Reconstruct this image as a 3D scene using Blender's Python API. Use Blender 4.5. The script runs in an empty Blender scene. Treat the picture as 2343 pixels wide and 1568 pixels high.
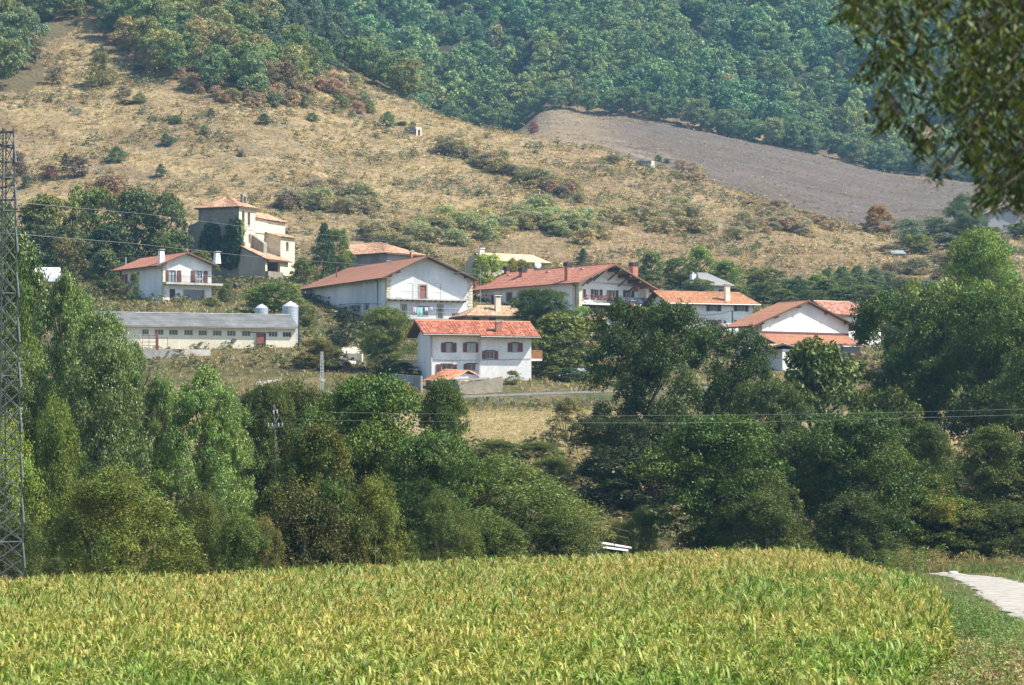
import bpy, math, random
import numpy as np
from mathutils import Vector
R=math.radians
sc=bpy.context.scene
# ---------------------------------------------------------------- camera
K=0.31467/2342; PHI=R(2.28); CZ=7.0
cam=bpy.data.cameras.new('camera'); co=bpy.data.objects.new('camera',cam); sc.collection.objects.link(co)
cam.sensor_width=23.6; cam.lens=75; cam.clip_start=0.5; cam.clip_end=6000
co.location=(0,0,CZ); co.rotation_euler=(R(90)+PHI,0,0)
cam.dof.use_dof=True; cam.dof.focus_distance=330; cam.dof.aperture_fstop=3.6
sc.camera=co
# ---------------------------------------------------------------- sky and sun
SUN_EL=R(50); SUN_AZ=R(82)      # azimuth measured from "towards the camera" to the right
sv=Vector((math.cos(SUN_EL)*math.sin(SUN_AZ),-math.cos(SUN_EL)*math.cos(SUN_AZ),math.sin(SUN_EL)))
w=bpy.data.worlds.new('World'); sc.world=w; w.use_nodes=True
nt=w.node_tree; sky=nt.nodes.new('ShaderNodeTexSky'); sky.sky_type='NISHITA'; sky.sun_disc=False
sky.sun_elevation=SUN_EL; sky.sun_rotation=math.atan2(sv.x,sv.y)
bg=nt.nodes['Background']; bg.inputs[1].default_value=0.12; nt.links.new(sky.outputs[0],bg.inputs[0])
sl=bpy.data.lights.new('sun','SUN'); sl.energy=5.0; sl.angle=R(0.53); sl.color=(1,.925,.81)
so=bpy.data.objects.new('sun',sl); sc.collection.objects.link(so); so.rotation_euler=sv.to_track_quat('Z','Y').to_euler()
so.location=(60,40,120)
sc.view_settings.view_transform='Standard'; sc.view_settings.look='None'; sc.view_settings.exposure=1.02; sc.view_settings.gamma=1
sc.cycles.max_bounces=6; sc.cycles.diffuse_bounces=3; sc.cycles.glossy_bounces=2; sc.cycles.transmission_bounces=4
sc.cycles.transparent_max_bounces=8; sc.cycles.volume_bounces=0
sc.cycles.use_denoising=True
# ---------------------------------------------------------------- helpers
cp,sp=math.cos(PHI),math.sin(PHI)
def W(px,py,D):
    u=(px-1171)*K; v=(784-py)*K; s=D/(cp-v*sp)
    return Vector((u*s,D,CZ+(sp+v*cp)*s))
def ZZ(py,D): return W(1171,py,D).z
def PXY(x,y,z):
    z=z-CZ; f=y*cp+z*sp; up=z*cp-y*sp
    return 1171+x/f/K, 784-up/f/K
def Zc(ox,oy,s): return lambda x,y:((ox+x*s)/1.6533,(oy+y*s)/1.6533)
R1=Zc(0,700,.41332); R2=Zc(968,700,.41332); R3=Zc(1740,850,.3252); R4=Zc(2400,850,.4268)
R5=Zc(1400,1150,.38413); R6=Zc(600,600,.3189); R7=Zc(800,1200,.3841); R8=Zc(3300,700,.3507)
def link(o,parent=None):
    sc.collection.objects.link(o)
    if parent: o.parent=parent
    return o
def tag(o,label=None,cat=None,group=None,kind=None):
    if label:o['label']=label
    if cat:o['category']=cat
    if group:o['group']=group
    if kind:o['kind']=kind
    return o
def empty(name,loc,rz=0):
    o=bpy.data.objects.new(name,None); o.location=loc; o.rotation_euler=(0,0,rz); o.empty_display_size=.5
    return link(o)
def npmesh(name,V,F,col=None,colname='lc',mat=None,smooth=False,pt=False):
    """V (n,3), F (m,k) ints; col per face (m,3) or per point"""
    V=np.asarray(V,np.float32); F=np.asarray(F,np.int32); m=bpy.data.meshes.new(name)
    k=F.shape[1]
    m.vertices.add(len(V)); m.vertices.foreach_set('co',V.ravel())
    m.loops.add(F.size); m.loops.foreach_set('vertex_index',F.ravel())
    m.polygons.add(len(F)); m.polygons.foreach_set('loop_start',np.arange(0,F.size,k,dtype=np.int32))
    if smooth: m.polygons.foreach_set('use_smooth',np.ones(len(F),bool))
    m.update(calc_edges=True)
    if col is not None:
        a=m.attributes.new(colname,'FLOAT_COLOR','POINT' if pt else 'FACE')
        c=np.ones((len(col),4),np.float32); c[:,:3]=col; a.data.foreach_set('color',c.ravel())
    if mat: m.materials.append(mat)
    return m
def place(mesh,name,loc=(0,0,0),parent=None,scale=None,rz=0,color=None):
    o=bpy.data.objects.new(name,mesh); o.location=loc
    if scale:o.scale=scale
    if rz:o.rotation_euler=(0,0,rz)
    if color:o.color=(*color,1)
    return link(o,parent)
class MB:
    def __init__(s): s.v=[];s.f=[];s.uv=None
    def face(s,*p):
        n=len(s.v); s.v+= [tuple(q) for q in p]; s.f.append(tuple(range(n,n+len(p))))
    def box(s,x0,x1,y0,y1,z0,z1):
        n=len(s.v); s.v+=[(x0,y0,z0),(x1,y0,z0),(x1,y1,z0),(x0,y1,z0),(x0,y0,z1),(x1,y0,z1),(x1,y1,z1),(x0,y1,z1)]
        s.f+=[tuple(n+i for i in q) for q in ((0,3,2,1),(4,5,6,7),(0,1,5,4),(1,2,6,5),(2,3,7,6),(3,0,4,7))]
        return s
    def hexa(s,b,t):
        n=len(s.v); s.v+=[tuple(q) for q in b]+[tuple(q) for q in t]; k=len(b)
        s.f.append(tuple(n+i for i in reversed(range(k)))); s.f.append(tuple(n+k+i for i in range(k)))
        for i in range(k): j=(i+1)%k; s.f.append((n+i,n+j,n+k+j,n+k+i))
        return s
    def bar(s,a,b,w,h=None):
        a=Vector(a);b=Vector(b);h=h or w;d=(b-a).normalized()
        x=d.cross(Vector((0,0,1)));
        if x.length<1e-3:x=Vector((1,0,0))
        x.normalize(); y=d.cross(x); x*=w/2;y*=h/2
        return s.hexa([a-x-y,a+x-y,a+x+y,a-x+y],[b-x-y,b+x-y,b+x+y,b-x+y])
    def tube(s,pts,rads,n=6,cap=True):
        rings=[]
        for i,p in enumerate(pts):
            p=Vector(p); d=(Vector(pts[min(i+1,len(pts)-1)])-Vector(pts[max(i-1,0)])).normalized()
            x=d.cross(Vector((0,0,1)))
            if x.length<.05:x=d.cross(Vector((0,1,0)))
            x.normalize();y=d.cross(x); r=rads[i] if hasattr(rads,'__len__') else rads
            b=len(s.v); s.v+=[tuple(p+x*r*math.cos(2*math.pi*k/n)+y*r*math.sin(2*math.pi*k/n)) for k in range(n)]; rings.append(b)
        for a,b in zip(rings,rings[1:]):
            for k in range(n): s.f.append((a+k,a+(k+1)%n,b+(k+1)%n,b+k))
        if cap: s.f.append(tuple(rings[0]+k for k in range(n))); s.f.append(tuple(rings[-1]+k for k in reversed(range(n))))
        return s
    def lathe(s,c,prof,n=16):
        rings=[]
        for r,z in prof:
            rings.append(len(s.v)); s.v+=[(c[0]+r*math.cos(2*math.pi*k/n),c[1]+r*math.sin(2*math.pi*k/n),c[2]+z) for k in range(n)]
        for a,b in zip(rings,rings[1:]):
            for k in range(n): s.f.append((a+k,a+(k+1)%n,b+(k+1)%n,b+k))
        return s
    def build(s,name,mat,parent=None,smooth=False):
        m=bpy.data.meshes.new(name); m.from_pydata(s.v,[],s.f); m.materials.append(mat)
        if smooth: m.polygons.foreach_set('use_smooth',[True]*len(m.polygons))
        return link(bpy.data.objects.new(name,m),parent)
# ---------------------------------------------------------------- materials
def newmat(n):
    m=bpy.data.materials.new(n); m.use_nodes=True; m.node_tree.nodes.clear(); return m,m.node_tree.nodes,m.node_tree.links
def nd(N,t,**k):
    n=N.new('ShaderNode'+t)
    for a,b in k.items(): setattr(n,a,b)
    return n
def plaster(name,c1,c2,scale=.35,rough=.9,bump=.02,c3=None,fine=6.0,streak=True):
    m,N,L=newmat(name); o=nd(N,'OutputMaterial'); b=nd(N,'BsdfPrincipled'); L.new(b.outputs[0],o.inputs[0])
    g=nd(N,'NewGeometry'); mp=nd(N,'Mapping'); mp.inputs[3].default_value=(1,1,.35 if streak else 1); L.new(g.outputs['Position'],mp.inputs[0])
    n1=nd(N,'TexNoise'); n1.inputs['Scale'].default_value=scale; n1.inputs['Detail'].default_value=8; n1.inputs['Roughness'].default_value=.65; L.new(mp.outputs[0],n1.inputs[0])
    r=nd(N,'ValToRGB'); r.color_ramp.elements[0].position=.38; r.color_ramp.elements[1].position=.62
    r.color_ramp.elements[0].color=(*c2,1); r.color_ramp.elements[1].color=(*c1,1); L.new(n1.outputs[0],r.inputs[0])
    n2=nd(N,'TexNoise'); n2.inputs['Scale'].default_value=fine; n2.inputs['Detail'].default_value=4; L.new(g.outputs['Position'],n2.inputs[0])
    mx=nd(N,'MixRGB',blend_type='MULTIPLY'); mx.inputs[0].default_value=.35; L.new(r.outputs[0],mx.inputs[1])
    r2=nd(N,'ValToRGB'); r2.color_ramp.elements[0].position=.3; r2.color_ramp.elements[0].color=(.55,.53,.5,1); r2.color_ramp.elements[1].position=.6; L.new(n2.outputs[0],r2.inputs[0]); L.new(r2.outputs[0],mx.inputs[2])
    L.new(mx.outputs[0],b.inputs['Base Color']); b.inputs['Roughness'].default_value=rough
    if bump:
        bp=nd(N,'Bump'); bp.inputs['Strength'].default_value=.5; bp.inputs['Distance'].default_value=bump; L.new(n2.outputs[0],bp.inputs['Height']); L.new(bp.outputs[0],b.inputs['Normal'])
    return m
def simple(name,c,rough=.7,metal=0,var=.3,scale=3):
    m,N,L=newmat(name); o=nd(N,'OutputMaterial'); b=nd(N,'BsdfPrincipled'); L.new(b.outputs[0],o.inputs[0])
    g=nd(N,'NewGeometry'); n1=nd(N,'TexNoise'); n1.inputs['Scale'].default_value=scale; n1.inputs['Detail'].default_value=5; L.new(g.outputs['Position'],n1.inputs[0])
    r=nd(N,'ValToRGB'); r.color_ramp.elements[0].position=.3; r.color_ramp.elements[1].position=.7
    r.color_ramp.elements[0].color=(*[q*(1-var) for q in c],1); r.color_ramp.elements[1].color=(*[min(1,q*(1+var*.5)) for q in c],1); L.new(n1.outputs[0],r.inputs[0])
    L.new(r.outputs[0],b.inputs['Base Color']); b.inputs['Roughness'].default_value=rough; b.inputs['Metallic'].default_value=metal
    return m
def stone(name,c1,c2,mortar,sc_=1.0,bw=.55,rh=.28):
    m,N,L=newmat(name); o=nd(N,'OutputMaterial'); b=nd(N,'BsdfPrincipled'); L.new(b.outputs[0],o.inputs[0]); b.inputs['Roughness'].default_value=.95
    tc=nd(N,'TexCoord'); sep=nd(N,'SeparateXYZ'); L.new(tc.outputs['Object'],sep.inputs[0])
    ad=nd(N,'Math',operation='ADD'); L.new(sep.outputs[0],ad.inputs[0]); L.new(sep.outputs[1],ad.inputs[1])
    cb=nd(N,'CombineXYZ'); L.new(ad.outputs[0],cb.inputs[0]); L.new(sep.outputs[2],cb.inputs[1])
    nz=nd(N,'TexNoise'); nz.inputs['Scale'].default_value=1.7; L.new(tc.outputs['Object'],nz.inputs[0])
    mxv=nd(N,'MixRGB'); mxv.inputs[0].default_value=.06; L.new(cb.outputs[0],mxv.inputs[1]); L.new(nz.outputs[1],mxv.inputs[2])
    br=nd(N,'TexBrick'); br.inputs['Scale'].default_value=sc_; br.inputs['Brick Width'].default_value=bw; br.inputs['Row Height'].default_value=rh
    br.inputs['Mortar Size'].default_value=.018; br.inputs['Color1'].default_value=(*c1,1); br.inputs['Color2'].default_value=(*c2,1); br.inputs['Mortar'].default_value=(*mortar,1)
    L.new(mxv.outputs[0],br.inputs[0])
    n1=nd(N,'TexNoise'); n1.inputs['Scale'].default_value=.8; n1.inputs['Detail'].default_value=7; L.new(tc.outputs['Object'],n1.inputs[0])
    r=nd(N,'ValToRGB'); r.color_ramp.elements[0].position=.35; r.color_ramp.elements[0].color=(.74,.71,.66,1); r.color_ramp.elements[1].position=.62; r.color_ramp.elements[1].color=(1.0,1.0,1.0,1); L.new(n1.outputs[0],r.inputs[0])
    mx=nd(N,'MixRGB',blend_type='MULTIPLY'); mx.inputs[0].default_value=.8; L.new(br.outputs[0],mx.inputs[1]); L.new(r.outputs[0],mx.inputs[2])
    L.new(mx.outputs[0],b.inputs['Base Color'])
    bp=nd(N,'Bump'); bp.inputs['Distance'].default_value=.03; L.new(br.outputs[1],bp.inputs['Height']); bp.invert=True; L.new(bp.outputs[0],b.inputs['Normal'])
    return m
def tile(name,cols,grime=(.10,.07,.05),gamt=.5,pos=None,cell=(.25,.4)):
    m,N,L=newmat(name); o=nd(N,'OutputMaterial'); b=nd(N,'BsdfPrincipled'); L.new(b.outputs[0],o.inputs[0]); b.inputs['Roughness'].default_value=.85
    uv=nd(N,'UVMap'); dv=nd(N,'VectorMath',operation='DIVIDE'); dv.inputs[1].default_value=(cell[0],cell[1],1); L.new(uv.outputs[0],dv.inputs[0])
    fl=nd(N,'VectorMath',operation='FLOOR'); L.new(dv.outputs[0],fl.inputs[0]); wn=nd(N,'TexWhiteNoise',noise_dimensions='3D'); L.new(fl.outputs[0],wn.inputs[0])
    r=nd(N,'ValToRGB'); cr=r.color_ramp; cr.interpolation='CONSTANT'; n=len(cols)
    cr.elements[0].color=(*cols[0],1); cr.elements[1].position=1/n; cr.elements[1].color=(*cols[1],1)
    for i in range(2,n): e=cr.elements.new(i/n if not pos else pos[i]); e.color=(*cols[i],1)
    L.new(wn.outputs[0],r.inputs[0])
    n1=nd(N,'TexNoise'); n1.inputs['Scale'].default_value=.55; n1.inputs['Detail'].default_value=9; n1.inputs['Roughness'].default_value=.7; L.new(uv.outputs[0],n1.inputs[0])
    r2=nd(N,'ValToRGB'); r2.color_ramp.elements[0].position=.45; r2.color_ramp.elements[1].position=.68; r2.color_ramp.elements[0].color=(0,0,0,1); r2.color_ramp.elements[1].color=(gamt,gamt,gamt,1); L.new(n1.outputs[0],r2.inputs[0])
    mx=nd(N,'MixRGB'); L.new(r2.outputs[0],mx.inputs[0]); L.new(r.outputs[0],mx.inputs[1]); mx.inputs[2].default_value=(*grime,1); L.new(mx.outputs[0],b.inputs['Base Color'])
    return m
def leafmat(name,gloss=.05,trans=.3):
    m,N,L=newmat(name); o=nd(N,'OutputMaterial'); oi=nd(N,'ObjectInfo'); at=nd(N,'Attribute'); at.attribute_name='lc'
    mx=nd(N,'MixRGB',blend_type='MULTIPLY'); mx.inputs[0].default_value=1; L.new(oi.outputs['Color'],mx.inputs[1]); L.new(at.outputs['Color'],mx.inputs[2])
    d=nd(N,'BsdfDiffuse'); L.new(mx.outputs[0],d.inputs[0])
    t=nd(N,'BsdfTranslucent'); gm=nd(N,'MixRGB',blend_type='MULTIPLY'); gm.inputs[0].default_value=1; gm.inputs[2].default_value=(1.15,1.1,.5,1); L.new(mx.outputs[0],gm.inputs[1]); L.new(gm.outputs[0],t.inputs[0])
    m1=nd(N,'MixShader'); m1.inputs[0].default_value=trans; L.new(d.outputs[0],m1.inputs[1]); L.new(t.outputs[0],m1.inputs[2])
    g=nd(N,'BsdfGlossy'); g.inputs['Roughness'].default_value=.5; g.inputs[0].default_value=(.9,.95,.9,1)
    m2=nd(N,'MixShader'); m2.inputs[0].default_value=gloss; L.new(m1.outputs[0],m2.inputs[1]); L.new(g.outputs[0],m2.inputs[2]); L.new(m2.outputs[0],o.inputs[0])
    return m
LEAF=leafmat('leaf',.02,.22); LEAFG=leafmat('leaf_shiny',.055,.22); DRY=leafmat('dry_plant',.03,.35)
BARK=simple('bark',(.11,.085,.06),.95,0,.5,6)
# ---------------------------------------------------------------- terrain
PXT=np.arange(-1200,3601,30.); DT=np.arange(-60,2401,4.)
def IP(px,l): a=np.array(l,float); return float(np.interp(px,a[:,0],a[:,1]))
ROWS=[(370,[(0,930),(2342,930)]),(388,[(0,882),(2342,884)]),
 (418,[(0,802),(690,800),(800,812),(950,822),(1200,832),(1500,835),(2342,840)]),
 (445,[(0,752),(500,750),(680,765),(800,775),(1000,785),(1300,790),(1700,800),(2342,810)]),
 (470,[(0,705),(450,702),(560,712),(700,742),(900,755),(1300,755),(1700,775),(2000,780),(2342,770)]),
 (490,[(0,688),(250,688),(480,693),(545,688),(640,688),(700,700),(900,715),(1300,725),(1700,745),(2000,750),(2342,740)]),
 (512,[(0,668),(450,668),(545,655),(690,655),(760,668),(900,680),(1300,690),(1700,715),(2000,720),(2342,710)]),
 (540,[(0,640),(450,640),(690,640),(760,645),(900,640),(1200,645),(1650,685),(2000,690),(2342,690)]),
 (585,[(0,612),(600,602),(1000,602),(1300,620),(1600,636),(1900,642),(2100,650),(2400,650)])]
DC=[(-600,1050),(0,960),(640,860),(780,800),(1000,750),(1250,730),(1500,720),(1700,700),(1900,680),(2050,670),(2400,680)]
PYC=[(-900,-600),(-300,-450),(0,-320),(400,-200),(640,-60),(700,30),(780,125),(850,178),(940,228),(1000,257),(1100,290),(1250,322),(1400,352),(1500,380),(1700,442),(1900,503),(2000,530),(2050,545),(2200,540),(2400,535)]
P1150=[(-300,240),(900,300),(1000,306),(1100,322),(1165,322),(1205,292),(1238,252),(1280,254),(1350,264),(1500,280),(1620,302),(1750,327),(1900,365),(2030,395),(2150,411),(2250,423),(2400,443),(2900,480)]
NEAR=[(-60,5.6),(0,5.3),(15,4.5),(30,2.2),(48,.4),(60,0),(218,0),(230,.3),(244,1.5),(262,4),(290,7),(322,10)]
TT=np.zeros((len(PXT),len(DT)))
for i,px in enumerate(PXT):
    k=[(d,z) for d,z in NEAR]
    for D,l in ROWS: k.append((D,ZZ(IP(px,l),D)))
    dc=IP(px,DC); pc=IP(px,PYC); dip=IP(px,[(1850,20),(2060,-6)])
    k+=[(dc,ZZ(pc,dc)),(dc+55,ZZ(pc+dip,dc+55)),(1150,ZZ(IP(px,P1150),1150)),(1350,ZZ(IP(px,[(900,-330),(1350,-180),(2342,-130)]),1350)),(1600,ZZ(IP(px,[(0,-300),(2342,-200)]),1600)),(2400,ZZ(-100,2400))]
    k=np.array(k); TT[i]=np.interp(DT,k[:,0],k[:,1])
for _ in range(2):
    a=np.pad(TT,((1,1),(1,1)),'edge'); TT=.5*TT+.125*(a[:-2,1:-1]+a[2:,1:-1]+a[1:-1,:-2]+a[1:-1,2:])
def hn(x,y):
    a=np.clip((y-590)/80,0,1); b=np.clip((y-1160)/60,0,1)
    n=.35*np.sin(x*.13+y*.05)+.3*np.sin(x*.05-y*.11+1)+.22*np.sin(x*.31+2)*np.sin(y*.27)+.12*np.sin(x*.8+y*.3)*np.sin(y*.7-x*.2)
    m=4*np.sin(x*.052+y*.021+.6)+2.5*np.sin(x*.11-y*.05+2)+1.5*np.sin(x*.2+y*.12)
    return n*a*(1-b)*1.2+m*b
def H(x,y):
    x=np.asarray(x,float);y=np.asarray(y,float)
    px=np.clip(1171+x/(K*np.maximum(y,40)),PXT[0],PXT[-1]-1); d=np.clip(y,DT[0],DT[-1]-1)
    fi=(px-PXT[0])/30.;fj=(d-DT[0])/4.;i=fi.astype(int);j=fj.astype(int);u=fi-i;v=fj-j
    return (TT[i,j]*(1-u)*(1-v)+TT[i+1,j]*u*(1-v)+TT[i,j+1]*(1-u)*v+TT[i+1,j+1]*u*v)+hn(x,y)
def hz(x,y): return float(H(np.array([x]),np.array([y]))[0])
_dl=np.concatenate([np.arange(60,600,1.),np.arange(600,1600,2.)])
def G(px,py,lo=60,hi=1600):
    """first ground point seen at photo position, beyond lo"""
    d=_dl[(_dl>=lo)&(_dl<=hi)]; u=(px-1171)*K; v=(784-py)*K; s=d/(cp-v*sp)
    x=u*s; z=CZ+(sp+v*cp)*s; h=H(x,d); idx=np.nonzero(h>=z)[0]
    k=idx[0] if len(idx) else len(d)-1
    return Vector((x[k],d[k],h[k]))
def inpoly(px,py,poly):
    px=np.asarray(px);py=np.asarray(py);ins=np.zeros(px.shape,bool);n=len(poly)
    for i in range(n):
        x0,y0=poly[i];x1,y1=poly[(i+1)%n]
        if y0==y1: continue
        c=((y0>py)!=(y1>py))&(px<(x1-x0)*(py-y0)/(y1-y0)+x0); ins^=c
    return ins
# value noise for colours
_rs=np.random.RandomState(7); _g=_rs.rand(256,256)
def vn(x,y,s,ox=0):
    x=x/s+ox*17.3+500;y=y/s+ox*9.1+500;i=np.floor(x).astype(int);j=np.floor(y).astype(int);u=x-i;v=y-j;u=u*u*(3-2*u);v=v*v*(3-2*v)
    g=lambda a,b:_g[a%256,b%256]
    return g(i,j)*(1-u)*(1-v)+g(i+1,j)*u*(1-v)+g(i,j+1)*(1-u)*v+g(i+1,j+1)*u*v
def fbm(x,y,s,ox=0): return (vn(x,y,s,ox)*.5+vn(x,y,s/2.1,ox+1)*.28+vn(x,y,s/4.3,ox+2)*.22)
FIELD_EDGE=[(8.2,60),(8.6,72),(10.8,88),(13,100),(15.6,118),(17.6,135),(18.7,150),(19.0,162)]
def edgeR(y): return np.interp(y,[p[1] for p in FIELD_EDGE],[p[0] for p in FIELD_EDGE])
FARP=[(-400,150),(0,152),(200,156),(420,158),(620,163),(720,170),(900,178),(1100,184),(1371,190),(1500,199),(1600,206),(1800,208),(1900,200),(1990,178),(2085,158),(2300,150)]
def farD(px): return np.interp(px,[p[0] for p in FARP],[p[1] for p in FARP])
PATH=[(2118,1314.5),(2165,1321),(2190,1331),(2225,1352),(2262,1383),(2342,1427),(2420,1470),(2620,1540),(2760,1500),(2600,1400),(2470,1360),(2342,1335.5),(2280,1322),(2200,1314),(2150,1311)]
def build_ground():
    ys=np.concatenate([np.arange(-60,60,6),np.arange(60,210,2.5),np.arange(210,600,1.6),np.arange(600,760,1.3),np.arange(760,1180,2.6),np.arange(1180,1620,10),np.arange(1620,2401,60)])
    c=np.linspace(-1,1,620); c=np.sign(c)*np.abs(c)**1.25
    X=c[None,:]*(70+.24*np.maximum(ys,0))[:,None]; Y=np.repeat(ys[:,None],len(c),1); Z=H(X,Y)
    px,py=PXY(X,np.maximum(Y,30),Z)
    C=np.zeros(X.shape+(3,))
    def setc(mask,c,a=1.0):
        m=(mask*a)[...,None] if np.ndim(mask) else mask*a
        C[:]=C*(1-m)+np.array(c)*m
    sm=lambda v,a,b:np.clip((v-a)/(b-a),0,1)
    n1=fbm(X,Y,30,0);n2=fbm(X,Y,9,3);n3=fbm(X,Y,3.2,5)
    C[:]=(.13,.12,.055)
    setc((Y<225).astype(float),(.15,.115,.06))
    setc(((Y<225)&(X>edgeR(Y)+.6)).astype(float),(.085,.11,.035))
    setc(((Y<225)&(X>edgeR(Y)+.6)).astype(float)*sm(n2,.45,.65),(.2,.16,.08))
    setc(((Y>=215)&(Y<330)).astype(float),(.12,.11,.045)); setc(((Y>=240)&(Y<330)).astype(float)*sm(n3,.4,.7)*np.where((px>1330)&(px<1520),1,.25),(.23,.17,.10))
    # meadow
    md=sm(Y,300,312)*(1-sm(Y,362,370)); setc(md,(.40,.32,.17)); setc(md*sm(n3,.5,.75),(.30,.26,.12)); setc(md*sm(n2,.55,.7),(.47,.38,.21))
    vl=sm(Y,362,370)*(1-sm(Y,588,600)); setc(vl,(.17,.15,.075)); setc(vl*sm(n2,.5,.7),(.27,.215,.115)); setc(vl*sm(n3,.45,.7),(.11,.125,.05))
    hl=sm(Y,585,600)
    setc(hl,(.36,.275,.145)); setc(hl*sm(n2,.48,.66),(.46,.36,.19)); setc(hl*sm(fbm(X,Y,14,9),.5,.68),(.27,.20,.115)); setc(hl*sm(fbm(X,Y,5,12),.56,.72)*.7,(.22,.20,.13)); 
    setc(hl*sm(fbm(X*.22,Y,3.5,90),.56,.74)*.4,(.48,.39,.25)); setc(hl*sm(fbm(X*.18,Y,2.6,95),.58,.72)*.4,(.23,.195,.12))
    rt=sm(px,1100,1500)*hl; setc(rt*.6,(.30,.215,.135)); setc(rt*sm(n2,.55,.7)*.7,(.42,.33,.2))
    low=hl*sm(py,540,600)*sm(px,900,1100); setc(low*.6,(.245,.17,.105))
    # bare grey field
    cr=np.interp(px,[p[0] for p in DC],[p[1] for p in DC])
    pf=px+(n1-.5)*160+(n2-.5)*60; gf=sm(Y+(n2-.5)*40,cr+15,cr+50)*(1-sm(Y+(n2-.5)*50+(n3-.5)*20,1135,1160))*sm(pf,1290,1460)
    setc(gf,(.158,.130,.098)); setc(gf*sm(fbm(X*.5,Y,16,20),.45,.7)*.7,(.185,.16,.142)); setc(gf*sm(fbm(X*.25,Y,5,24),.5,.7)*.6,(.12,.105,.10)); setc(gf*sm(n3,.55,.8)*.5,(.23,.20,.17))
    tan=inpoly(px,py,[(1245,316),(1330,338),(1400,352),(1380,345),(1300,318)])|inpoly(px,py,[(1230,235),(1262,250),(1255,275),(1215,285),(1205,262)])
    setc(tan.astype(float)*hl*.6,(.40,.31,.20))
    setc(inpoly(px,py,[(1270,318),(1420,350),(1500,372),(1560,362),(1430,322),(1320,300)]).astype(float)*hl*sm(n2,.4,.6)*.6,(.33,.27,.19))
    setc(((Y>cr)&(Y<1150)&(px<1420)&(px>1150)).astype(float)*(1-sm(pf,1270,1400))*.7,(.25,.205,.15))
    ff=sm(Y,1150,1170); setc(ff,(.075,.075,.04))
    cl=inpoly(px,py,[(1990,292),(2060,295),(2190,305),(2260,322),(2250,352),(2150,330),(2060,318)]); setc(cl.astype(float)*ff,(.34,.30,.17))
    lf=(Y>600)&(Y<cr+60)&(inpoly(px,py,LFOR)|inpoly(px,py,LFOR0)); setc(lf.astype(float),(.17,.145,.08))
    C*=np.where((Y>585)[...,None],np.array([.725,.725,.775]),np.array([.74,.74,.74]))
    nr,nc=X.shape; V=np.stack([X,Y,Z],-1).reshape(-1,3); idx=np.arange(nr*nc).reshape(nr,nc)
    F=np.stack([idx[:-1,:-1],idx[:-1,1:],idx[1:,1:],idx[1:,:-1]],-1).reshape(-1,4)
    m,N,L=newmat('ground_earth_and_grass'); o=nd(N,'OutputMaterial'); b=nd(N,'BsdfPrincipled'); L.new(b.outputs[0],o.inputs[0]); b.inputs['Roughness'].default_value=1; b.inputs['Specular IOR Level'].default_value=.1
    at=nd(N,'Attribute'); at.attribute_name='gc'; g=nd(N,'NewGeometry')
    mp=nd(N,'Mapping'); mp.inputs[3].default_value=(1,.6,1); L.new(g.outputs['Position'],mp.inputs[0])
    a=nd(N,'TexNoise'); a.inputs['Scale'].default_value=1.1; a.inputs['Detail'].default_value=8; a.inputs['Roughness'].default_value=.75; L.new(mp.outputs[0],a.inputs[0])
    r=nd(N,'ValToRGB'); r.color_ramp.elements[0].position=.36; r.color_ramp.elements[1].position=.66; r.color_ramp.elements[0].color=(.50,.50,.46,1); r.color_ramp.elements[1].color=(1.3,1.27,1.2,1); L.new(a.outputs[0],r.inputs[0])
    mx=nd(N,'MixRGB',blend_type='MULTIPLY'); mx.inputs[0].default_value=1; L.new(at.outputs['Color'],mx.inputs[1]); L.new(r.outputs[0],mx.inputs[2]); L.new(mx.outputs[0],b.inputs['Base Color'])
    bp=nd(N,'Bump'); bp.inputs['Strength'].default_value=.8; bp.inputs['Distance'].default_value=.5; L.new(a.outputs[0],bp.inputs['Height']); L.new(bp.outputs[0],b.inputs['Normal'])
    me=npmesh('ground',V,F,C.reshape(-1,3),'gc',m,True,True)
    tag(place(me,'ground'),kind='structure')
LFOR=[(215,-900),(225,70),(330,150),(450,205),(560,238),(690,245),(700,200),(735,185),(780,150),(850,195),(940,235),(790,100),(640,-80),(500,-900)]
LFOR0=[(-400,-900),(-400,230),(0,205),(60,215),(105,180),(95,100),(180,70),(225,-900)]
build_ground()
def sheet(name,poly,mat,dz=.05,lo=60,step=None):
    """flat patch that follows the ground, outline given as ground points"""
    pts=[G(x,y,lo) for x,y in poly]; xs=[p.x for p in pts]; ys=[p.y for p in pts]; s=step or max((max(ys)-min(ys))/60,.4)
    gx=np.arange(min(xs),max(xs)+s,s*.6); gy=np.arange(min(ys),max(ys)+s,s); X,Y=np.meshgrid(gx,gy)
    jx=X+(fbm(X,Y,2.2,4)-.5)*1.2+(vn(X,Y,.35,8)-.5)*.5; ins=inpoly(jx,Y,[(p.x,p.y) for p in pts]); Z=H(X,Y)+dz
    nr,nc=X.shape; V=np.stack([X,Y,Z],-1).reshape(-1,3); idx=np.arange(nr*nc).reshape(nr,nc)
    F=np.stack([idx[:-1,:-1],idx[:-1,1:],idx[1:,1:],idx[1:,:-1]],-1)[ins[:-1,:-1]].reshape(-1,4)
    us=np.unique(F); rm=np.zeros(len(V),int); rm[us]=np.arange(len(us))
    o=place(npmesh(name,V[us],rm[F],mat=mat,smooth=True),name); tag(o,kind='structure'); return o
GRAVEL=plaster('pale_gravel',(.40,.375,.33),(.24,.22,.18),1.0,1,.08,fine=9,streak=False)
sheet('gravel_path',PATH,GRAVEL,.04,lo=100,step=.25)
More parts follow.
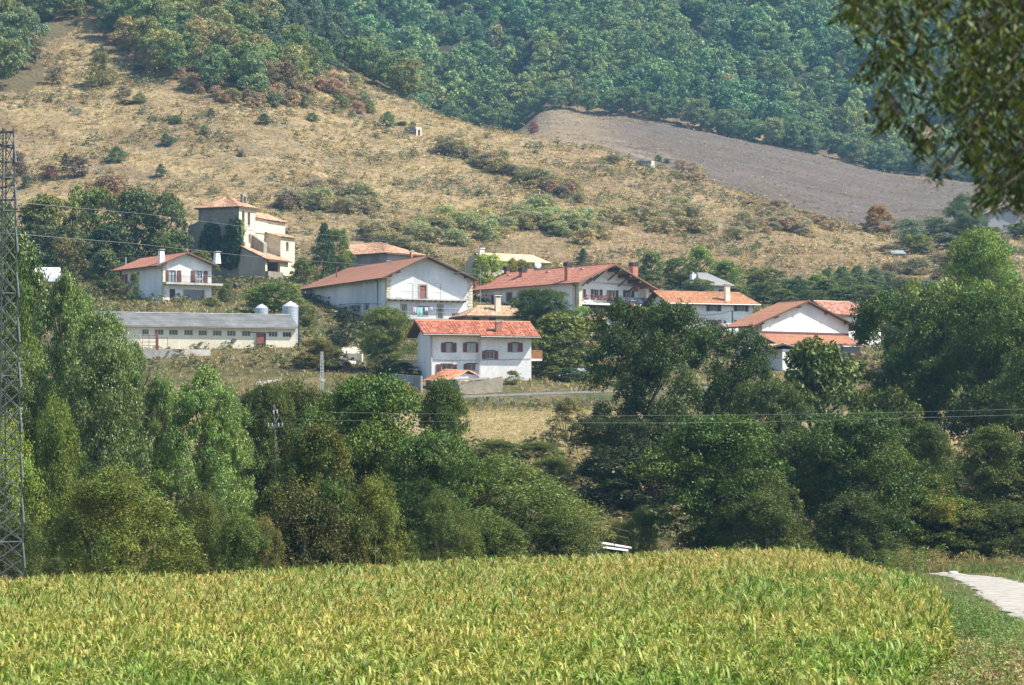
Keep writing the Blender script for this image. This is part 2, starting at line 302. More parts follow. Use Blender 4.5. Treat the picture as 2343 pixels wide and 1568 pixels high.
# ================================================================ vegetation library
def rdir(rng,n): v=rng.normal(size=(n,3)); return v/np.linalg.norm(v,axis=1,keepdims=True)
def leaves(rng,P,OUT,ln,wd,out_w=.6,up=.25,droop=0.0):
    """one pointed four-sided leaf per point"""
    n=len(P); nm=OUT*out_w+rng.normal(size=(n,3))*.55+np.array([0,0,up]); nm/=np.linalg.norm(nm,axis=1,keepdims=True)
    t=rng.normal(size=(n,3))+OUT*.5+np.array([0,0,-droop]); t-=nm*(t*nm).sum(1,keepdims=True); t/=np.linalg.norm(t,axis=1,keepdims=True)+1e-9
    s=np.cross(nm,t); L=ln*(.6+.8*rng.rand(n,1)); w_=wd*(.6+.8*rng.rand(n,1))
    a=P-t*L*.5; b=P+s*w_*.5-t*L*.05; c=P+t*L*.5; d=P-s*w_*.5-t*L*.05
    V=np.stack([a,b,c,d],1).reshape(-1,3); F=np.arange(4*n).reshape(n,4); return V,F
PROFILE={
 'round':lambda z:np.sqrt(np.clip(1-((z-.55)/.45)**2,0,1))*.5,
 'oak':lambda z:(np.clip(1-np.abs((z-.6)/.42)**2.6,0,1))**.5*.5,
 'tall':lambda z:np.sqrt(np.clip(1-((z-.5)/.52)**2,0,1))*(1.15-.5*z)*.5,
 'poplar':lambda z:np.clip(np.sin(np.clip(z*1.02,0,1)**.8*math.pi),0,1)**.6*.5,
 'bush':lambda z:np.sqrt(np.clip(1-z**2.2,0,1))*.5*np.clip(.78+z,0,1),
 'cone':lambda z:np.clip(1-z,0,1)**.9*.5,
 'low':lambda z:np.sqrt(np.clip(1-z**2,0,1))*.5,
}
ZR={'round':(.12,.97),'oak':(.2,.97),'tall':(.08,.97),'poplar':(.06,.98),'bush':(.0,.96),'cone':(.04,.98),'low':(0,.9)}
def crown(name,seed,kind,n,ln,wd=None,lobes=30,lr=.13,sub=9,mat=None,hue=.25,aspect=1.0,zl=1.0,fuzz=.35,up=.25,droop=0,gaps=0):
    rng=np.random.RandomState(seed); wd=wd or ln*.55; pf=PROFILE[kind]; z0,z1=ZR[kind]
    C=[];RR=[];
    zz=z0+(z1-z0)*((np.arange(lobes)+rng.rand(lobes))/lobes); ang=rng.rand()*6+np.arange(lobes)*2.399+rng.normal(size=lobes)*.3
    for i in range(lobes):
        z=zz[i]; l=lr*(.65+.8*rng.rand()); Rm=float(pf(np.array(z))); 
        if kind=='cone': l=min(l,.05+Rm*.4)
        r=max(0,Rm-l*.75)*(.45+.6*rng.rand()**.5 if rng.rand()<.8 else rng.rand()*.6); r*=(.82+.3*rng.rand())
        C.append((r*math.cos(ang[i]),r*math.sin(ang[i]),min(max(z,l*.5 if kind not in('bush','low') else 0),1-l*.7))); RR.append(l)
    if gaps: 
        keep=[i for i in range(lobes) if rng.rand()>gaps]; C=[C[i] for i in keep]; RR=[RR[i] for i in keep]
    C=np.array(C);RR=np.array(RR); k=len(C)
    sd=rdir(rng,k*sub).reshape(k,sub,3); sd[...,2]=np.abs(sd[...,2])*.9-.25; SC=C[:,None]+sd*RR[:,None,None]*(.75+.35*rng.rand(k,sub,1))*np.array([1,1,zl]); SR=RR[:,None]*(.32+.3*rng.rand(k,sub))
    SC=SC.reshape(-1,3);SR=SR.reshape(-1); bright=(.78+.44*rng.rand(len(SC)))*np.repeat(.85+.3*rng.rand(k),sub); hv=np.repeat(rng.rand(k),sub)*.6+rng.rand(len(SC))*.4
    pr=SR**2;pr/=pr.sum(); pick=rng.choice(len(SC),n,p=pr); o=rdir(rng,n); o[:,2]=np.where(o[:,2]<-.3,-o[:,2]*.6,o[:,2])
    rad=SR[pick]*(1-fuzz*rng.rand(n)**1.5+.22*np.abs(rng.normal(size=n))*fuzz); P=SC[pick]+o*rad[:,None]*np.array([1,1,zl])
    P[:,2]=np.maximum(P[:,2],.005+.02*rng.rand(n)); P*=np.array([1,1,aspect]) 
    q=np.percentile(np.hypot(P[:,0],P[:,1]),97.5)/.5; P[:,:2]/=q; P[:,2]/=np.percentile(P[:,2],99.6)
    V,F=leaves(rng,P,o,ln,wd,up=up,droop=droop)
    lum=bright[pick]*(.7+.6*rng.rand(n)); h=np.clip(hv[pick]+rng.normal(size=n)*.15,0,1)
    col=np.stack([lum*(1-hue+2.2*hue*h),lum*(1-.25*hue+.5*hue*h),lum*(1-.35*hue*h)],1)
    return npmesh(name,V,F,col,'lc',mat or LEAF)
def trunkmesh(name,seed,top=.6,r=.028,limbs=7,spread=.3,fork=.25):
    rng=random.Random(seed); m=MB(); pts=[(0,0,-.04)]; n=5
    for i in range(1,n+1): pts.append((rng.uniform(-.02,.02),rng.uniform(-.02,.02),top*i/n))
    m.tube(pts,[r*(1.25-.9*i/n) for i in range(n+1)],7)
    for i in range(limbs):
        z=fork+(top-fork)*(i+.5)/limbs; a=i*2.4+rng.random(); l=spread*(.7+.5*rng.random()); d=(math.cos(a),math.sin(a))
        p=[(0,0,z-.02),(d[0]*l*.35,d[1]*l*.35,z+.07),(d[0]*l*.7,d[1]*l*.7,min(z+.15,.86)),(d[0]*l*.85,d[1]*l*.85,min(z+.22,.9))]
        m.tube(p,[r*.55,r*.4,r*.25,r*.1],5)
        a2=a+.7;p2=[p[1],(p[1][0]+math.cos(a2)*l*.4,p[1][1]+math.sin(a2)*l*.4,z+.17)]; m.tube(p2,[r*.3,r*.1],4)
    me=bpy.data.meshes.new(name); me.from_pydata(m.v,[],m.f); me.materials.append(BARK); return me
TR=[trunkmesh('trunk',s) for s in (1,2,3)]
TRT=[trunkmesh('trunk_tall',s,.78,.018,12,.2,.2) for s in (4,5)]
def bushstems(seed):
    rng=random.Random(seed); m=MB()
    for i in range(9):
        a=rng.random()*6.3; l=rng.uniform(.12,.34); m.tube([(0,0,-.05),(math.cos(a)*l*.5,math.sin(a)*l*.5,.3),(math.cos(a)*l,math.sin(a)*l,.62)],[.016,.01,.004],4)
    me=bpy.data.meshes.new('stems'); me.from_pydata(m.v,[],m.f); me.materials.append(BARK); return me
BST=bushstems(3)
CR={}
def lib():
    CR['pop1']=crown('crown_poplar',11,'poplar',75000,.0115,.0095,lobes=85,lr=.075,sub=10,mat=LEAFG,hue=.22,fuzz=.8,gaps=.05)
    CR['pop2']=crown('crown_poplar',12,'tall',65000,.0125,.0105,lobes=75,lr=.085,sub=10,mat=LEAFG,hue=.2,fuzz=.8,gaps=.05)
    CR['bush1']=crown('crown_bush',13,'bush',60000,.018,.007,lobes=60,lr=.10,sub=12,zl=1.7,hue=.2,fuzz=.6,up=.5)
    CR['bush2']=crown('crown_bush',14,'bush',48000,.018,.011,lobes=50,lr=.11,sub=10,zl=1.6,hue=.25,fuzz=.6,mat=LEAF)
    CR['dense1']=crown('crown_dense',15,'tall',60000,.015,.011,lobes=64,lr=.095,sub=11,hue=.25,fuzz=.5)
    CR['dense2']=crown('crown_dense',16,'round',60000,.0155,.011,lobes=60,lr=.11,sub=11,hue=.25,fuzz=.5)
    CR['oak1']=crown('crown_oak',17,'oak',60000,.0145,.011,lobes=54,lr=.105,sub=11,hue=.2,fuzz=.4,gaps=.1)
    CR['oak2']=crown('crown_oak',18,'oak',60000,.0145,.011,lobes=50,lr=.11,sub=10,hue=.2,fuzz=.4,gaps=.12)
    CR['autumn']=crown('crown_autumn',19,'tall',56000,.015,.011,lobes=58,lr=.10,sub=10,hue=.5,fuzz=.6)
    CR['mid1']=crown('crown_mid',21,'round',11000,.034,.024,lobes=34,lr=.13,sub=8,hue=.3,fuzz=.5)
    CR['mid2']=crown('crown_mid',22,'tall',11000,.034,.024,lobes=34,lr=.12,sub=8,hue=.3,fuzz=.5)
    CR['midb']=crown('crown_shrub',23,'bush',9000,.038,.024,zl=1.4,lobes=30,lr=.13,sub=8,hue=.3,fuzz=.55)
    CR['midb2']=crown('crown_shrub',24,'bush',9000,.038,.018,zl=1.4,lobes=26,lr=.14,sub=8,hue=.4,fuzz=.6,up=.5)
    CR['cone']=crown('crown_conifer',25,'cone',9000,.045,.012,lobes=46,lr=.10,sub=8,hue=.15,fuzz=.5,droop=.8)
    CR['far1']=crown('crown_far',31,'round',6000,.043,.030,lobes=22,lr=.16,sub=6,hue=.25,fuzz=.4)
    CR['far2']=crown('crown_far',32,'tall',6000,.043,.030,lobes=22,lr=.15,sub=6,hue=.25,fuzz=.4)
    CR['far3']=crown('crown_far',33,'oak',6000,.043,.030,lobes=20,lr=.16,sub=6,hue=.25,fuzz=.4)
    CR['farb']=crown('crown_farshrub',34,'bush',3600,.055,.034,zl=1.7,lobes=16,lr=.17,sub=6,hue=.3,fuzz=.5)
    CR['farp']=crown('crown_farpine',35,'cone',4500,.055,.022,lobes=26,lr=.12,sub=6,hue=.15,fuzz=.5,droop=.5)
lib()
_tr=random.Random(5); FOL=1.02; FARF=1.5
def tree_at(kind,loc,wd,ht,color,name,label=None,cat='tree',group=None,parts=True,trunk=None,cz=0,depth=None,rz=None):
    rz=_tr.random()*6.28 if rz is None else rz
    if not parts:
        color=tuple(q*FARF+.006 for q in color)
        o=place(CR[kind],name,loc,None,(wd,depth or wd,ht),rz,color); tag(o,label,cat,group); return o
    color=(color[0]*FOL*1.03,color[1]*FOL*1.03,color[2]*FOL*.66)
    r=empty(name,loc); tag(r,label,cat,group)
    s=(wd,depth or wd,ht)
    bush=kind.startswith(('bush','midb'))
    tm=BST if bush else (TRT[int(rz*10)%2] if kind.startswith('pop') else TR[int(rz*10)%3])
    place(tm,'stems' if bush else 'trunk',(0,0,0),r,s if bush else (max(wd*.8,ht*.5),max(wd*.8,ht*.5),ht),rz)
    place(CR[kind],'foliage' if bush else 'crown',(0,0,cz*ht),r,(s[0],s[1],s[2]*(1-cz)),rz,color)
    return r
def T(kind,x0,x1,yt,D,color,name,label,cat='tree',group=None,parts=True,yb=None,cz=0,wide=1.06,lift=0,**k):
    """tree whose crown spans x0..x1 and tops out at yt in the photograph, D metres away"""
    xc=(x0+x1)/2; p=W(xc,yt,D); gz=hz(p.x,p.y)
    if yb is not None: g=G(xc,yb,D-60); gz=g.z; D=g.y; p=W(xc,yt,D); gz=hz(p.x,p.y)
    wd=(x1-x0)*K*D*wide; ht=(p.z-gz)*1.03
    return tree_at(kind,(p.x,p.y,gz-.05),wd,ht,color,name,label,cat,group,parts,cz=cz,**k)
# ---------------------------------------------------------------- merged natural cover ("stuff")
def stuff(name,protos,P,S,RZ,TINT,mat,label=None,cat=None,kind='stuff'):
    """merge many small plants into one mesh; protos=[(V,F,C)]"""
    rng=np.random.RandomState(len(P)); pid=rng.randint(0,len(protos),len(P)); VV=[];FF=[];CC=[];b=0
    for q,(V,F,C) in enumerate(protos):
        I=np.nonzero(pid==q)[0]
        if not len(I): continue
        c=np.cos(RZ[I])[:,None];s=np.sin(RZ[I])[:,None]; x=V[None,:,0]*S[I,0:1];y=V[None,:,1]*S[I,1:2];z=V[None,:,2]*S[I,2:3]
        X=np.stack([x*c-y*s+P[I,0:1],x*s+y*c+P[I,1:2],z+P[I,2:3]],-1)
        nv=len(V); f=F[None]+(np.arange(len(I))*nv)[:,None,None]+b; b+=nv*len(I)
        VV.append(X.reshape(-1,3));FF.append(f.reshape(-1,F.shape[1])); CC.append((C[None]*TINT[I][:,None,:]).reshape(-1,3))
    me=npmesh(name,np.concatenate(VV),np.concatenate(FF),np.concatenate(CC),'lc',mat)
    o=place(me,name); tag(o,label,cat,kind=kind); return o
def proto(m):
    n=len(m.vertices);V=np.zeros(n*3,np.float32);m.vertices.foreach_get('co',V);F=np.zeros(len(m.loops),np.int32);m.loops.foreach_get('vertex_index',F)
    C=np.zeros(len(m.polygons)*4,np.float32);m.attributes['lc'].data.foreach_get('color',C); return V.reshape(-1,3),F.reshape(-1,4),C.reshape(-1,4)[:,:3]
def tuft(seed,n,wd=.05,spread=.35,hh=1):
    rng=np.random.RandomState(seed);V=[];F=[];C=[]
    for i in range(n):
        a=rng.rand()*6.28;r=rng.rand()*spread;x,y=r*math.cos(a),r*math.sin(a);l=rng.uniform(.1,.5);h=hh*rng.uniform(.5,1);d=np.array([math.cos(a+rng.normal()*.6),math.sin(a+rng.normal()*.6)])
        s=np.array([-d[1],d[0]])*wd*rng.uniform(.6,1.3); p0=np.array([x,y]);b=len(V)
        V+=[[*(p0-s),0],[*(p0+s),0],[*(p0+d*l*.5+s*.7),h*.7],[*(p0+d*l*.5-s*.7),h*.7],[*(p0+d*l+s*.1),h],[*(p0+d*l-s*.1),h]]
        F+=[[b,b+1,b+2,b+3],[b+3,b+2,b+4,b+5]]; c=rng.uniform(.7,1.3);C+=[[c,c,c]]*2
    return np.array(V),np.array(F),np.array(C)
# ---------------------------------------------------------------- maize
def maize_proto(seed,nl,seg,tas):
    rng=np.random.RandomState(seed);V=[];F=[];C=[]
    def strip(pts,ws,side,col):
        b=len(V)
        for p,w_ in zip(pts,ws): V.append(p-side*w_);V.append(p+side*w_)
        for i in range(len(pts)-1): F.append([b+2*i,b+2*i+1,b+2*i+3,b+2*i+2]); C.append(col*rng.uniform(.85,1.15))
    dry=np.array([.44,.41,.125]);gr=np.array([.14,.21,.036]);yg=np.array([.30,.325,.07])
    strip([np.array([0,0,.3]),np.array([.02,.01,1.95])],[.014,.009],np.array([1.,0,0]),yg)
    a0=rng.rand()*6.28
    for i in range(nl):
        z=.95+1.0*(i+.5)/nl; a=a0+(i%2)*math.pi+rng.normal()*.45; d=np.array([math.cos(a),math.sin(a),0]);s=np.array([-d[1],d[0],0]); L=rng.uniform(.5,.8)*(1.1-.3*i/nl)
        rise=rng.uniform(.5,1.15);fall=rng.uniform(.5,1.35); pts=[];
        for k in range(seg+1): t=k/seg; pts.append(np.array([0,0,z])+d*L*t*.62+np.array([0,0,L*(rise*t*1.3-fall*t*t)]))
        q=rng.rand(); col=gr*rng.uniform(.7,1.3) if q<.34 else (yg if q<.64 else dry)*rng.uniform(.75,1.15)
        tw=s*.9+np.array([0,0,.45*rng.normal()]); strip(pts,[.031*math.sin(math.pi*(.22+.78*t/seg)) for t in range(seg+1)],tw/np.linalg.norm(tw),col)
    for i in range(tas):
        a=rng.rand()*6.28;l=.09 if i else 0; strip([np.array([.02,.01,1.9]),np.array([.02+math.cos(a)*l*.5,math.sin(a)*l*.5,2.05]),np.array([.02+math.cos(a)*l,math.sin(a)*l,2.17-.05*(i>0)])],[.008,.010,.005],np.array([math.sin(a),-math.cos(a),0]),np.array([.56,.47,.20])*rng.uniform(.8,1.2))
    return np.array(V),np.array(F),np.array(C)
def corn():
    rng=np.random.RandomState(2); X=[];Y=[]
    th=R(3)   # rows run away from the viewer
    for r in range(-75,60):
        y=np.arange(60,213,.21); y=y+rng.normal(size=len(y))*.08; x=r*.76+y*math.tan(th)-4+rng.normal(size=len(y))*.15+.8*np.sin(y*.05); X.append(x);Y.append(y)
    X=np.concatenate(X);Y=np.concatenate(Y); px=1171+X/(K*Y)
    er=edgeR(Y)+ (fbm(X,Y,3,2)-.5)*1.2
    k=(X<er)&(Y<farD(px)+(vn(X,Y,4,3)-.5)*3)&(px>-420)&(rng.rand(len(X))<.93); X=X[k];Y=Y[k]
    far=Y>112; g=fbm(X*1.6,Y*.6,9,31); g2=vn(X,Y,1.2,33); px=1171+X/(K*Y)
    band=((X>9)&(Y>128)&(Y<160)&(vn(X*2.2,Y*.35,2,40)>.45)).astype(float)
    green=np.clip((g-.50)*2,-.5,.7)+np.clip((g2-.5)*1.2,-.5,.5)+band*.7+np.clip((122-Y)/60,0,.75); green=np.clip(green,-1,1)
    T_=np.ones((len(X),3)); gg=np.clip(green,0,1)[:,None]; yy=np.clip(-green,0,1)[:,None]
    T_=T_*(1-gg*np.array([.42,.16,.35]))*(1+yy*np.array([.22,.0,.05])); T_*=(.72+.36*rng.rand(len(X),1))*np.array([1.02,1.02,.82])*(1+np.clip((Y-125)/60,0,1)[:,None]*np.array([.10,.04,.2]))
    hgt=.92+.16*rng.rand(len(X))+.10*(g-.5)
    S=np.stack([1+.0*hgt,1+.0*hgt,hgt],1)*(1+.25*(~far)[:,None]*0); P=np.stack([X,Y,H(X,Y)],1); RZ=rng.rand(len(X))*6.28
    near=[maize_proto(i,15,5,4) for i in range(8)]; fr=[maize_proto(20+i,9,4,3) for i in range(6)]
    # one object: merge near and far plants
    VV=[];FF=[];CC=[];b=0
    for sel,pr in ((~far,near),(far,fr)):
        idx=np.nonzero(sel)[0]; pid=rng.randint(0,len(pr),len(idx))
        for q,(V,F,C) in enumerate(pr):
            I=idx[pid==q]; c=np.cos(RZ[I])[:,None];s=np.sin(RZ[I])[:,None];x=V[None,:,0]*S[I,0:1];y=V[None,:,1]*S[I,1:2];z=V[None,:,2]*S[I,2:3]
            lean=.06*z; Q=np.stack([x*c-y*s+P[I,0:1]+lean*1.2,x*s+y*c+P[I,1:2],z+P[I,2:3]],-1); nv=len(V)
            VV.append(Q.reshape(-1,3));FF.append((F[None]+(np.arange(len(I))*nv)[:,None,None]+b).reshape(-1,4)); b+=nv*len(I); CC.append((C[None]*T_[I][:,None,:]).reshape(-1,3))
    o=place(npmesh('maize_crop',np.concatenate(VV),np.concatenate(FF),np.concatenate(CC),'lc',LEAF),'maize_crop'); tag(o,'ripening yellow-green maize crop filling the foreground field','maize',kind='stuff')
    print('maize plants',len(X))
# ================================================================ building materials
WHITE=plaster('white_plaster',(.86,.85,.82),(.68,.675,.65),.30,fine=5)
WHITE2=plaster('stained_white_plaster',(.80,.80,.78),(.56,.57,.57),.22,fine=4)
CREAM=plaster('cream_plaster',(.80,.74,.58),(.66,.60,.45),.30,fine=5)
BEIGE=plaster('beige_plaster',(.50,.45,.34),(.36,.33,.25),.4,fine=5)
GREYP=plaster('grey_plaster',(.34,.33,.31),(.22,.215,.205),.5,fine=6)
CONC=plaster('concrete',(.52,.50,.45),(.34,.33,.30),.7,fine=8)
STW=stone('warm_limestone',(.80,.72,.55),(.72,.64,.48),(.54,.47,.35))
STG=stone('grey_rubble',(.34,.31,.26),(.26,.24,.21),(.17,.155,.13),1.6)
STR=stone('dry_stone',(.42,.37,.29),(.30,.265,.21),(.10,.09,.07),2.2)
BLK=stone('concrete_block',(.72,.68,.58),(.62,.59,.50),(.38,.35,.30),1.0,.8,.4)
QUO=stone('quoin_stone',(.74,.68,.52),(.62,.56,.43),(.38,.34,.27),1.0,.7,.42)
TRED=tile('bright_red_tile',[(.36,.105,.05),(.42,.14,.07),(.29,.08,.04),(.48,.23,.14),(.37,.12,.06)],(.22,.08,.05),.35)
TORG=tile('smooth_orange_tile',[(.35,.165,.10),(.38,.18,.11),(.33,.155,.092),(.36,.175,.105)],(.30,.16,.10),.3)
TORG2=tile('orange_red_tile',[(.34,.135,.083),(.38,.155,.095),(.31,.12,.073),(.42,.20,.13)],(.30,.12,.08),.35)
TOLD=tile('old_mottled_tile',[(.50,.27,.15),(.58,.40,.26),(.38,.17,.09),(.62,.48,.34),(.45,.20,.11),(.52,.33,.2)],(.22,.17,.11),.55)
TOLD2=tile('old_brown_tile',[(.42,.19,.10),(.50,.30,.18),(.35,.15,.08),(.48,.22,.11)],(.36,.18,.06),.75)
TPAL=tile('pale_straw_tile',[(.62,.50,.33),(.68,.58,.40),(.55,.42,.26),(.60,.47,.30)],(.40,.32,.20),.5)
TBRN=tile('brown_tile',[(.36,.165,.095),(.40,.19,.11),(.33,.15,.085),(.38,.18,.10)],(.25,.13,.08),.3)
TGRY=tile('grey_slate',[(.25,.25,.25),(.28,.28,.28),(.23,.23,.23)],(.2,.2,.19),.4)
FIBC=tile('fibre_cement_sheet',[(.135,.14,.14),(.155,.16,.158),(.125,.13,.13)],(.36,.355,.33),.35,cell=(1.0,1.6))
WOOD=simple('dark_timber',(.085,.05,.035),.8); SHUT=simple('brown_shutter_paint',(.15,.06,.045),.6); SHD=simple('dark_shutter_paint',(.045,.04,.042),.6)
WOODO=simple('orange_wood',(.42,.19,.08),.7); GREEN=simple('dark_green_paint',(.015,.09,.075),.5,0,.2); STEEL=simple('galvanised_steel',(.42,.43,.43),.45,.6,.25,4)
DSTEEL=simple('weathered_steel',(.10,.11,.105),.6,.4,.4,3); RUST=simple('rusty_red_paint',(.24,.085,.07),.8); IRON=simple('black_iron',(.02,.02,.022),.6)
WPAINT=simple('white_paint',(.78,.78,.76),.5,0,.1); FRM=simple('light_window_frame',(.45,.43,.40),.6); BRK=plaster('chimney_brick',(.42,.20,.13),(.32,.14,.09),2,fine=9)
SOIL=simple('dark_soffit',(.12,.075,.05),.85); ASPH=simple('asphalt',(.11,.11,.11),.95); TAN=simple('tan_stone',(.36,.32,.25),.9,0,.3)
def glassm(name,c):
    m,N,L=newmat(name); o=nd(N,'OutputMaterial'); b=nd(N,'BsdfPrincipled'); L.new(b.outputs[0],o.inputs[0]); b.inputs['Base Color'].default_value=(*c,1); b.inputs['Roughness'].default_value=.12; b.inputs['Specular IOR Level'].default_value=.6; return m
GL=glassm('dark_glass',(.035,.045,.055)); GLC=glassm('curtained_glass',(.30,.34,.36)); GLG=glassm('grey_shopfront_glass',(.16,.19,.22))
# ================================================================ building helper
CAM=Vector((0,0,CZ))
def tilepatch(acc,A,B,C,D,pitch=.25,amp=.04,course=.4):
    """A,B eave left/right, C,D ridge right/left; appended with metre UVs"""
    A,B,C,D=map(Vector,(A,B,C,D)); Lu=max((B-A).length,(C-D).length); Lv=((D-A).length+(C-B).length)/2
    nu=max(2,int(Lu/pitch)*4); nv=max(1,int(round(Lv/course))); nrm=(B-A).cross((C+D)/2-(A+B)/2).normalized()
    if nrm.z<0:nrm=-nrm
    V,F,UV=acc; jit=random.Random(int(Lu*97))
    rows=[]
    for j in range(nv):
        for e in (0,1):
            v=(j+e)/nv; off=.035*(1-e)+.0; base=len(V); w_=jit.uniform(-.006,.006)
            for i in range(nu+1):
                u=i/nu; p=A*(1-u)*(1-v)+B*u*(1-v)+C*u*v+D*(1-u)*v; h=amp*abs(math.sin(math.pi*u*Lu/pitch))**.7+off+w_
                V.append(p+nrm*h); UV.append((u*Lu+3.3,v*Lv-(.001 if e else -.001)+7))
            rows.append(base)
    for a,b in zip(rows,rows[1:]):
        for i in range(nu): F.append((a+i,a+i+1,b+i+1,b+i))
def buildtiles(name,acc,mat,parent):
    V,F,UV=acc; m=bpy.data.meshes.new(name); m.from_pydata(V,[],F); m.materials.append(mat); uv=m.uv_layers.new(name='UVMap')
    li=np.zeros(len(m.loops),np.int32); m.loops.foreach_get('vertex_index',li); uv.data.foreach_set('uv',np.array(UV,np.float32)[li].ravel())
    return link(bpy.data.objects.new(name,m),parent)
class House:
    def __init__(s,name,label,cat,px0,pyb,D,th,wall=None,group=None,deep=2.0):
        s.o=W(px0,pyb,D); s.th=R(th); s.c=math.cos(s.th); s.s=math.sin(s.th); s.root=empty(name,s.o,s.th); tag(s.root,label,cat,group)
        s.holes={'F':[],'L':[]}; s.wall=wall; s.lc=s.loc(CAM); s.deep=deep
    def loc(s,p): d=Vector(p)-s.o; return Vector((d.x*s.c+d.y*s.s,-d.x*s.s+d.y*s.c,d.z))
    def ray(s,q): p=s.loc(W(q[0],q[1],s.o.y)); return p-s.lc
    def F(s,q,off=0): r=s.ray(q); t=(off-s.lc.y)/r.y; p=s.lc+r*t; return p.x,p.z
    def L(s,q,off=0): r=s.ray(q); t=(off-s.lc.x)/r.x; p=s.lc+r*t; return p.y,p.z
    def onroof(s,q,f):
        r=s.ray(q); lo=None
        for i in range(400):
            t=.9+.25*i/400; p=s.lc+r*t
            if p.z<f(p.x,p.y): return p
        return s.lc+r
    def rectF(s,a,b,off=0):
        x0,z1=s.F(a,off); x1,z0=s.F(b,off); return x0,x1,z0,z1
    def rectL(s,a,b,off=0):
        y1,z1=s.L(a,off); y0,z0=s.L(b,off); return y0,y1,z0,z1
    def panel(s,mb,plane,s0,s1,z0,z1,holes=(),off=0,dep=.22):
        P=(lambda a,z,d:(a,off+d,z)) if plane=='F' else (lambda a,z,d:(off+d,a,z))
        xs=sorted(set([s0,s1]+[min(max(v,s0),s1) for h in holes for v in h[:2]])); zs=sorted(set([z0,z1]+[min(max(v,z0),z1) for h in holes for v in h[2:4]]))
        for a,b in zip(xs,xs[1:]):
            for c,d in zip(zs,zs[1:]):
                mx,mz=(a+b)/2,(c+d)/2
                if any(h[0]<mx<h[1] and h[2]<mz<h[3] for h in holes): continue
                if b-a>1e-4 and d-c>1e-4: mb.face(P(a,c,0),P(b,c,0),P(b,d,0),P(a,d,0))
        for h in holes:
            a,b,c,d=h[:4]
            mb.face(P(a,c,0),P(a,d,0),P(a,d,dep),P(a,c,dep)); mb.face(P(b,c,0),P(b,d,0),P(b,d,dep),P(b,c,dep))
            mb.face(P(a,c,0),P(b,c,0),P(b,c,dep),P(a,c,dep)); mb.face(P(a,d,0),P(b,d,0),P(b,d,dep),P(a,d,dep))
    def window(s,plane,a,b,frame=FRM,pane=GL,shL=None,shR=None,lintel=None,off=0,bars=1,sill=True,shut=SHUT,closed=False,name='window',surround=None,hole=True):
        r=s.rectF(a,b,off) if plane=='F' else s.rectL(a,b,off); x0,x1,z0,z1=r
        if hole: s.holes.setdefault(plane+('' if off==0 else str(off)),[]).append(r)
        def bx(m,u0,u1,d0,d1,c0,c1):
            if plane=='F': m.box(u0,u1,off+d0,off+d1,c0,c1)
            else: m.box(off+d0,off+d1,u0,u1,c0,c1)
        m=MB(); t=.07
        bx(m,x0,x0+t,.10,.17,z0,z1);bx(m,x1-t,x1,.10,.17,z0,z1);bx(m,x0+t,x1-t,.10,.17,z0,z0+t);bx(m,x0+t,x1-t,.10,.17,z1-t,z1)
        for i in range(bars): c=x0+(x1-x0)*(i+1)/(bars+1); bx(m,c-.03,c+.03,.105,.165,z0+t,z1-t)
        if sill: bx(m,x0-.08,x1+.08,-.07,.20,z0-.07,z0-.002)
        f=m.build(name,frame,s.root)
        g=MB(); bx(g,x0+.01,x1-.01,(.06 if closed else .18),.21,z0+.01,z1-.01); g.build('shutter' if closed else 'pane',shut if closed else pane,f)
        for q in (shL,shR):
            if q:
                u=s.rectF(q[0],q[1],off) if plane=='F' else s.rectL(q[0],q[1],off); h=MB(); bx(h,u[0],u[1],-.09,-.035,z0-.02,z1+.02)
                n=max(2,int((z1-z0)/.16))
                for k in range(n): zz=z0+(z1-z0)*(k+.5)/n; bx(h,u[0]+.05,u[1]-.05,-.105,-.09,zz-.025,zz+.025)
                h.build('shutter',shut,s.root)
        if lintel:
            h=MB(); bx(h,x0-.14,x1+.14,-.10,.05,z1+.003,z1+.12); h.build('lintel',lintel,s.root)
        if surround:
            h=MB(); e=.22; bx(h,x0-e,x0-.002,-.05,.03,z0-.05,z1+e); bx(h,x1+.002,x1+e,-.05,.03,z0-.05,z1+e); bx(h,x0-.001,x1+.001,-.045,.03,z1+.002,z1+e-.01); h.build('window_surround',surround,s.root)
        return r
    def box(s,name,mat,*b,parent=None): m=MB(); m.box(*b); return m.build(name,mat,parent or s.root)
    def walls(s,w,d,ze,zr=None,ridge='y',rpos=None,mat=None,ze2=None,offF=0,name='walls',hip=False):
        """rectangular body; gables drawn where the ridge meets a wall"""
        ze2=ze if ze2 is None else ze2; mb=MB(); z0=-s.deep; rp=rpos if rpos is not None else (w/2 if ridge=='y' else d/2)
        topF=ze; s.panel(mb,'F',0,w,z0,min(ze,ze2),s.holes['F'],offF); s.panel(mb,'L',0 if offF==0 else offF,d,z0,ze,s.holes['L'],0)
        zr_=zr if zr else ze
        if ridge=='y':
            mb.face((w,offF,z0),(w,d,z0),(w,d,ze2),(w,offF,ze2)); mb.face((0,d,z0),(w,d,z0),(w,d,min(ze,ze2)),(0,d,min(ze,ze2)))
            if zr and not hip:
                zm=min(ze,ze2)
                for y in (offF,d): mb.face((0,y,zm),(w,y,zm),(w,y,ze2),(rp,y,zr_),(0,y,ze))
            elif zr:
                zm=min(ze,ze2); mb.face((0,offF,zm),(w,offF,zm),(w,offF,ze2),(rp,offF,zr_),(0,offF,ze))
        else:
            mb.face((w,offF,z0),(w,d,z0),(w,d,ze),(w,offF,ze)); mb.face((0,d,z0),(w,d,z0),(w,d,ze2),(0,d,ze2))
            if zr:
                for x in (0,w): mb.face((x,0,min(ze,ze2)),(x,d,min(ze,ze2)),(x,d,ze2),(x,rp,zr_),(x,0,ze))
        return mb.build(name,mat or s.wall,s.root)
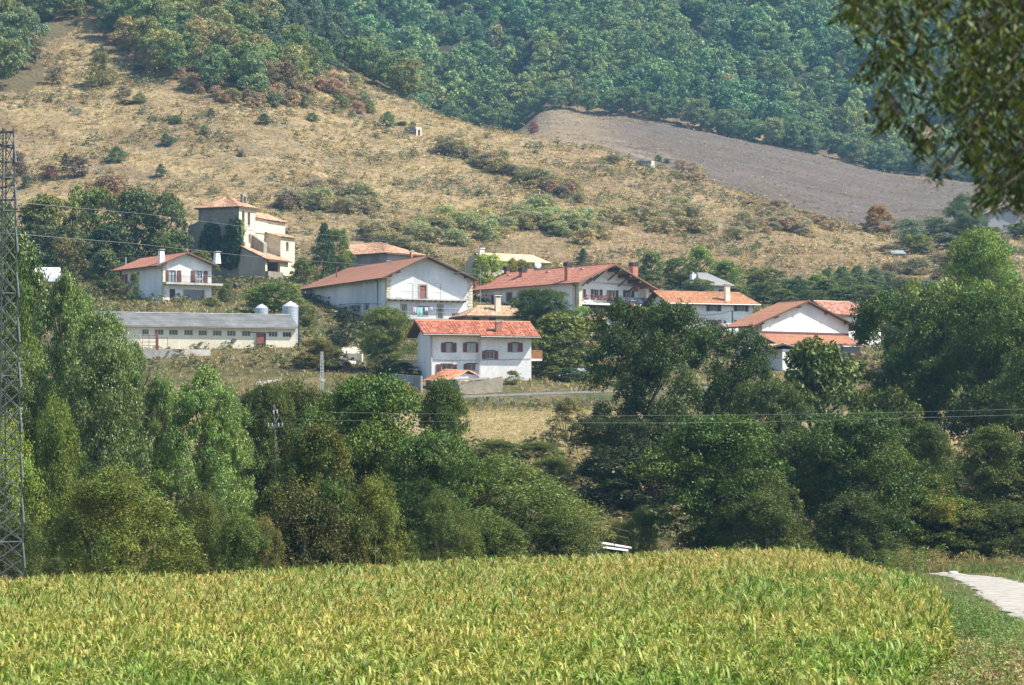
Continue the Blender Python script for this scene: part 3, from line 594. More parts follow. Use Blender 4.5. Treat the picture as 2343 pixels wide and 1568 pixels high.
    def roof(s,x0,x1,y0,y1,ze,zr,ridge='y',rpos=None,mat=TORG,ze2=None,hipb=0,hipf=0,hipl=0,hipr=0,th=.16,under=SOIL,pitch=.25,amp=.04,beams=0,name='roof'):
        """gable roof; hipX = how far the ridge stops short of that end"""
        ze2=ze if ze2 is None else ze2; acc=([],[],[]); u=MB(); dn=Vector((0,0,-th))
        if ridge=='y':
            rp=rpos if rpos is not None else (x0+x1)/2; a=y0+hipf;b=y1-hipb
            q=[((x0,y1,ze),(x0,y0,ze),(rp,a,zr),(rp,b,zr)),((x1,y0,ze2),(x1,y1,ze2),(rp,b,zr),(rp,a,zr))]
            if hipf: q.append(((x0,y0,ze),(x1,y0,ze2),(rp,a,zr),(rp,a,zr)))
            if hipb: q.append(((x1,y1,ze2),(x0,y1,ze),(rp,b,zr),(rp,b,zr)))
            s.roofz=lambda x,y:min(ze+(x-x0)*(zr-ze)/(rp-x0),ze2+(x1-x)*(zr-ze2)/(x1-rp))
            rg=((rp,a,zr),(rp,b,zr))
        else:
            rp=rpos if rpos is not None else (y0+y1)/2; a=x0+hipl;b=x1-hipr
            q=[((x0,y0,ze),(x1,y0,ze),(b,rp,zr),(a,rp,zr)),((x1,y1,ze2),(x0,y1,ze2),(a,rp,zr),(b,rp,zr))]
            if hipl: q.append(((x0,y1,ze2),(x0,y0,ze),(a,rp,zr),(a,rp,zr)))
            if hipr: q.append(((x1,y0,ze),(x1,y1,ze2),(b,rp,zr),(b,rp,zr)))
            s.roofz=lambda x,y:min(ze+(y-y0)*(zr-ze)/(rp-y0),ze2+(y1-y)*(zr-ze2)/(y1-rp))
            rg=((a,rp,zr),(b,rp,zr))
        for A,B,C,D in q:
            tilepatch(acc,A,B,C,D,pitch,amp); P=[Vector(v) for v in (A,B,C,D)]
            if (P[2]-P[3]).length<.01: P=P[:3]
            low=[v+dn for v in P]; hi=[v-Vector((0,0,.012)) for v in P]; u.hexa(low,hi)
        ro=buildtiles(name,acc,mat,s.root); u.build('eaves',under,s.root)
        m=MB(); m.tube([Vector(rg[0])+Vector((0,0,.03)),Vector(rg[1])+Vector((0,0,.03))],.11,6); m.build('ridge_tiles',mat,ro)
        return ro
    def gutter(s,a,b,mat=FRM):
        m=MB(); m.tube([a,b],.07,6); m.build('gutter',mat,s.root)
    def pipe(s,pts,r=.06,mat=FRM,name='downpipe'):
        m=MB(); m.tube(pts,r,6); return m.build(name,mat,s.root)
    def chimney(s,q,w=.6,h=1.2,mat=WHITE,cap='slab',capm=CONC,d=None,taper=1.0,parent=None):
        p=s.onroof(q,s.roofz); d=d or w; m=MB(); a=w/2;b=d/2; z0=p.z-.5; z1=p.z+h
        m.hexa([(p.x-a,p.y-b,z0),(p.x+a,p.y-b,z0),(p.x+a,p.y+b,z0),(p.x-a,p.y+b,z0)],[(p.x-a*taper,p.y-b*taper,z1),(p.x+a*taper,p.y-b*taper,z1),(p.x+a*taper,p.y+b*taper,z1),(p.x-a*taper,p.y+b*taper,z1)])
        c=m.build('chimney',mat,s.root); k=MB(); a*=taper;b*=taper
        if cap=='slab':
            for sx in (-1,1):
                for sy in (-1,1): k.box(p.x+sx*a-.06*(sx>0)-.0,p.x+sx*a+.06*(sx<0),p.y+sy*b-.06*(sy>0),p.y+sy*b+.06*(sy<0),z1,z1+.2)
            k.box(p.x-a-.12,p.x+a+.12,p.y-b-.12,p.y+b+.12,z1+.2,z1+.3)
        else: k.box(p.x-a-.14,p.x+a+.14,p.y-b-.14,p.y+b+.14,z1+.0,z1+.42); k.box(p.x-a-.08,p.x+a+.08,p.y-b-.08,p.y+b+.08,z1+.42,z1+.55)
        k.build('chimney_cap',capm,c); return p
    def rail(s,pts,z0,h,mat=IRON,step=.14,name='railing',r=.018):
        m=MB()
        for a,b in zip(pts,pts[1:]):
            a=Vector((*a,0));b=Vector((*b,0)); n=max(1,int((b-a).length/step))
            m.bar(a+Vector((0,0,z0+h)),b+Vector((0,0,z0+h)),.05); m.bar(a+Vector((0,0,z0+.08)),b+Vector((0,0,z0+.08)),.035)
            for i in range(n+1): p=a.lerp(b,i/n); m.bar(p+Vector((0,0,z0)),p+Vector((0,0,z0+h)),r*1.4)
        return m.build(name,mat,s.root)
    def w(s,q,off=0): return s.F(q,off)[0]
    def d(s,q,off=0): return s.L(q,off)[0]
# ================================================================ A: white house with bright red roof
h=House('white_house','white two-storey house with bright red tiled roof and brown shutters, front and centre','house',*R5(590,790),392,16,WHITE)
A_=h; w_=h.w(R5(1575,790)); dd=h.d(R5(466,700)); xs=h.w(R5(1062,500)); po=-.45
ov=-1.0; xe0,ze=h.F(R5(522,297),ov); xe1=h.w(R5(1678,318),ov-.45)
xr,_=h.F(R5(440,176),dd/2); zr=h.F(R5(1000,176),dd/2)[1]
lint=WOOD
for a,b,sl,sr,off in [((745,385),(797,475),((698,388),(744,478)),((800,390),(848,478)),0),((955,385),(1030,475),((914,390),(952,476)),((1036,388),(1060,475)),0),((704,595),(800,675),((650,600),(700,685)),((802,600),(850,670)),0),((958,592),(1040,655),((920,598),(957,650)),None,0)]:
    h.window('F',R5(*a),R5(*b),shL=tuple(R5(*q) for q in sl),shR=tuple(R5(*q) for q in sr) if sr else None,lintel=lint,pane=GLC if a[1]<400 else GL)
hp=[]
for a,b,sl,sr in [((1138,465),(1220,543),((1101,472),(1136,541)),((1222,472),(1257,541))),((1400,385),(1450,472),((1353,385),(1399,473)),((1452,385),(1500,472)))]:
    hp.append(h.window('F',R5(*a),R5(*b),shL=tuple(R5(*q) for q in sl),shR=tuple(R5(*q) for q in sr),lintel=lint,off=po,pane=GLC if a[0]>1300 else GL))
mb=MB(); h.panel(mb,'F',0,xs,-3,ze,h.holes['F'],0); h.panel(mb,'F',xs,w_,-3,ze-.1,hp,po); mb.face((xs,0,-3),(xs,po,-3),(xs,po,ze),(xs,0,ze))
mb.face((0,0,-3),(0,dd,-3),(0,dd,ze),(0,dd/2,zr-.25),(0,0,ze)); mb.face((w_,po,-3),(w_,dd,-3),(w_,dd,ze),(w_,dd/2,zr-.25),(w_,po,ze-.1)); mb.face((0,dd,-3),(w_,dd,-3),(w_,dd,ze),(0,dd,ze)); mb.build('walls',WHITE,h.root)
# roof with a stepped eave
acc=([],[],[]); m=(zr-ze)/(dd/2-ov); ov2=ov-.5; ze_b=zr-m*(dd/2-ov2); xl=xe0; xrr=max(xe1,w_+.9); yb=dd+1.0
q=[((xl,ov,ze),(xs-.1,ov,ze),(xs-.1,dd/2,zr),(xl,dd/2,zr)),((xs-.1,ov2,ze_b),(xrr,ov2,ze_b),(xrr,dd/2,zr),(xs-.1,dd/2,zr)),((xrr,yb,ze),(xl,yb,ze),(xl,dd/2,zr),(xrr,dd/2,zr))]
u=MB()
for p4 in q:
    tilepatch(acc,*p4,pitch=.38,amp=.10); P=[Vector(v) for v in p4]; u.hexa([v-Vector((0,0,.17)) for v in P],[v-Vector((0,0,.012)) for v in P])
ro=buildtiles('roof',acc,TRED,h.root); u.build('eaves',SOIL,h.root); m_=MB(); m_.tube([(xl,dd/2,zr+.05),(xrr,dd/2,zr+.05)],.13,6); m_.build('ridge_tiles',TRED,ro)
h.roofz=lambda x,y:ze+(min(y,dd-y)-ov)*m
h.chimney(R5(1262,285),.75,1.25,BRK,'slab',d=.6)
h.gutter((xl,ov-.06,ze-.05),(xs-.1,ov-.06,ze-.05)); h.gutter((xs-.1,ov2-.06,ze_b-.05),(xrr,ov2-.06,ze_b-.05))
h.pipe([(.12,-.1,ze-.2),(.12,-.1,-1)],.13,CONC,'corner_flue'); h.pipe([(xs+.25,po-.08,ze-.15),(xs+.1,po-.08,ze-.6),(xs+.1,po-.08,-.6)],.04)
x0,x1,z0,z1=h.rectF(R5(1577,463),R5(1673,535),1.0); h.box('balcony_slab',WHITE,w_,max(x1,w_+1.6),.3,4.2,z0-.35,z0-.1); xb=max(x1,w_+1.6)
b=MB(); 
for i in range(14): t=w_+.06+(xb-w_-.1)*i/13; b.box(t,t+.07,.32,.36,z0-.1,z1)
for i in range(26): t=.36+3.7*i/25; b.box(xb-.06,xb,t,t+.07,z0-.1,z1)
b.box(w_,xb,.30,.38,z1,z1+.08); b.box(xb-.08,xb+.02,.38,4.1,z1,z1+.08); b.build('balcony_rail',WOODO,h.root)
m=MB(); m.tube([(0,-.04,h.F(R5(600,551))[1]),(xs*.5,-.06,h.F(R5(800,556))[1]),(xs,-.05,h.F(R5(1060,553))[1])],.018,5); m.tube([(xs,po-.04,h.F(R5(1062,553),po)[1]),(w_*.75,po-.05,h.F(R5(1300,548),po)[1]),(w_,po-.04,h.F(R5(1570,540),po)[1])],.018,5); m.build('wall_cable',IRON,h.root)
# ================================================================ D: small white house with balcony
h=House('small_white_house','small white house with long balcony and two white chimneys, directly below the church tower','house',*R1(1490,1105),490,33,WHITE,deep=2.5)
w_=h.w(R1(1935,900)); dd=h.d(R1(1112,900)); of=-.9; x0,ze=h.F(R1(1440,738),of); xr,zr=h.F(R1(1724,619),of); x1,ze2=h.F(R1(2005,742),of)
zw=ze+(0-x0)*(zr-ze)/(xr-x0)-.15; zw2=ze2+(x1-w_)*(zr-ze2)/(x1-xr)-.15
for a,b,sl,sr in [((1545,780),(1609,902),((1517,778),(1541,903)),((1620,777),(1657,903))),((1787,784),(1850,905),((1747,780),(1783,906)),((1862,780),(1897,907)))]:
    h.window('F',R1(*a),R1(*b),frame=GREEN,pane=GLC,shL=tuple(R1(*q) for q in sl),shR=tuple(R1(*q) for q in sr),sill=False)
h.window('F',R1(1552,952),R1(1603,1085),closed=True,sill=False,name='door',shut=WOOD); h.window('F',R1(1677,955),R1(1873,1105),frame=FRM,pane=GLG,bars=2,sill=False,name='shopfront_door')
h.window('F',R1(1609,957),R1(1666,1070),closed=True,sill=False,name='side_door',shut=WPAINT)
for a,b,sl,sr in [((1134,820),(1149,905),((1150,818),(1168,905)),((1116,820),(1133,906))),((1232,806),(1250,888),((1209,806),(1231,888)),((1251,803),(1271,888)))]:
    h.window('L',R1(*a),R1(*b),shL=tuple(R1(*q) for q in sl),shR=tuple(R1(*q) for q in sr))
h.window('L',R1(1252,1008),R1(1285,1062),surround=None)
h.walls(w_,dd,zw,zr-.15,'y',xr,ze2=zw2); yb=dd+.8
h.roof(x0,x1,of,yb,ze,zr,'y',xr,TORG2,ze2=ze2,amp=.05)
h.chimney(R1(1475,712),.95,1.75,WHITE,'slab',taper=.72); h.chimney(R1(1985,690),.9,1.0,WHITE,'slab',taper=.72); p=h.onroof(R1(1150,738),h.roofz); h.pipe([(p.x,p.y,p.z-.3),(p.x,p.y,p.z+1.3)],.12,STEEL,'flue')
xb,zb=h.F(R1(2043,918),-1.1); h.box('balcony_slab',CONC,-.05,xb,-1.1,-.002,zb-.1,zb+.22); h.box('balcony_side_slab',CONC,w_+.002,xb,0,2.5,zb-.1,zb+.22)
h.rail([(0,-1.05),(xb-.05,-1.05),(xb-.05,2.4)],zb+.22,1.0,IRON,.13)
m=MB(); 
for i in range(12): z=-1.5+(zw+1.3)*i/12; e=.55 if i%2 else .35; m.box(-.03,e,-.035,-.001,z,z+(zw+1.3)/12-.03); m.box(-.035,-.001,0,.9-e,z,z+(zw+1.3)/12-.03)
m.build('quoins',QUO,h.root)
for i in (0,1): h.box('eave_beam',WOOD,x0+1.2 if i==0 else x1-1.9,x0+1.7 if i==0 else x1-1.4,of+.05,-.002,(ze+.25) if i==0 else ze2+.45,(ze+.45) if i==0 else ze2+.65)
tx,tz=h.F(R1(1820,905),-.7); t=empty('balcony_table',h.root.matrix_basis@Vector((tx,-.62,zb+.22)) if False else (h.o+Vector((tx*h.c+.62*h.s,tx*h.s-.62*h.c,zb+.22))),h.th); tag(t,'little table under a white cloth on the balcony of the small white house','table')
m=MB(); m.box(-.55,.55,-.3,.3,.72,.76); m.box(-.55,.55,-.32,-.30,.45,.755); m.build('table_cloth',WPAINT,t); m=MB()
for sx in (-.45,.45):
    for sy in (-.22,.22): m.box(sx-.02,sx+.02,sy-.02,sy+.02,0,.72)
m.build('table_frame',STEEL,t)
# ================================================================ B: long white barn
h=House('long_white_barn','long white farmhouse barn with smooth orange roof, stone quoins and two iron balconies','house',*R2(1195,1290),474,25,WHITE2,deep=3)
B_=h; w_=h.w(R2(1978,1000)); dd=h.d(R2(457,1000)); of=-1.3; x0,ze=h.F(R2(1160,850),of); xr,zr=h.F(R2(1580,650),of); x1,ze2=h.F(R2(2037,868),of)
zw=ze+(0-x0)*(zr-ze)/(xr-x0)-.2; zw2=ze2+(x1-w_)*(zr-ze2)/(x1-xr)-.2
for cx,cy,ww,hh,cl in [(620,1180,38,78,0),(718,1180,40,78,1),(815,1157,34,62,0),(895,1145,30,55,0),(940,1138,26,55,0),(1012,1124,30,50,0)]:
    h.window('L',R2(cx-ww/2,cy-hh/2),R2(cx+ww/2,cy+hh/2),closed=bool(cl),surround=TAN,sill=False)
h.window('L',R2(600,1295),R2(634,1335),surround=None,sill=False)
h.window('F',R2(1498,920),R2(1557,1052),closed=True,sill=False,surround=TAN,name='balcony_door',shut=RUST)
h.window('F',R2(1334,1100),R2(1371,1228),sill=False,surround=TAN,name='balcony_door',pane=GL); h.window('F',R2(1482,1118),R2(1575,1195),lintel=WOOD,pane=GL); h.window('F',R2(1665,1105),R2(1706,1228),sill=False,surround=TAN,name='balcony_door'); h.window('F',R2(1792,1172),R2(1868,1229),sill=False)
h.walls(w_,dd,zw,zr-.2,'y',xr,ze2=zw2,hip=False)
b_r=h.L(R2(845,728),xr)[0]
h.roof(x0,x1,of,dd+.9,ze,zr,'y',xr,TORG,ze2=ze2,amp=.035,hipb=max(1,dd+.9-b_r))
for sx,wd in ((-.04,.75),(w_-.72,.77)):
    m=MB(); n=16
    for i in range(n): z=-2+(min(zw,zw2)+2)*i/n; e=wd if i%2 else wd*.72; a=sx if sx<0 else sx+wd-e; m.box(a,a+e,-.05,-.001,z,z+(min(zw,zw2)+2)/n-.03)
    if sx<0: m.box(-.05,-.001,0,.5,-2,zw-.05)
    m.build('quoins',QUO,h.root)
for i,(px_,py_) in enumerate([(1060,862)]):
    y,_=h.L(R2(1118,900)); h.pipe([(-.15,y+1.6,zw-.1),(-.12,y,zw-.7),(-.12,y,-1.5)],.07,GREEN)
y,_=h.L(R2(517,1000)); h.pipe([(-.12,y+.8,zw-.15),(-.12,y,zw-.7),(-.12,y,-2)],.07,GREEN)
m=MB(); pts=[(-.03,*h.L(R2(a,b))) for a,b in [(520,1118),(680,1112),(820,1092),(930,1084),(1010,1086),(1155,1090)]]; m.tube(pts,.035,5); m.build('wall_cable',GREEN,h.root)
m=MB(); y0_,z0_=h.L(R2(512,1010)); 
for k in range(3): m.bar((-.1,y0_,z0_+k*.9),(-.1,y0_+1.4,z0_+k*.9),.05)
m.bar((-.1,y0_+1.4,z0_-1.5),(-.1,y0_+1.4,z0_+1.8),.05); m.build('wall_frame',GREEN,h.root)
xa=h.w(R2(1222,1055),-1.0); xb,zb=h.F(R2(1938,1063),-1.0); h.box('upper_balcony_slab',CONC,xa,xb,-1.0,-.002,zb-.02,zb+.14); h.rail([(xa,-.05),(xa,-.95),(xb-.03,-.95),(xb-.03,-.05)],zb+.14,1.05,STEEL,.15,r=.011)
m=MB(); 
for i in range(14): t=xa+.3+(xb-xa-.6)*i/13; m.box(t-.07,t+.07,-.95,-.002,zb-.2,zb-.022)
m.build('balcony_joists',WOOD,h.root)
xc=h.w(R2(1325,1235),-1.0); zc=h.F(R2(1900,1240),-1.0)[1]; h.box('lower_balcony_slab',CONC,xc-2.2,xb-.2,-1.0,-.002,zc,zc+.14); h.rail([(xc-2.2,-.05),(xc-2.2,-.95),(xb-.23,-.95),(xb-.23,-.05)],zc+.14,1.0,STEEL,.15,r=.011)
for a in (1435,1686):
    x,zt=h.F(R2(a,905),-.95); m=MB(); m.tube([(x,-.95,zb+.14),(x,-.95,zt),(x-.95,-.95,zt+.03)],.035,5); m.build('lamp_bracket',GREEN,h.root)
p=h.onroof(R2(737,852),h.roofz); h.pipe([(p.x,p.y,p.z-.3),(p.x,p.y,p.z+1.6),(p.x+.35,p.y-.1,p.z+1.65)],.14,RUST,'flue'); p=h.onroof(R2(568,880),h.roofz); h.pipe([(p.x,p.y,p.z-.2),(p.x,p.y,p.z+.35)],.1,RUST,'flue')
h.box('skylight',STEEL,*(lambda p:(p.x-.6,p.x+.6,p.y-.3,p.y+.3,p.z+.02,p.z+.1))(h.onroof(R2(1255,705),h.roofz)))
for i,(a,b) in enumerate(((.22,.75),(.42,.85))):
    for sd in (0,1):
        X_=x0+(xr-x0)*(a if sd==0 else b)*.9 if sd==0 else x1-(x1-xr)*a*.95; Z_=h.roofz(X_,0)-.16
        h.box('eave_beam',WOOD,X_-.14,X_+.14,of+.1,-.002,Z_-.3,Z_)
def cloth(h,a,b,off,mat_c,label,cat='laundry'):
    x0,x1,z0,z1=h.rectF(R2(*a),R2(*b),off); o_=h.o+Vector((x0*h.c-off*h.s,x0*h.s+off*h.c,z0)); m=MB(); n=8; W_=x1-x0;H_=z1-z0
    mat=simple('cloth',mat_c,.9,0,.1)
    for i in range(n):
        u0,u1=i/n,(i+1)/n; d0,d1=.05*math.sin(u0*9),.05*math.sin(u1*9); m.face((u0*W_,d0,0),(u1*W_,d1,0),(u1*W_,0,H_),(u0*W_,0,H_)); m.face((u0*W_,d0+.015,0),(u1*W_,d1+.015,0),(u1*W_,.015,H_),(u0*W_,.015,H_))
    ob=m.build('laundry_cloth',mat); ob.location=o_; ob.rotation_euler=(0,0,h.th); tag(ob,label,cat,'laundry on the barn balcony')
for a,b,c,l in [((1440,1120),(1470,1168),(.62,.45,.52),'pale pink cloth drying on the lower balcony of the long white barn'),((1476,1120),(1526,1198),(.25,.58,.56),'large turquoise towel drying on the lower balcony of the long white barn'),((1545,1120),(1575,1152),(.66,.66,.72),'white cloth drying right of the turquoise towel'),((1592,1118),(1620,1146),(.35,.45,.68),'small blue cloth drying right of the turquoise towel'),((1735,1126),(1762,1146),(.16,.2,.3),'small dark cloth drying at the right of the barn balcony')]:
    cloth(h,a,b,-.8,c,l)
m=MB(); x,z=h.F(R2(1432,1119),-.8); x2,_=h.F(R2(1900,1128),-.8); m.tube([(x,-.8,z),((x+x2)/2,-.8,z-.06),(x2,-.8,z)],.012,4); m.build('washing_line',WPAINT,h.root)
# ================================================================ C: balcony house
h=House('balcony_house','large white house with flower balconies and brick chimneys in the middle of the village','house',*R3(1385,1120),492,37,WHITE,deep=3)
C_=h; wR=h.w(R3(2195,900)); dd=h.d(R3(160,850)); of=-1.3; x0,ze=h.F(R3(1385,672),of); xr,zr=h.F(R3(1808,458),of); x1,ze2=h.F(R3(2345,775),of)
rz=lambda x:min(ze+(x-x0)*(zr-ze)/(xr-x0),ze2+(x1-x)*(zr-ze2)/(x1-xr))
zw=rz(0)-.2; rc=1.7; zwr=rz(wR)-.2
S3=lambda a,b:(R3(*a),R3(*b))
for a,b,sl,sr,cl in [((405,815),(452,905),S3((455,810),(484,905)),S3((366,817),(394,908)),0),((541,799),(600,893),None,None,1),((686,787),(743,880),None,None,1),((838,778),(885,860),S3((888,775),(916,860)),S3((800,780),(828,862)),0),((985,768),(1030,850),S3((1034,760),(1063,850)),S3((945,770),(973,852)),0)]:
    h.window('L',R3(*a),R3(*b),frame=FRM,shL=sl,shR=sr,closed=bool(cl),surround=TAN if cl else None,shut=simple('taupe_shutter',(.13,.085,.06),.7) if cl else SHUT)
rh=[]
for a,b,sl,sr,cl,nm in [((1556,755),(1612,852),S3((1521,750),(1551,852)),S3((1621,755),(1652,855)),0,'window'),((1703,762),(1800,903),S3((1805,760),(1838,905)),None,0,'balcony_door'),((1930,766),(1985,850),S3((1893,765),(1925,850)),S3((1990,766),(2022,850)),0,'window')]:
    rh.append(h.window('F',R3(*a),R3(*b),frame=WOOD,shL=sl,shR=sr,off=rc,shut=SHD,name=nm,sill=False))
rh.append(h.window('F',R3(1431,750),R3(1463,850),closed=True,off=rc,sill=False,shut=SHUT))
zb=h.F(R3(1780,930),0)[1]
for a,b in [((1555,965),(1612,1110)),((1625,965),(1675,1110)),((1820,960),(1870,1050)),((1445,955),(1480,1010))]: rh.append(h.window('F',R3(*a),R3(*b),frame=WOOD,off=rc,sill=False))
mb=MB(); h.panel(mb,'F',.5,wR-.5,zb,zw,[r_ for r_ in rh if r_[2]>zb-.5],rc); mb.face((.5,rc,zw),(wR-.5,rc,zw),(wR-.5,rc,rz(wR-.5)-.2),(xr,rc,zr-.2),(.5,rc,rz(.5)-.2))
h.panel(mb,'L',rc,dd,-3,zw,h.holes['L'],0); mb.face((wR,rc,-3),(wR,dd,-3),(wR,dd,zwr),(wR,rc,zwr)); mb.face((0,dd,-3),(wR,dd,-3),(wR,dd,zwr),(xr,dd,zr-.2),(0,dd,zw)); mb.build('walls',WHITE,h.root)
mb=MB(); h.panel(mb,'F',.5,wR-.5,-3,zb-.001,[r_ for r_ in rh if r_[2]<=zb-.5],rc); mb.build('timber_ground_wall',WOOD,h.root)
m=MB(); m.box(0,.55,0,rc-.002,-3,rz(.3)-.3); m.build('pillar',QUO,h.root); m=MB(); m.box(wR-.5,wR,0,rc-.002,-3,zwr-.05); m.build('pillar',CREAM,h.root)
h.roof(x0,x1,of,dd+.9,ze,zr,'y',xr,TORG2,ze2=ze2,amp=.045,pitch=.27,hipb=max(1,dd+.9-h.L(R3(490,575),xr)[0]),under=simple('brown_soffit',(.23,.13,.08),.8))
h.box('balcony_slab',WPAINT,.552,wR-.502,0,rc-.003,zb-.12,zb+.18); h.rail([(.55,.05),(wR-.5,.05)],zb+.18,1.0,WOOD,.16,r=.02)
zl=h.F(R3(1700,1120),0)[1]; h.rail([(.55,.05),(wR-.5,.05)],zl-.2,1.0,WOOD,.16,r=.02)
for t in (.12,.30,.48): 
    X_=x0+(xr-x0)*(t+.25); Z_=rz(X_)-.18; m=MB(); m.bar((X_,.1+rc,Z_-1.5),(X_,of+.3,Z_-.15),.16); m.build('eave_brace',WOOD,h.root)
for t in (.14,.42,.68):
    X_=xr+(x1-xr)*t*.8; Z_=rz(X_)-.18; m=MB(); m.box(X_-.2,X_+.2,of+.1,rc-.01,Z_-.42,Z_-.05); m.build('eave_beam',WOOD,h.root); m=MB(); m.bar((X_-.1,rc,Z_-1.7),(X_-.1,of+.4,Z_-.4),.16); m.build('eave_brace',WOOD,h.root)
h.chimney(R3(1255,648),.85,2.15,BRK,'block',IRON,d=.7); h.chimney(R3(725,603),.8,.75,BRK,'block',IRON); h.chimney(R3(545,572),.7,.6,BRK,'block',IRON); h.chimney(R3(185,733),.75,1.3,BRK,'none' if 0 else 'slab',BRK)
h.box('dormer_block',BRK,*(lambda p:(p.x-.9,p.x+.9,p.y-.4,p.y+.4,p.z-.3,p.z+.6))(h.onroof(R3(795,562),h.roofz)))
def behind(q,zadd,nm): 
    x,z=h.F(q,2.0); m=MB(); m.box(x-.5,x+.5,1.6,2.5,z-4,z); c=m.build('chimney',BRK,h.root); m=MB(); m.box(x-.6,x+.6,1.5,2.6,z,z+.5); m.build('chimney_cap',IRON,c)
behind(R3(2020,480),0,'')
y,_=h.L(R3(1350,800)); h.pipe([(-.15,y+1.4,zw-.1),(-.12,y,zw-.7),(-.12,y,-2)],.07,WOOD)
for q in [(1033,553),(580,592),(1432,520),(1310,520)]:
    p=h.onroof(R3(*q),h.roofz); h.box('skylight',FRM,p.x-.45,p.x+.45,p.y-.3,p.y+.3,p.z,p.z+.14)
# flowers and laundry on balcony rail
fl=crown('flowers',71,'bush',260,.14,.10,lobes=8,lr=.2,sub=5,hue=.2,fuzz=.6); li=leafmat('flower_petal',.03,.2)
fl.materials.clear(); fl.materials.append(li)
for i,(a,b) in enumerate([(1470,840),(1545,838),(1620,845),(1690,845),(1762,845),(1555,1062),(1625,1065),(1690,1068),(1740,1062)]):
    x,z=h.F(R3(a,b),-.15); o_=h.o+Vector((x*h.c+.15*h.s,x*h.s-.15*h.c,z-.45)); r_=empty('flower_basket',o_,h.th); k=i<5
    tag(r_,'basket of pink geraniums on the %s balcony rail of the large house'%('upper' if k else 'lower, darker'),'flower basket','flower baskets on the upper balcony' if k else 'flower baskets on the lower balcony')
    place(fl,'flowers',(0,0,.12),r_,(1.1,.7,.7 if k else .5),i,(.40,.16,.17) if k else (.30,.17,.15)); m=MB(); m.box(-.35,.35,-.12,.12,0,.2); m.build('trough',WOOD,r_)
for i in range(9):
    a=1850+i*33; x,z=h.F(R3(a,850),-.06); o_=h.o+Vector((x*h.c+.06*h.s,x*h.s-.06*h.c,z-.95)); m=MB(); ww=.42+.06*(i%3)
    for k in range(4): m.box(k*ww/4,(k+1)*ww/4-.004,-.01-.02*(k%2),.01-.02*(k%2),.1 if i%2 else .0,.93)
    ob=m.build('hanging_cloth',simple('dark_cloth',[(.05,.07,.14),(.10,.11,.16),(.045,.05,.09)][i%3],.9)); ob.location=o_; ob.rotation_euler=(0,0,h.th); tag(ob,'one of the dark blue clothes hung along the upper balcony rail of the balcony house','laundry','dark clothes on the large house balcony')
y,z=h.L(R3(232,850)); x_=0; o_=h.o+Vector((-y*h.s,y*h.c,z)); l_=empty('wall_lantern',o_,h.th); tag(l_,'black wall lantern on a curved bracket near the left end of the balcony house','lantern')
m=MB(); m.tube([(0,0,-.9),(-.5,0,-.75),(-1.0,0,-.1)],.05,5); m.build('bracket',IRON,l_); m=MB(); m.lathe((-1.0,0,0),[(.05,-.1),(.16,0),(.26,.45),(.30,.5),(.05,.75),(.02,.9)],8); m.build('lamp_head',IRON,l_)
# ================================================================ K: little yellow house
h=House('little_yellow_house','little yellow house with mottled orange roof and pale chimney above the red-roofed house','house',*R3(105,1160),452,18,BEIGE,deep=3)
w_=h.w(R3(640,1100)); dd=6.5; of=-.8; x0,ze=h.F(R3(60,1060),of); x1=w_+1; x_,zr=h.F(R3(200,950),dd/2)
for a,b in [((142,1064),(226,1118)),((334,1050),(417,1118))]: h.window('F',R3(*a),R3(*b),frame=WOOD,bars=3,sill=False)
h.walls(w_,dd,ze+.1,None,'x'); h.roof(x0,x1,of,dd+.7,ze,zr,'x',None,TOLD,hipl=max(.5,x_-x0),hipr=.01,amp=.06,pitch=.3)
h.chimney(R3(437,1005),.75,1.9,CREAM,'slab',WPAINT)
# ================================================================ E: wide white house
h=House('wide_white_house','wide white two-storey house with rusty brown roof right of the balcony house','house',*R4(330,1100),474,19,WHITE,deep=3)
w_=h.w(R4(1045,900)); dd=h.d(R4(128,700)); of=-.9; x0,ze=h.F(R4(287,697),of); x1=h.w(R4(1118,702),of); xl_,zr=h.F(R4(900,602),dd/2); zr=h.F(R4(200,592),dd/2)[1]; xrr=h.w(R4(925,602),dd/2)
S4=lambda a,b:(R4(*a),R4(*b))
for a,b,sl,sr,cl in [((430,705),(495,768),None,None,1),((668,708),(730,768),S4((636,706),(666,768)),S4((732,706),(764,768)),0),((908,710),(975,770),S4((878,708),(906,770)),S4((977,710),(1006,770)),0),((672,845),(732,900),S4((638,842),(670,900)),S4((735,842),(767,900)),0),((905,848),(935,880),S4((880,846),(903,880)),S4((937,846),(950,880)),0),((420,842),(500,880),S4((400,842),(418,880)),S4((502,842),(528,890)),0)]:
    h.window('F',R4(*a),R4(*b),frame=FRM,shL=sl,shR=sr,closed=bool(cl),shut=SHD if a[1]<800 and not cl else (simple('tan_shutter',(.24,.13,.07),.7) if cl else SHUT),sill=False)
h.window('F',R4(515,1022),R4(550,1085),name='door',sill=False)
h.window('L',R4(135,690),R4(168,722))
h.walls(w_,dd,ze+.15,zr-.2,'x'); h.roof(x0,x1,of,dd+.8,ze,zr,'x',None,TOLD2,hipr=max(.5,x1-xrr),amp=.06,pitch=.3)
h.gutter((x0,of-.05,ze-.02),(x1,of-.05,ze-.02),WPAINT); h.chimney(R4(818,680),.7,2.2,CREAM,'slab')
bx0,bz=h.F(R4(548,968),-1.6); bx1=h.w(R4(800,968),-1.6); h.box('balcony_slab',CREAM,bx0,bx1,-1.6,-.002,bz-.2,bz); h.rail([(bx0,-.05),(bx0,-1.55),(bx1,-1.55)],bz,1.0,WPAINT,.22,r=.03); 
h.box('balcony_support',CREAM,bx0+.1,bx1-.1,-1.5,-.004,-3,bz-.201)
m=MB(); z_=h.F(R4(450,825))[1]; m.box(.1,w_-.1,-.05,-.002,z_-.06,z_); m.build('string_course',CREAM,h.root)
m=MB(); pts=[]
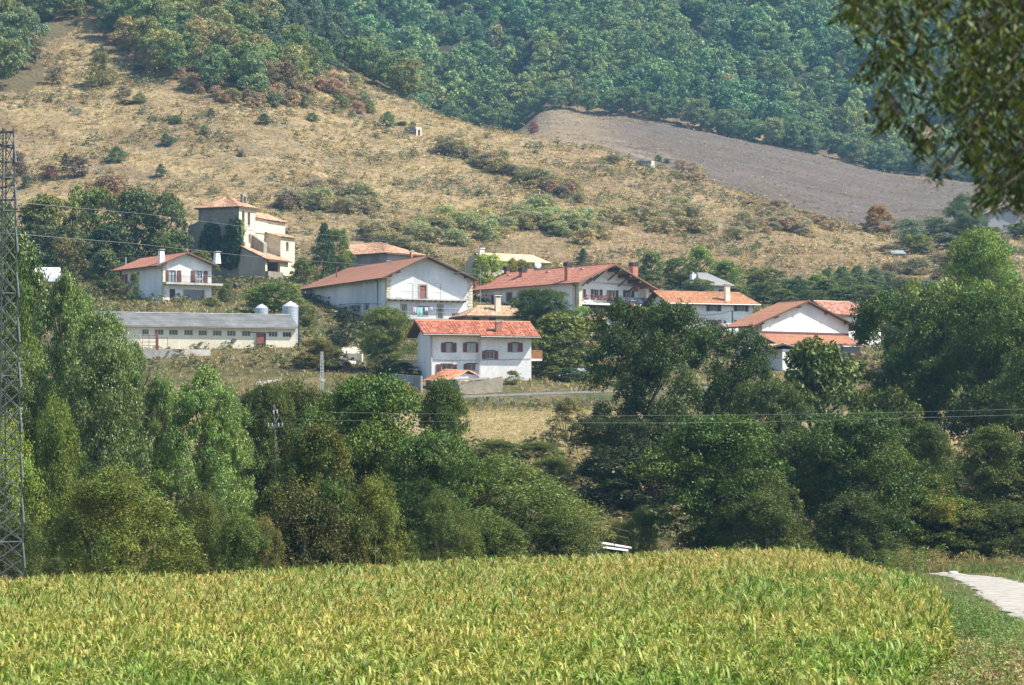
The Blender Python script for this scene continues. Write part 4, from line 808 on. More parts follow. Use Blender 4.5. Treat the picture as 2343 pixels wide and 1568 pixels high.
for a,b in [(335,748),(480,782),(620,803),(760,790),(862,762)]: x,z=h.F(R4(a,b),-.3); pts.append((x,-.3,z))
m.tube(pts,.025,4); m.build('hanging_cable',GREEN,h.root)
for i in range(6):
    x,z=h.F(R4(565+i*42,915),-1.7); r_=empty('flower_box',h.o+Vector((x*h.c+1.7*h.s,x*h.s-1.7*h.c,z-.3)),h.th); tag(r_,'red geranium box on the balcony rail of the wide white house','flower box','red flower boxes on the wide white house')
    place(fl,'flowers',(0,0,.05),r_,(1.3,.6,.5),i,(.55,.10,.07)); m=MB(); m.box(-.5,.5,-.1,.1,-.05,.12); m.build('trough',WOOD,r_)
for a in (615,797):
    x,z=h.F(R4(a,868),-.12); m=MB(); m.box(x-.02,x+.02,-.3,0,z-.02,z+.02); m.lathe((x,-.3,z),[(.03,-.3),(.16,-.05),(.18,.2),(.04,.4)],8); m.build('wall_lamp',GREEN,h.root)
# ================================================================ M: little gable house below the balcony house
h=House('little_gable_house','little white gable house with orange tiles half hidden by the tall dark oak','house',*R3(1700,1200),462,24,WHITE,deep=3)
w_=h.w(R3(1920,1150)); of=-.6; x0,ze=h.F(R3(1685,1125),of); xr,zr=h.F(R3(1802,1005),of); x1=2*xr-x0
h.walls(w_,8,ze+.15,zr-.2,'y',xr); h.roof(x0,x1,of,8.5,ze,zr,'y',xr,TOLD,amp=.05)
h.chimney(R3(1985,1055),.8,1.8,BRK,'slab')
h=House('low_shed','low shed with old broken tiles glimpsed through leaves left of the tall oak','shed',*R3(1505,1350),440,20,BEIGE,deep=2); h.walls(4.5,4,1.0,None,'x'); h.roof(-.4,5,-.5,4.5,h.F(R3(1560,1325),-.5)[1],h.F(R3(1560,1262),2)[1],'x',None,TOLD,amp=.08)
h=House('white_annex','white annex wall seen between the olive tree and the tall dark oak','house',*R3(1440,1520),425,18,WHITE,deep=3); h.walls(4.5,4,h.F(R3(1440,1400))[1],None,'x'); h.roof(-.4,5,-.5,4.5,h.F(R3(1440,1400))[1],h.F(R3(1440,1375))[1]+.4,'x',None,TOLD,amp=.05)
# ================================================================ F: barn with brown roof
h=House('brown_roofed_barn','white gabled barn with brown tiled roof and lean-to, behind the oaks on the right','barn',*R4(1130,1150),428,33,WHITE,deep=3)
w_=h.w(R4(1935,900)); of=-.8; x0,ze=h.F(R4(1045,898),of); xr,zr=h.F(R4(1548,674),of); x1,ze2=h.F(R4(1912,835),of); s_=(zr-ze)/(xr-x0); x1=x0+(xr-x0)*2; ze2=ze
dd=h.L(R4(830,918),x0)[0]; dd=max(6,dd); zw=ze+(0-x0)*s_-.2; w_=x1+x0*-1-0 if 0 else (x1-(0-x0))
h.walls(w_,dd-.8,zw,zr-.2,'y',xr); h.roof(x0,x1,of,dd,ze,zr,'y',xr,TBRN,ze2=ze2,amp=.035)
zb=h.F(R4(1500,957))[1]; h.box('timber_band',simple('maroon_timber',(.13,.05,.05),.8),-.02,w_,-.06,-.002,zb-.25,zb+.05)
xa,za=h.F(R4(1275,1062),-3.2); xb=w_-.2; zt=h.F(R4(1400,975),-.1)[1]; acc=([],[],[]); tilepatch(acc,(xa-.3,-3.4,za),(xb,-3.4,za),(xb,-.08,zt),(xa-1.2,-.08,zt),pitch=.25,amp=.04); buildtiles('lean_to_roof',acc,TBRN,h.root)
m=MB(); m.box(xa,xb-.3,-3.0,-.01,-3,za-.05); m.build('lean_to_wall',GREYP,h.root)
for t in (.2,.45,.85,1.35,1.7):
    X_=x0+(xr-x0)*t; Z_=h.roofz(X_,0)-.17; h.box('eave_beam',WOOD,X_-.16,X_+.16,of+.08,-.002,Z_-.28,Z_)
h=House('porch_shed','small white shed with a pale tiled verge poking out of the oaks below the barn','shed',*R4(1310,1260),410,30,WHITE,deep=3); h.walls(3,3.5,h.F(R4(1410,1105))[1],None,'y'); zz=h.F(R4(1415,1103),-.4)[1]; h.roof(-3.2,3.2,-.4,4,zz,h.F(R4(1300,1055),-.4)[1],'y',0,TPAL,amp=.05)
h=House('mottled_roof_barn','barn with mottled red roof directly behind the brown-roofed barn','barn',*R4(1650,1000),452,25,WHITE,deep=3); w_=h.w(R4(2180,900)); dd=9; zr=h.F(R4(1700,682),4.5)[1]; ze=h.F(R4(1800,800),-.6)[1]; h.walls(w_,dd,ze,zr-.2,'x'); x0=h.w(R4(1585,682),4.5); h.roof(x0,w_+.9,-.7,dd+.7,ze,zr,'x',None,TOLD2 if 0 else tile('mottled_red_tile',[(.40,.14,.09),(.52,.30,.20),(.36,.12,.08),(.60,.42,.30),(.42,.17,.1)],(.25,.12,.09),.4),hipr=max(.5,w_+.9-h.w(R4(1900,685),4.5)),amp=.06,pitch=.3)
# ================================================================ G,H,I,J
h=House('mottled_grey_house','low grey house with old mottled tile roof behind the long white barn','house',*R2(1195,790),536,48,GREYP,deep=3); ll=h.d(R2(760,700)); of=-.7; ze=h.L(R2(1190,622),-.7)[1]; zr=h.L(R2(1140,528),4)[1]
h.window('L',R2(975,692),R2(998,706)); h.walls(8,ll,ze+.1,None,'y'); yf=h.L(R2(1140,528),4)[0]; h.roof(-.7,8.7,of,ll+2,ze,zr,'y',4,TOLD,hipf=max(1,yf-of),amp=.07,pitch=.3); h.chimney(R2(1420,660),.35,.8,BRK,'slab')
h=House('pale_roofed_house','cream house with pale straw-coloured tile roof and white chimney behind the lime-green tree','house',*R3(250,640),536,33,BEIGE,deep=3); w_=h.w(R3(985,560)); dd=h.d(R3(65,560)); of=-.7; x0=h.w(R3(245,372),of); ze=h.F(R3(560,432),of)[1]; zr=h.F(R3(600,352),dd/2)[1]; x0=h.w(R3(178,328),dd/2); x1=h.w(R3(1070,455),of)
h.window('F',R3(700,500),R3(740,560)); h.window('F',R3(860,500),R3(900,560)); h.walls(w_,dd,ze+.1,zr-.2,'x'); h.roof(x0,x1,of,dd+.7,ze,zr,'x',None,TPAL,hipr=max(.5,x1-h.w(R3(850,368),dd/2)),amp=.07,pitch=.3); h.chimney(R3(243,345),.8,.7,WHITE,'slab',WPAINT)
x,z=h.F(R3(905,470),-1.5); r_=empty('satellite_dish',h.o+Vector((x*h.c+1.5*h.s,x*h.s-1.5*h.c,z-2.2)),h.th+R(40)); tag(r_,'white satellite dish in front of the pale-roofed house','satellite dish'); m=MB(); m.lathe((0,0,0),[(.02,.12),(.3,.08),(.55,.0),(.56,.01)],16); d_=m.build('dish',WPAINT,r_); d_.rotation_euler=(R(75),0,R(-60)); d_.location=(0,0,2.2); d_.scale=(1,1,1); m=MB(); m.tube([(0,0,0),(0,0,2.2)],.04,6); m.build('mast',STEEL,r_)
h=House('grey_roofed_house','pale house with dark grey slate roof and white chimney among the green trees','house',*R4(600,620),545,25,WHITE2,deep=4); w_=h.w(R4(870,580)); dd=7; ze=h.F(R4(700,540),-.5)[1]; zr=h.F(R4(560,432),3.5)[1]; h.window('F',R4(745,572),R4(800,596),bars=3); h.walls(w_,dd,ze+.1,None,'x'); x1=w_+.5; h.roof(-.6,x1,-.6,dd+.6,ze,zr,'x',None,TGRY,hipl=1.5,hipr=w_*.58,amp=.01); 
p=h.onroof(R4(516,480),h.roofz); x,z=h.F(R4(516,486),3.4); m=MB(); m.box(x-.4,x+.4,3,3.8,z-1.5,z+.9); c_=m.build('chimney',WHITE,h.root); m=MB(); m.box(x-.15,x+.15,3.2,3.5,z+.9,z+1.2); m.build('chimney_pot',FRM,c_)
h=House('far_grey_house','far grey-walled house with pinkish roof at the right edge under the hanging branch','house',*R8(1247,600),672,8,plaster('bluish_grey_plaster',(.36,.36,.38),(.30,.30,.32),.3),deep=5); w_=h.w(R8(1600,500)); x0,ze=h.F(R8(1225,306),-.5); xr,zr=h.F(R8(1420,232),-.5); h.window('F',R8(1402,432),R8(1432,466)); h.window('F',R8(1342,338),R8(1362,358)); h.window('F',R8(1400,288),R8(1470,302),bars=5); h.walls(w_,9,ze+.1,zr-.2,'y',xr); h.roof(x0,2*xr-x0,-.5,9.5,ze,zr,'y',xr,TOLD,amp=.05)
# ================================================================ church
h=House('stone_church','old stone church with square tiled bell tower, porch and ivy, above the village','church',*R6(950,1455),540,62,STW,deep=3)
w_=h.w(R6(1145,700)); dd=h.d(R6(471,700)); ze=h.F(R6(955,566))[1]; zg=-3
def arch(mb,xc,zb,zt,r,n=8): pass
ah=[]
for a,b in (((986,618),(1019,820)),((1053,628),(1088,824))): ah.append(h.rectF(R6(*a),R6(*b)))
wh=h.rectF(R6(1065,895),R6(1093,1012))
mb=MB(); h.panel(mb,'F',0,w_,zg,ze,ah+[wh],0,dep=.7); mb.face((w_,0,zg),(w_,dd,zg),(w_,dd,ze),(w_,0,ze)); mb.face((0,dd,zg),(w_,dd,zg),(w_,dd,ze),(0,dd,ze))
# arch shoulders
for a in ah:
    x0,x1,z0,z1=a; r_=(x1-x0)/2; cx=(x0+x1)/2; n=6; zc=z1-r_
    for sd in (-1,1):
        pts=[(cx+sd*r_*math.cos(t*math.pi/2/n),-.003,zc+r_*math.sin(t*math.pi/2/n)) for t in range(n+1)]
        for p,q in zip(pts,pts[1:]): mb.face(p,q,(cx+sd*r_,-.003,z1)); mb.face(p,q,(q[0],.65,q[2]),(p[0],.65,p[2]))
mb.build('tower_walls',STW,h.root); mb=MB(); mb.face((0,0,zg),(0,dd,zg),(0,dd,ze),(0,0,ze)); mb.build('tower_shaded_wall',STG,h.root)  # side wall gets darker stone: its shade is put into the colour
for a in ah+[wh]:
    m=MB(); m.box(a[0]-.1,a[1]+.1,.72,.8,a[2]-.1,a[3]+.1); m.build('tower_shade_panel',IRON,h.root)  # black panel standing in for the shade inside the tower
for a in ah:
    cx=(a[0]+a[1])/2; m=MB(); m.lathe((cx,.45,a[2]+.9),[(.34,0),(.30,.1),(.22,.45),(.16,.62),(.03,.7)],12); m.build('bell',simple('bronze_bell',(.10,.09,.06),.5,.6),h.root)
    m=MB(); m.box(a[0]-.001,a[1]+.001,.05,.12,a[2]+.0,a[2]+.5); m.build('belfry_rail',STEEL,h.root)
m=MB(); z_=h.F(R6(1050,838))[1]; m.box(-.02,w_+6,-.09,-.002,z_-.12,z_+.05); m.box(-.02,w_+.05,-.12,-.002,ze-.25,ze-.02); m.build('cornice',STW,h.root)
o_=.55; zap=h.F(R6(812,447),dd/2)[1]; acc=([],[],[]); u=MB(); ap=(w_/2,dd/2,zap); cs=[(-o_,-o_,ze-.1),(w_+o_,-o_,ze-.1),(w_+o_,dd+o_,ze-.1),(-o_,dd+o_,ze-.1)]
for i in range(4):
    a,b=cs[i],cs[(i+1)%4]; tilepatch(acc,a,b,ap,ap,.32,.08); u.hexa([Vector(v)-Vector((0,0,.14)) for v in (a,b,ap)],[Vector(v)-Vector((0,0,.01)) for v in (a,b,ap)])
buildtiles('tower_roof',acc,TOLD,h.root); u.build('eaves',SOIL,h.root)
x,z=h.F(R6(1008,540),1.2); x2,zt=h.F(R6(1008,432),1.2); zc=h.F(R6(1008,378),1.2)[1]; m=MB(); 
for e in (-.62,.38): m.box(x+e,x+e+.24,1.0,1.4,z-1.2,zt-.3)
m.box(x-.7,x+.7,.95,1.45,zt-.3,zt); m.hexa([(x-.45,1.05,zt),(x+.45,1.05,zt),(x+.45,1.35,zt),(x-.45,1.35,zt)],[(x-.1,1.15,zt+.35),(x+.1,1.15,zt+.35),(x+.1,1.3,zt+.35),(x-.1,1.3,zt+.35)]); bc=m.build('bellcote',STG,h.root)
m=MB(); m.box(x-.06,x+.06,1.15,1.27,zt+.3,zc); m.box(x-.28,x+.28,1.16,1.26,zc-.5,zc-.38); m.build('cross',STG,bc)
# nave
xn=h.w(R6(1296,800),.3); zn=h.F(R6(1146,706),.3)[1]; mb=MB(); mb.box(w_,xn,.3,dd-.5,zg,zn); mb.build('nave_walls',STW,h.root)
xa_=h.w(R6(1525,800),1.6); za=h.F(R6(1345,745),1.2)[1]
mb=MB(); mb.hexa([(xn,1.3,zg),(xa_-1.2,1.3,zg),(xa_,2.8,zg),(xa_,dd-2,zg),(xn,dd-1,zg)],[(xn,1.3,za),(xa_-1.2,1.3,za),(xa_,2.8,za),(xa_,dd-2,za),(xn,dd-1,za)]); mb.build('apse_walls',STW,h.root)
zrn=h.F(R6(1148,622),dd/2)[1]; zra=h.F(R6(1345,672),dd/2)[1]; acc=([],[],[])
tilepatch(acc,(w_-.0,-.1,zn),(xn+.2,-.1,zn-.15),(xn+.2,dd/2,zrn-.3),(w_,dd/2,zrn),.3,.07); tilepatch(acc,(xn+.2,dd,zn-.15),(w_,dd,zn),(w_,dd/2,zrn),(xn+.2,dd/2,zrn-.3),.3,.07)
e=(xn+.1,dd/2,zrn-.35); k=[(xn+.1,.8,za+.05),(xa_-1.0,.8,za),(xa_+.5,2.5,za-.05),(xa_+.5,dd-1.7,za-.05),(xn+.1,dd-.5,za)]; rg=(xa_-2.6,dd/2,za+1.5)
tilepatch(acc,k[0],k[1],rg,e,.3,.07); tilepatch(acc,k[1],k[2],rg,rg,.3,.07); tilepatch(acc,k[2],k[3],rg,rg,.3,.07); tilepatch(acc,k[3],k[4],e,rg,.3,.07); buildtiles('nave_roof',acc,TOLD,h.root)
# sacristy
ys=-2.6; x0=h.w(R6(1446,1000),ys); x1=h.w(R6(1612,1000),ys); z1=h.F(R6(1450,930),ys)[1]; mb=MB(); wr=h.rectF(R6(1511,990),R6(1541,1105),ys)
h.panel(mb,'F',x0,x1,zg,z1,[wr],ys,dep=.4); mb.face((x0,ys,zg),(x0,1.6,zg),(x0,1.6,z1+1.3),(x0,ys,z1)); mb.face((x1,ys,zg),(x1,1.6,zg),(x1,1.6,z1+1.3),(x1,ys,z1)); mb.build('sacristy_walls',STW,h.root)
m=MB(); m.box(wr[0]-.1,wr[1]+.1,ys+.42,ys+.5,wr[2]-.1,wr[3]+.1); m.build('sacristy_window',IRON,h.root)
acc=([],[],[]); tilepatch(acc,(x0-.4,ys-.5,z1-.05),(x1+.5,ys-.5,z1-.05),(x1+.3,2.0,z1+1.35),(x0-.4,2.0,z1+1.35),.3,.07); buildtiles('sacristy_roof',acc,TOLD,h.root)
# buttress
x,z=h.F(R6(1118,1075),-.3); zt=h.F(R6(1120,905),-.1)[1]; zm=h.F(R6(1205,1000),-2.4)[1]; m=MB(); m.hexa([(x,-2.4,z-2),(x+1.1,-2.4,z-2),(x+1.1,-.002,z-2),(x,-.002,z-2)],[(x,-2.4,zm),(x+1.1,-2.4,zm),(x+1.1,-.002,zt),(x,-.002,zt)]); m.build('buttress',STG,h.root)
# porch
yp=-5.2; xp=h.w(R6(1535,1300),yp); zl=h.F(R6(1255,1190),yp-.4)[1]; zh=h.F(R6(1020,1040),-.05)[1]; mb=MB(); mb.face((0,yp,zg),(0,-.002,zg),(0,-.002,zh-.1),(0,yp,zl-.0)); mb.build('porch_shaded_wall',plaster('shaded_beige_plaster',(.42,.37,.29),(.30,.27,.22),.4),h.root)  # side wall is a darkened copy of the front colour, painted shade
oh=h.rectF(R6(1288,1195),R6(1442,1357),yp); pr=h.rectF(R6(1450,1225),R6(1535,1440),yp); mb=MB(); h.panel(mb,'F',0,xp,zg,zl,[oh],yp,dep=.5); mb.face((xp,yp,zg),(xp,-.002,zg),(xp,-.002,zl),(xp,yp,zl)); mb.build('porch_front_wall',STW,h.root)
m=MB(); m.box(oh[0]-.3,oh[1]+.3,yp+2.5,yp+2.6,zg,oh[3]+.4); m.build('porch_shade_sheet',SOIL,h.root)  # dark sheet standing in for the shade inside the porch
m=MB(); m.box(oh[0]-.6,oh[1]+.1,yp-.6,yp-.05,zg,oh[2]+.05); m.build('porch_parapet',STG,h.root)
acc=([],[],[]); tilepatch(acc,(-.4,yp-.6,zl-.02),(xp+.5,yp-.6,zl-.1),(xp+.3,-.05,zh-.6),(-.3,-.05,zh+.1),.3,.07); buildtiles('porch_roof',acc,TOLD,h.root)
u=MB(); u.hexa([(-.4,yp-.6,zl-.16),(xp+.5,yp-.6,zl-.24),(xp+.3,-.05,zh-.74),(-.3,-.05,zh-.04)],[(-.4,yp-.6,zl-.035),(xp+.5,yp-.6,zl-.115),(xp+.3,-.05,zh-.615),(-.3,-.05,zh+.085)]); u.build('porch_eaves',SOIL,h.root)
# annex at the back of the side wall
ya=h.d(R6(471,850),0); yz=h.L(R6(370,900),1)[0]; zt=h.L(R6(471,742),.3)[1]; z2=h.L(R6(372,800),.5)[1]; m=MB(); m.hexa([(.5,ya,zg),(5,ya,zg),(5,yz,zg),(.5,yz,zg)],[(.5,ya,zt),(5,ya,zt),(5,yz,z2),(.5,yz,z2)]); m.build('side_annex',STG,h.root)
# ivy
ci=[]
rngi=np.random.RandomState(8)
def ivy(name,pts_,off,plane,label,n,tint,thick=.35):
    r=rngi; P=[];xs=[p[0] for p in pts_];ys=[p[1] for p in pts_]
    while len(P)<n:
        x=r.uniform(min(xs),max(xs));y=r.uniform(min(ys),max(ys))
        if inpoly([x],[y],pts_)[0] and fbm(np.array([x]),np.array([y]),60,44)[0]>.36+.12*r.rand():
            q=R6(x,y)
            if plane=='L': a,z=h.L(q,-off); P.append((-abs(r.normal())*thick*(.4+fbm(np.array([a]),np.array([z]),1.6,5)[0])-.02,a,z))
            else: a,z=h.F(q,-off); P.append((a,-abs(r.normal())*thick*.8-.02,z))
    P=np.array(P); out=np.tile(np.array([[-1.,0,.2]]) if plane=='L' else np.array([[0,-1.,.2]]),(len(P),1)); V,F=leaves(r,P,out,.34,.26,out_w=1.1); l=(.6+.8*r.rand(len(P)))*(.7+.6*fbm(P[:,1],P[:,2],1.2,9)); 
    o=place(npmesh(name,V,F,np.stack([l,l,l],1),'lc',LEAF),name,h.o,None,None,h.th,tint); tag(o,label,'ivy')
ivy('ivy',[(500,960),(560,800),(640,740),(720,800),(770,1000),(800,830),(860,720),(945,700),(975,860),(985,1000),(960,1200),(930,1300),(870,1330),(800,1300),(700,1240),(560,1150),(490,1060)],0,'L','dark ivy covering the lower shadowed side wall of the church tower',9500,(.045,.085,.03),.4)  # dark leaf tint carries the shade of this wall
ivy('ivy',[(950,720),(975,740),(1005,840),(985,960),(1010,1060),(1000,1180),(960,1230),(950,1100)],0,'F','sunlit green ivy wrapping the corner edge of the church tower',1500,(.14,.20,.045),.3)  # lighter leaf tint carries the sunlight on this face
# ================================================================ stable, silos
h=House('long_cream_shed','long low cream livestock shed with grey corrugated roof and a row of small windows','shed',*R1(560,1510),413,17,CREAM,deep=2)
w_=h.w(R2(362,1400)); dd=9; ze=h.F(R1(1160,1293),-.5)[1]; ze=(ze+h.F(R2(365,1305),-.5)[1])/2; zr=h.F(R2(0,1187),dd/2)[1]
for a,b in [((1300,1322),(1361,1370))]+[((x0,1322+i*2.2),(x1,1373+i*2.2)) for i,(x0,x1) in enumerate([(1415,1498),(1547,1628),(1684,1765),(1815,1895),(1948,2028),(2077,2157),(2214,2292)])]: h.window('F',R1(*a),R1(*b),frame=FRM,bars=2,sill=False)
for a,b in [((118,1343),(197,1391)),((245,1346),(322,1393))]: h.window('F',R2(*a),R2(*b),frame=FRM,bars=2,sill=False)
h.window('F',R2(60,1358),R2(90,1490),closed=True,name='door_gap_shade',sill=False,shut=IRON); r_=h.rectF(R2(2,1356),R2(72,1490)); h.box('sliding_door',RUST,r_[0],r_[1],-.14,-.05,r_[2],r_[3]); h.box('door_track',RUST,r_[0]-.9,r_[1]+1.2,-.12,-.03,r_[3]+.05,r_[3]+.13)  # black panel standing in for the shade in the door gap
h.walls(w_,dd,ze-.02,zr-.1,'x'); h.roof(-.3,w_+.35,-.55,dd+.5,ze,zr,'x',None,FIBC,th=.08,pitch=.22,amp=.02,under=CONC)
for k in (.35,.66): 
    m=MB(); acc=([],[],[]); y_=-.55+(dd/2+.55)*k; z_=ze+(zr-ze)*k
    rr=random.Random(int(k*100)); x=0
    while x<w_: L_=rr.uniform(.5,2.2); m.box(x,min(x+L_,w_),y_-.05,y_+.05,z_+.03,z_+.06+.02); x+=L_+rr.uniform(.05,.8)
    m.build('sheet_overlap',simple('lichen_grey',(.42,.42,.39),.9),h.root)
m=MB(); m.box(-.2,w_+.2,dd/2-.18,dd/2+.18,zr+.02,zr+.1); m.build('ridge_cap',simple('pale_cement',(.60,.59,.54),.9,0,.4,1.5),h.root)
def silo(px,pt,pb,wpx,D,label,pth=None):
    a=W(px,pb,D); r=wpx*K*D/2; H_=W(px,pth,D).z-a.z; hc=W(px,pt,D).z-a.z-H_; z0=-2.5; root=empty('grain_silo',a); tag(root,label,'silo',None)
    m=MB(); prof=[]; n=int((H_-z0)/.1)
    for i in range(n+1): prof.append((r*(1.0+.018*(i%2)),z0+(H_-z0)*i/n))
    m.lathe((0,0,0),prof,28); m.build('corrugated_body',simple('galvanised_sheet',(.36,.41,.46),.42,.35,.2,2),root)
    m=MB(); m.lathe((0,0,0),[(r*1.05,H_-.03),(r*.6,H_+hc*.55),(r*.16,H_+hc*.92),(r*.16,H_+hc),(0,H_+hc)],14); m.build('conical_roof',simple('bright_sheet',(.62,.64,.66),.4,.3,.12,2),root)
    m=MB(); 
    for s_ in (-.18,.18): m.bar((s_+.1,-r-.15,z0),(s_+.1,-r-.15,H_-.1),.04)
    for i in range(14): z=z0+(H_-z0)*i/14; m.bar((-.08,-r-.15,z),(.28,-r-.15,z),.03)
    m.build('ladder',WPAINT,root)
x,y=R2(314,1278); xt,yt=R2(314,1064); silo(x,yt,y,146*.41332/1.6533,428,'taller corrugated steel silo with conical top right beside the end of the cream shed',R2(0,1112)[1])
x,y=R2(50,1190); silo(x,R2(0,1090)[1],y,120*.41332/1.6533,430,'shorter steel silo behind the cream shed, only its top showing above the grey roof',R2(0,1128)[1])
# greenhouse
a=W(*R1(285,862),484); b=W(*R1(592,862),484); h=House('tunnel_greenhouse','white plastic tunnel greenhouse at the left above the poplars','greenhouse',*R1(230,862),478,12,WHITE,deep=1); L_=h.w(R1(560,862)); rr_=h.F(R1(500,737),3)[1]; 
m=MB(); n=14; ring=lambda x:[(x,3-3.0*math.cos(math.pi*i/n),rr_*math.sin(math.pi*i/n)**.8-.3) for i in range(n+1)]
segs=14
for j in range(segs):
    A=ring(L_*j/segs);B=ring(L_*(j+1)/segs-.0)
    for i in range(n): m.face(A[i],A[i+1],B[i+1],B[i])
m.face(*ring(L_)); m.face(*ring(0)); PLA,N,L=newmat('greenhouse_plastic'); o=nd(N,'OutputMaterial'); b_=nd(N,'BsdfPrincipled'); b_.inputs['Base Color'].default_value=(.78,.82,.84,1); b_.inputs['Roughness'].default_value=.25; L.new(b_.outputs[0],o.inputs[0]); m.build('plastic_cover',PLA,h.root)
m=MB()
for j in range(segs+1): m.tube([(p[0],p[1],p[2]+.02) for p in ring(L_*j/segs)],.03,4)
m.build('hoops',STEEL,h.root)
# ruined huts
def ruin(q0,q1,q2,label,D=None,th=30,light=True,yb=None):
    g=G(q1[0],q1[1],600); h=House('roofless_hut',label,'ruin',q1[0],q1[1],g.y,th,STW,deep=1.5); w_=h.w((q2[0],q1[1])); dd=h.d((q0[0],q1[1])); z=h.F((q1[0],q2[1]))[1]; t=.35; return h,w_,dd,z,t
RU=stone('lit_block_ruin',(.62,.58,.48),(.52,.49,.41),(.35,.33,.28)); RU_SHADE=stone('shaded_block_ruin',(.36,.35,.33),(.30,.29,.28),(.2,.19,.18))  # lit and shaded copies of one block, shade put into the colour
h,w_,dd,z,t=ruin((925,315),(952,315),(965,290),'small roofless square hut high on the middle of the dry hillside',th=55)
m=MB(); h.panel(m,'F',0,w_,-1.5,z,[(w_*.3,w_*.7,-1.5,z*.75)],0,.35); m.box(w_-t,w_,.36,dd,-1.5,z-.1); m.box(t,w_-t,dd-t,dd,-1.5,z-.2); m.build('block_walls',RU,h.root); m=MB(); m.box(0,t,.36,dd,-1.5,z); m.build('shaded_wall',RU_SHADE,h.root); m=MB(); m.box(.3,w_-.3,.8,1,-1.5,z*.75); m.build('interior_shade_panel',IRON,h.root)  # black panel stands in for shade behind the doorway
h,w_,dd,z,t=ruin((1447,388),(1490,388),(1497,368),'wide roofless hut by the edge of the bare grey field',th=68)
m=MB(); m.box(0,w_,0,t,-1.5,z); m.box(w_-t,w_,t,dd,-1.5,z-.2); m.box(t,w_-t,dd-t,dd,-1.5,z-.3); m.build('block_walls',RU,h.root); m=MB(); m.box(0,t*.98,t,dd*.86,-1.5,z); m.build('shaded_wall',RU_SHADE,h.root); m=MB(); m.box(-.02,t,dd*.87,dd*1.0,-1.5,z-.3); m.build('broken_pier',RU,h.root)
# ================================================================ small stone ruin, walls, rail
h=House('stone_ruin','tumbledown stone shed with sagging bright orange tiles in front of the red-roofed white house','ruin',*R5(880,905),380,28,STR,deep=1.5)
w_=h.w(R5(1305,850)); dd=h.d(R5(555,850)); zt=h.F(R5(1010,760))[1]; z2=h.F(R5(1300,712))[1]
mb=MB(); mb.hexa([(0,0,-1.5),(w_,0,-1.5),(w_,.5,-1.5),(0,.5,-1.5)],[(0,0,zt-.5),(w_,0,z2),(w_,.5,z2),(0,.5,zt-.5)]); mb.box(w_-.5,w_,.5,dd*.6,-1.5,z2-.3); mb.build('front_stone_wall',STR,h.root)
zl=h.L(R5(600,755),0)[1]; mb=MB(); mb.hexa([(0,.5,-1.5),(.4,.5,-1.5),(.4,dd,-1.5),(0,dd,-1.5)],[(0,.5,zl),(.4,.5,zl),(.4,dd,zl-.1),(0,dd,zl-.1)]); mb.build('side_wall',GREYP,h.root)
acc=([],[],[]); xr_=w_*.48; zr=h.F(R5(870,650),dd*.55)[1]
tilepatch(acc,(-.5,dd+.2,zl-.05),(-.5,.2,zl+.02),(xr_*.55,.5,zr-.25),(xr_*.6,dd*.8,zr+.1),.28,.10); tilepatch(acc,(w_*.52,.5,zl+.3),(w_*.9,dd*.8,zl+.7),(xr_*.6,dd*.8,zr+.1),(xr_*.55,.5,zr-.25),.28,.10); buildtiles('sagging_roof',acc,tile('sunbleached_orange_tile',[(.62,.22,.10),(.70,.30,.15),(.55,.17,.08),(.74,.42,.26)],(.45,.25,.14),.3),h.root)
m=MB(); m.bar((-.6,-.0,zl-.1),(w_*.7,.1,zt+.35),.22); m.bar((0,dd+.1,zl-.15),(0,.2,zl-.12),.2); m.build('roof_beams',TAN,h.root)
def wallseg(name,label,pts,hgt,t,mat,D,cat='wall',drop=.6,cap=None,rough=0):
    """wall through photo points (top edge) at given distances"""
    m=MB(); P=[W(x,y,d) for (x,y),d in pts]; o_=P[0].copy(); o_.z-=hgt
    for a,b in zip(P,P[1:]):
        d=(b-a);d.z=0;n=Vector((-d.y,d.x,0)).normalized()*t; k=max(1,int((b-a).length/1.2)) if rough else 1
        for i in range(k):
            p=a.lerp(b,i/k)-o_;q=a.lerp(b,(i+1)/k)-o_; p.z+=random.uniform(-rough,rough);q.z=p.z if rough else q.z
            m.hexa([(p.x,p.y,-drop),(q.x,q.y,-drop),(q.x+n.x,q.y+n.y,-drop),(p.x+n.x,p.y+n.y,-drop)],[(p.x,p.y,p.z),(q.x,q.y,q.z),(q.x+n.x,q.y+n.y,q.z),(p.x+n.x,p.y+n.y,p.z)])
    ob=m.build(name,mat); ob.location=o_; tag(ob,label,cat); return ob
random.seed(3)
wallseg('concrete_wall','plain grey concrete wall left of the white house, behind the orange weeds',[(R7(1770,560),388),(R7(2060,580),382)],2.7,.25,GREYP,0,drop=1.5)
wallseg('block_wall','stepped pale block wall on the bank left of the concrete lattice pole',[(R7(285,580),398),(R7(415,580),399)],1.3,.25,BLK,0,drop=1.2)
wallseg('block_wall','upper step of the pale block wall on the bank',[(R7(416,563),399),(R7(520,563),400)],1.6,.25,BLK,0,drop=1.2)
wallseg('block_wall','highest step of the pale block wall on the bank, right end',[(R7(521,549),400),(R7(703,549),402)],1.8,.25,BLK,0,drop=1.2)
wallseg('farmyard_wall','low pale wall in front of the long cream shed',[(R1(1290,1498),410),(R1(1620,1502),411),(R1(1925,1508),413)],1.0,.3,CONC,0,drop=1.5)
wallseg('street_wall','long pale wall of the village street, left of the walnut tree',[(R7(1262,352),412),(R7(1330,355),412),(R7(1480,362),411)],1.8,.3,CREAM,0,drop=1.5)
wallseg('street_wall','pale wall right of the walnut tree, beside the white house',[(R7(1755,418),405),(R7(2030,420),403)],1.3,.3,CREAM,0,drop=1.5)
wallseg('garden_wall','low white wall right of the red-roofed white house',[(R5(1835,632),400),(R5(2130,636),402)],1.7,.3,WHITE,0,drop=1.5)
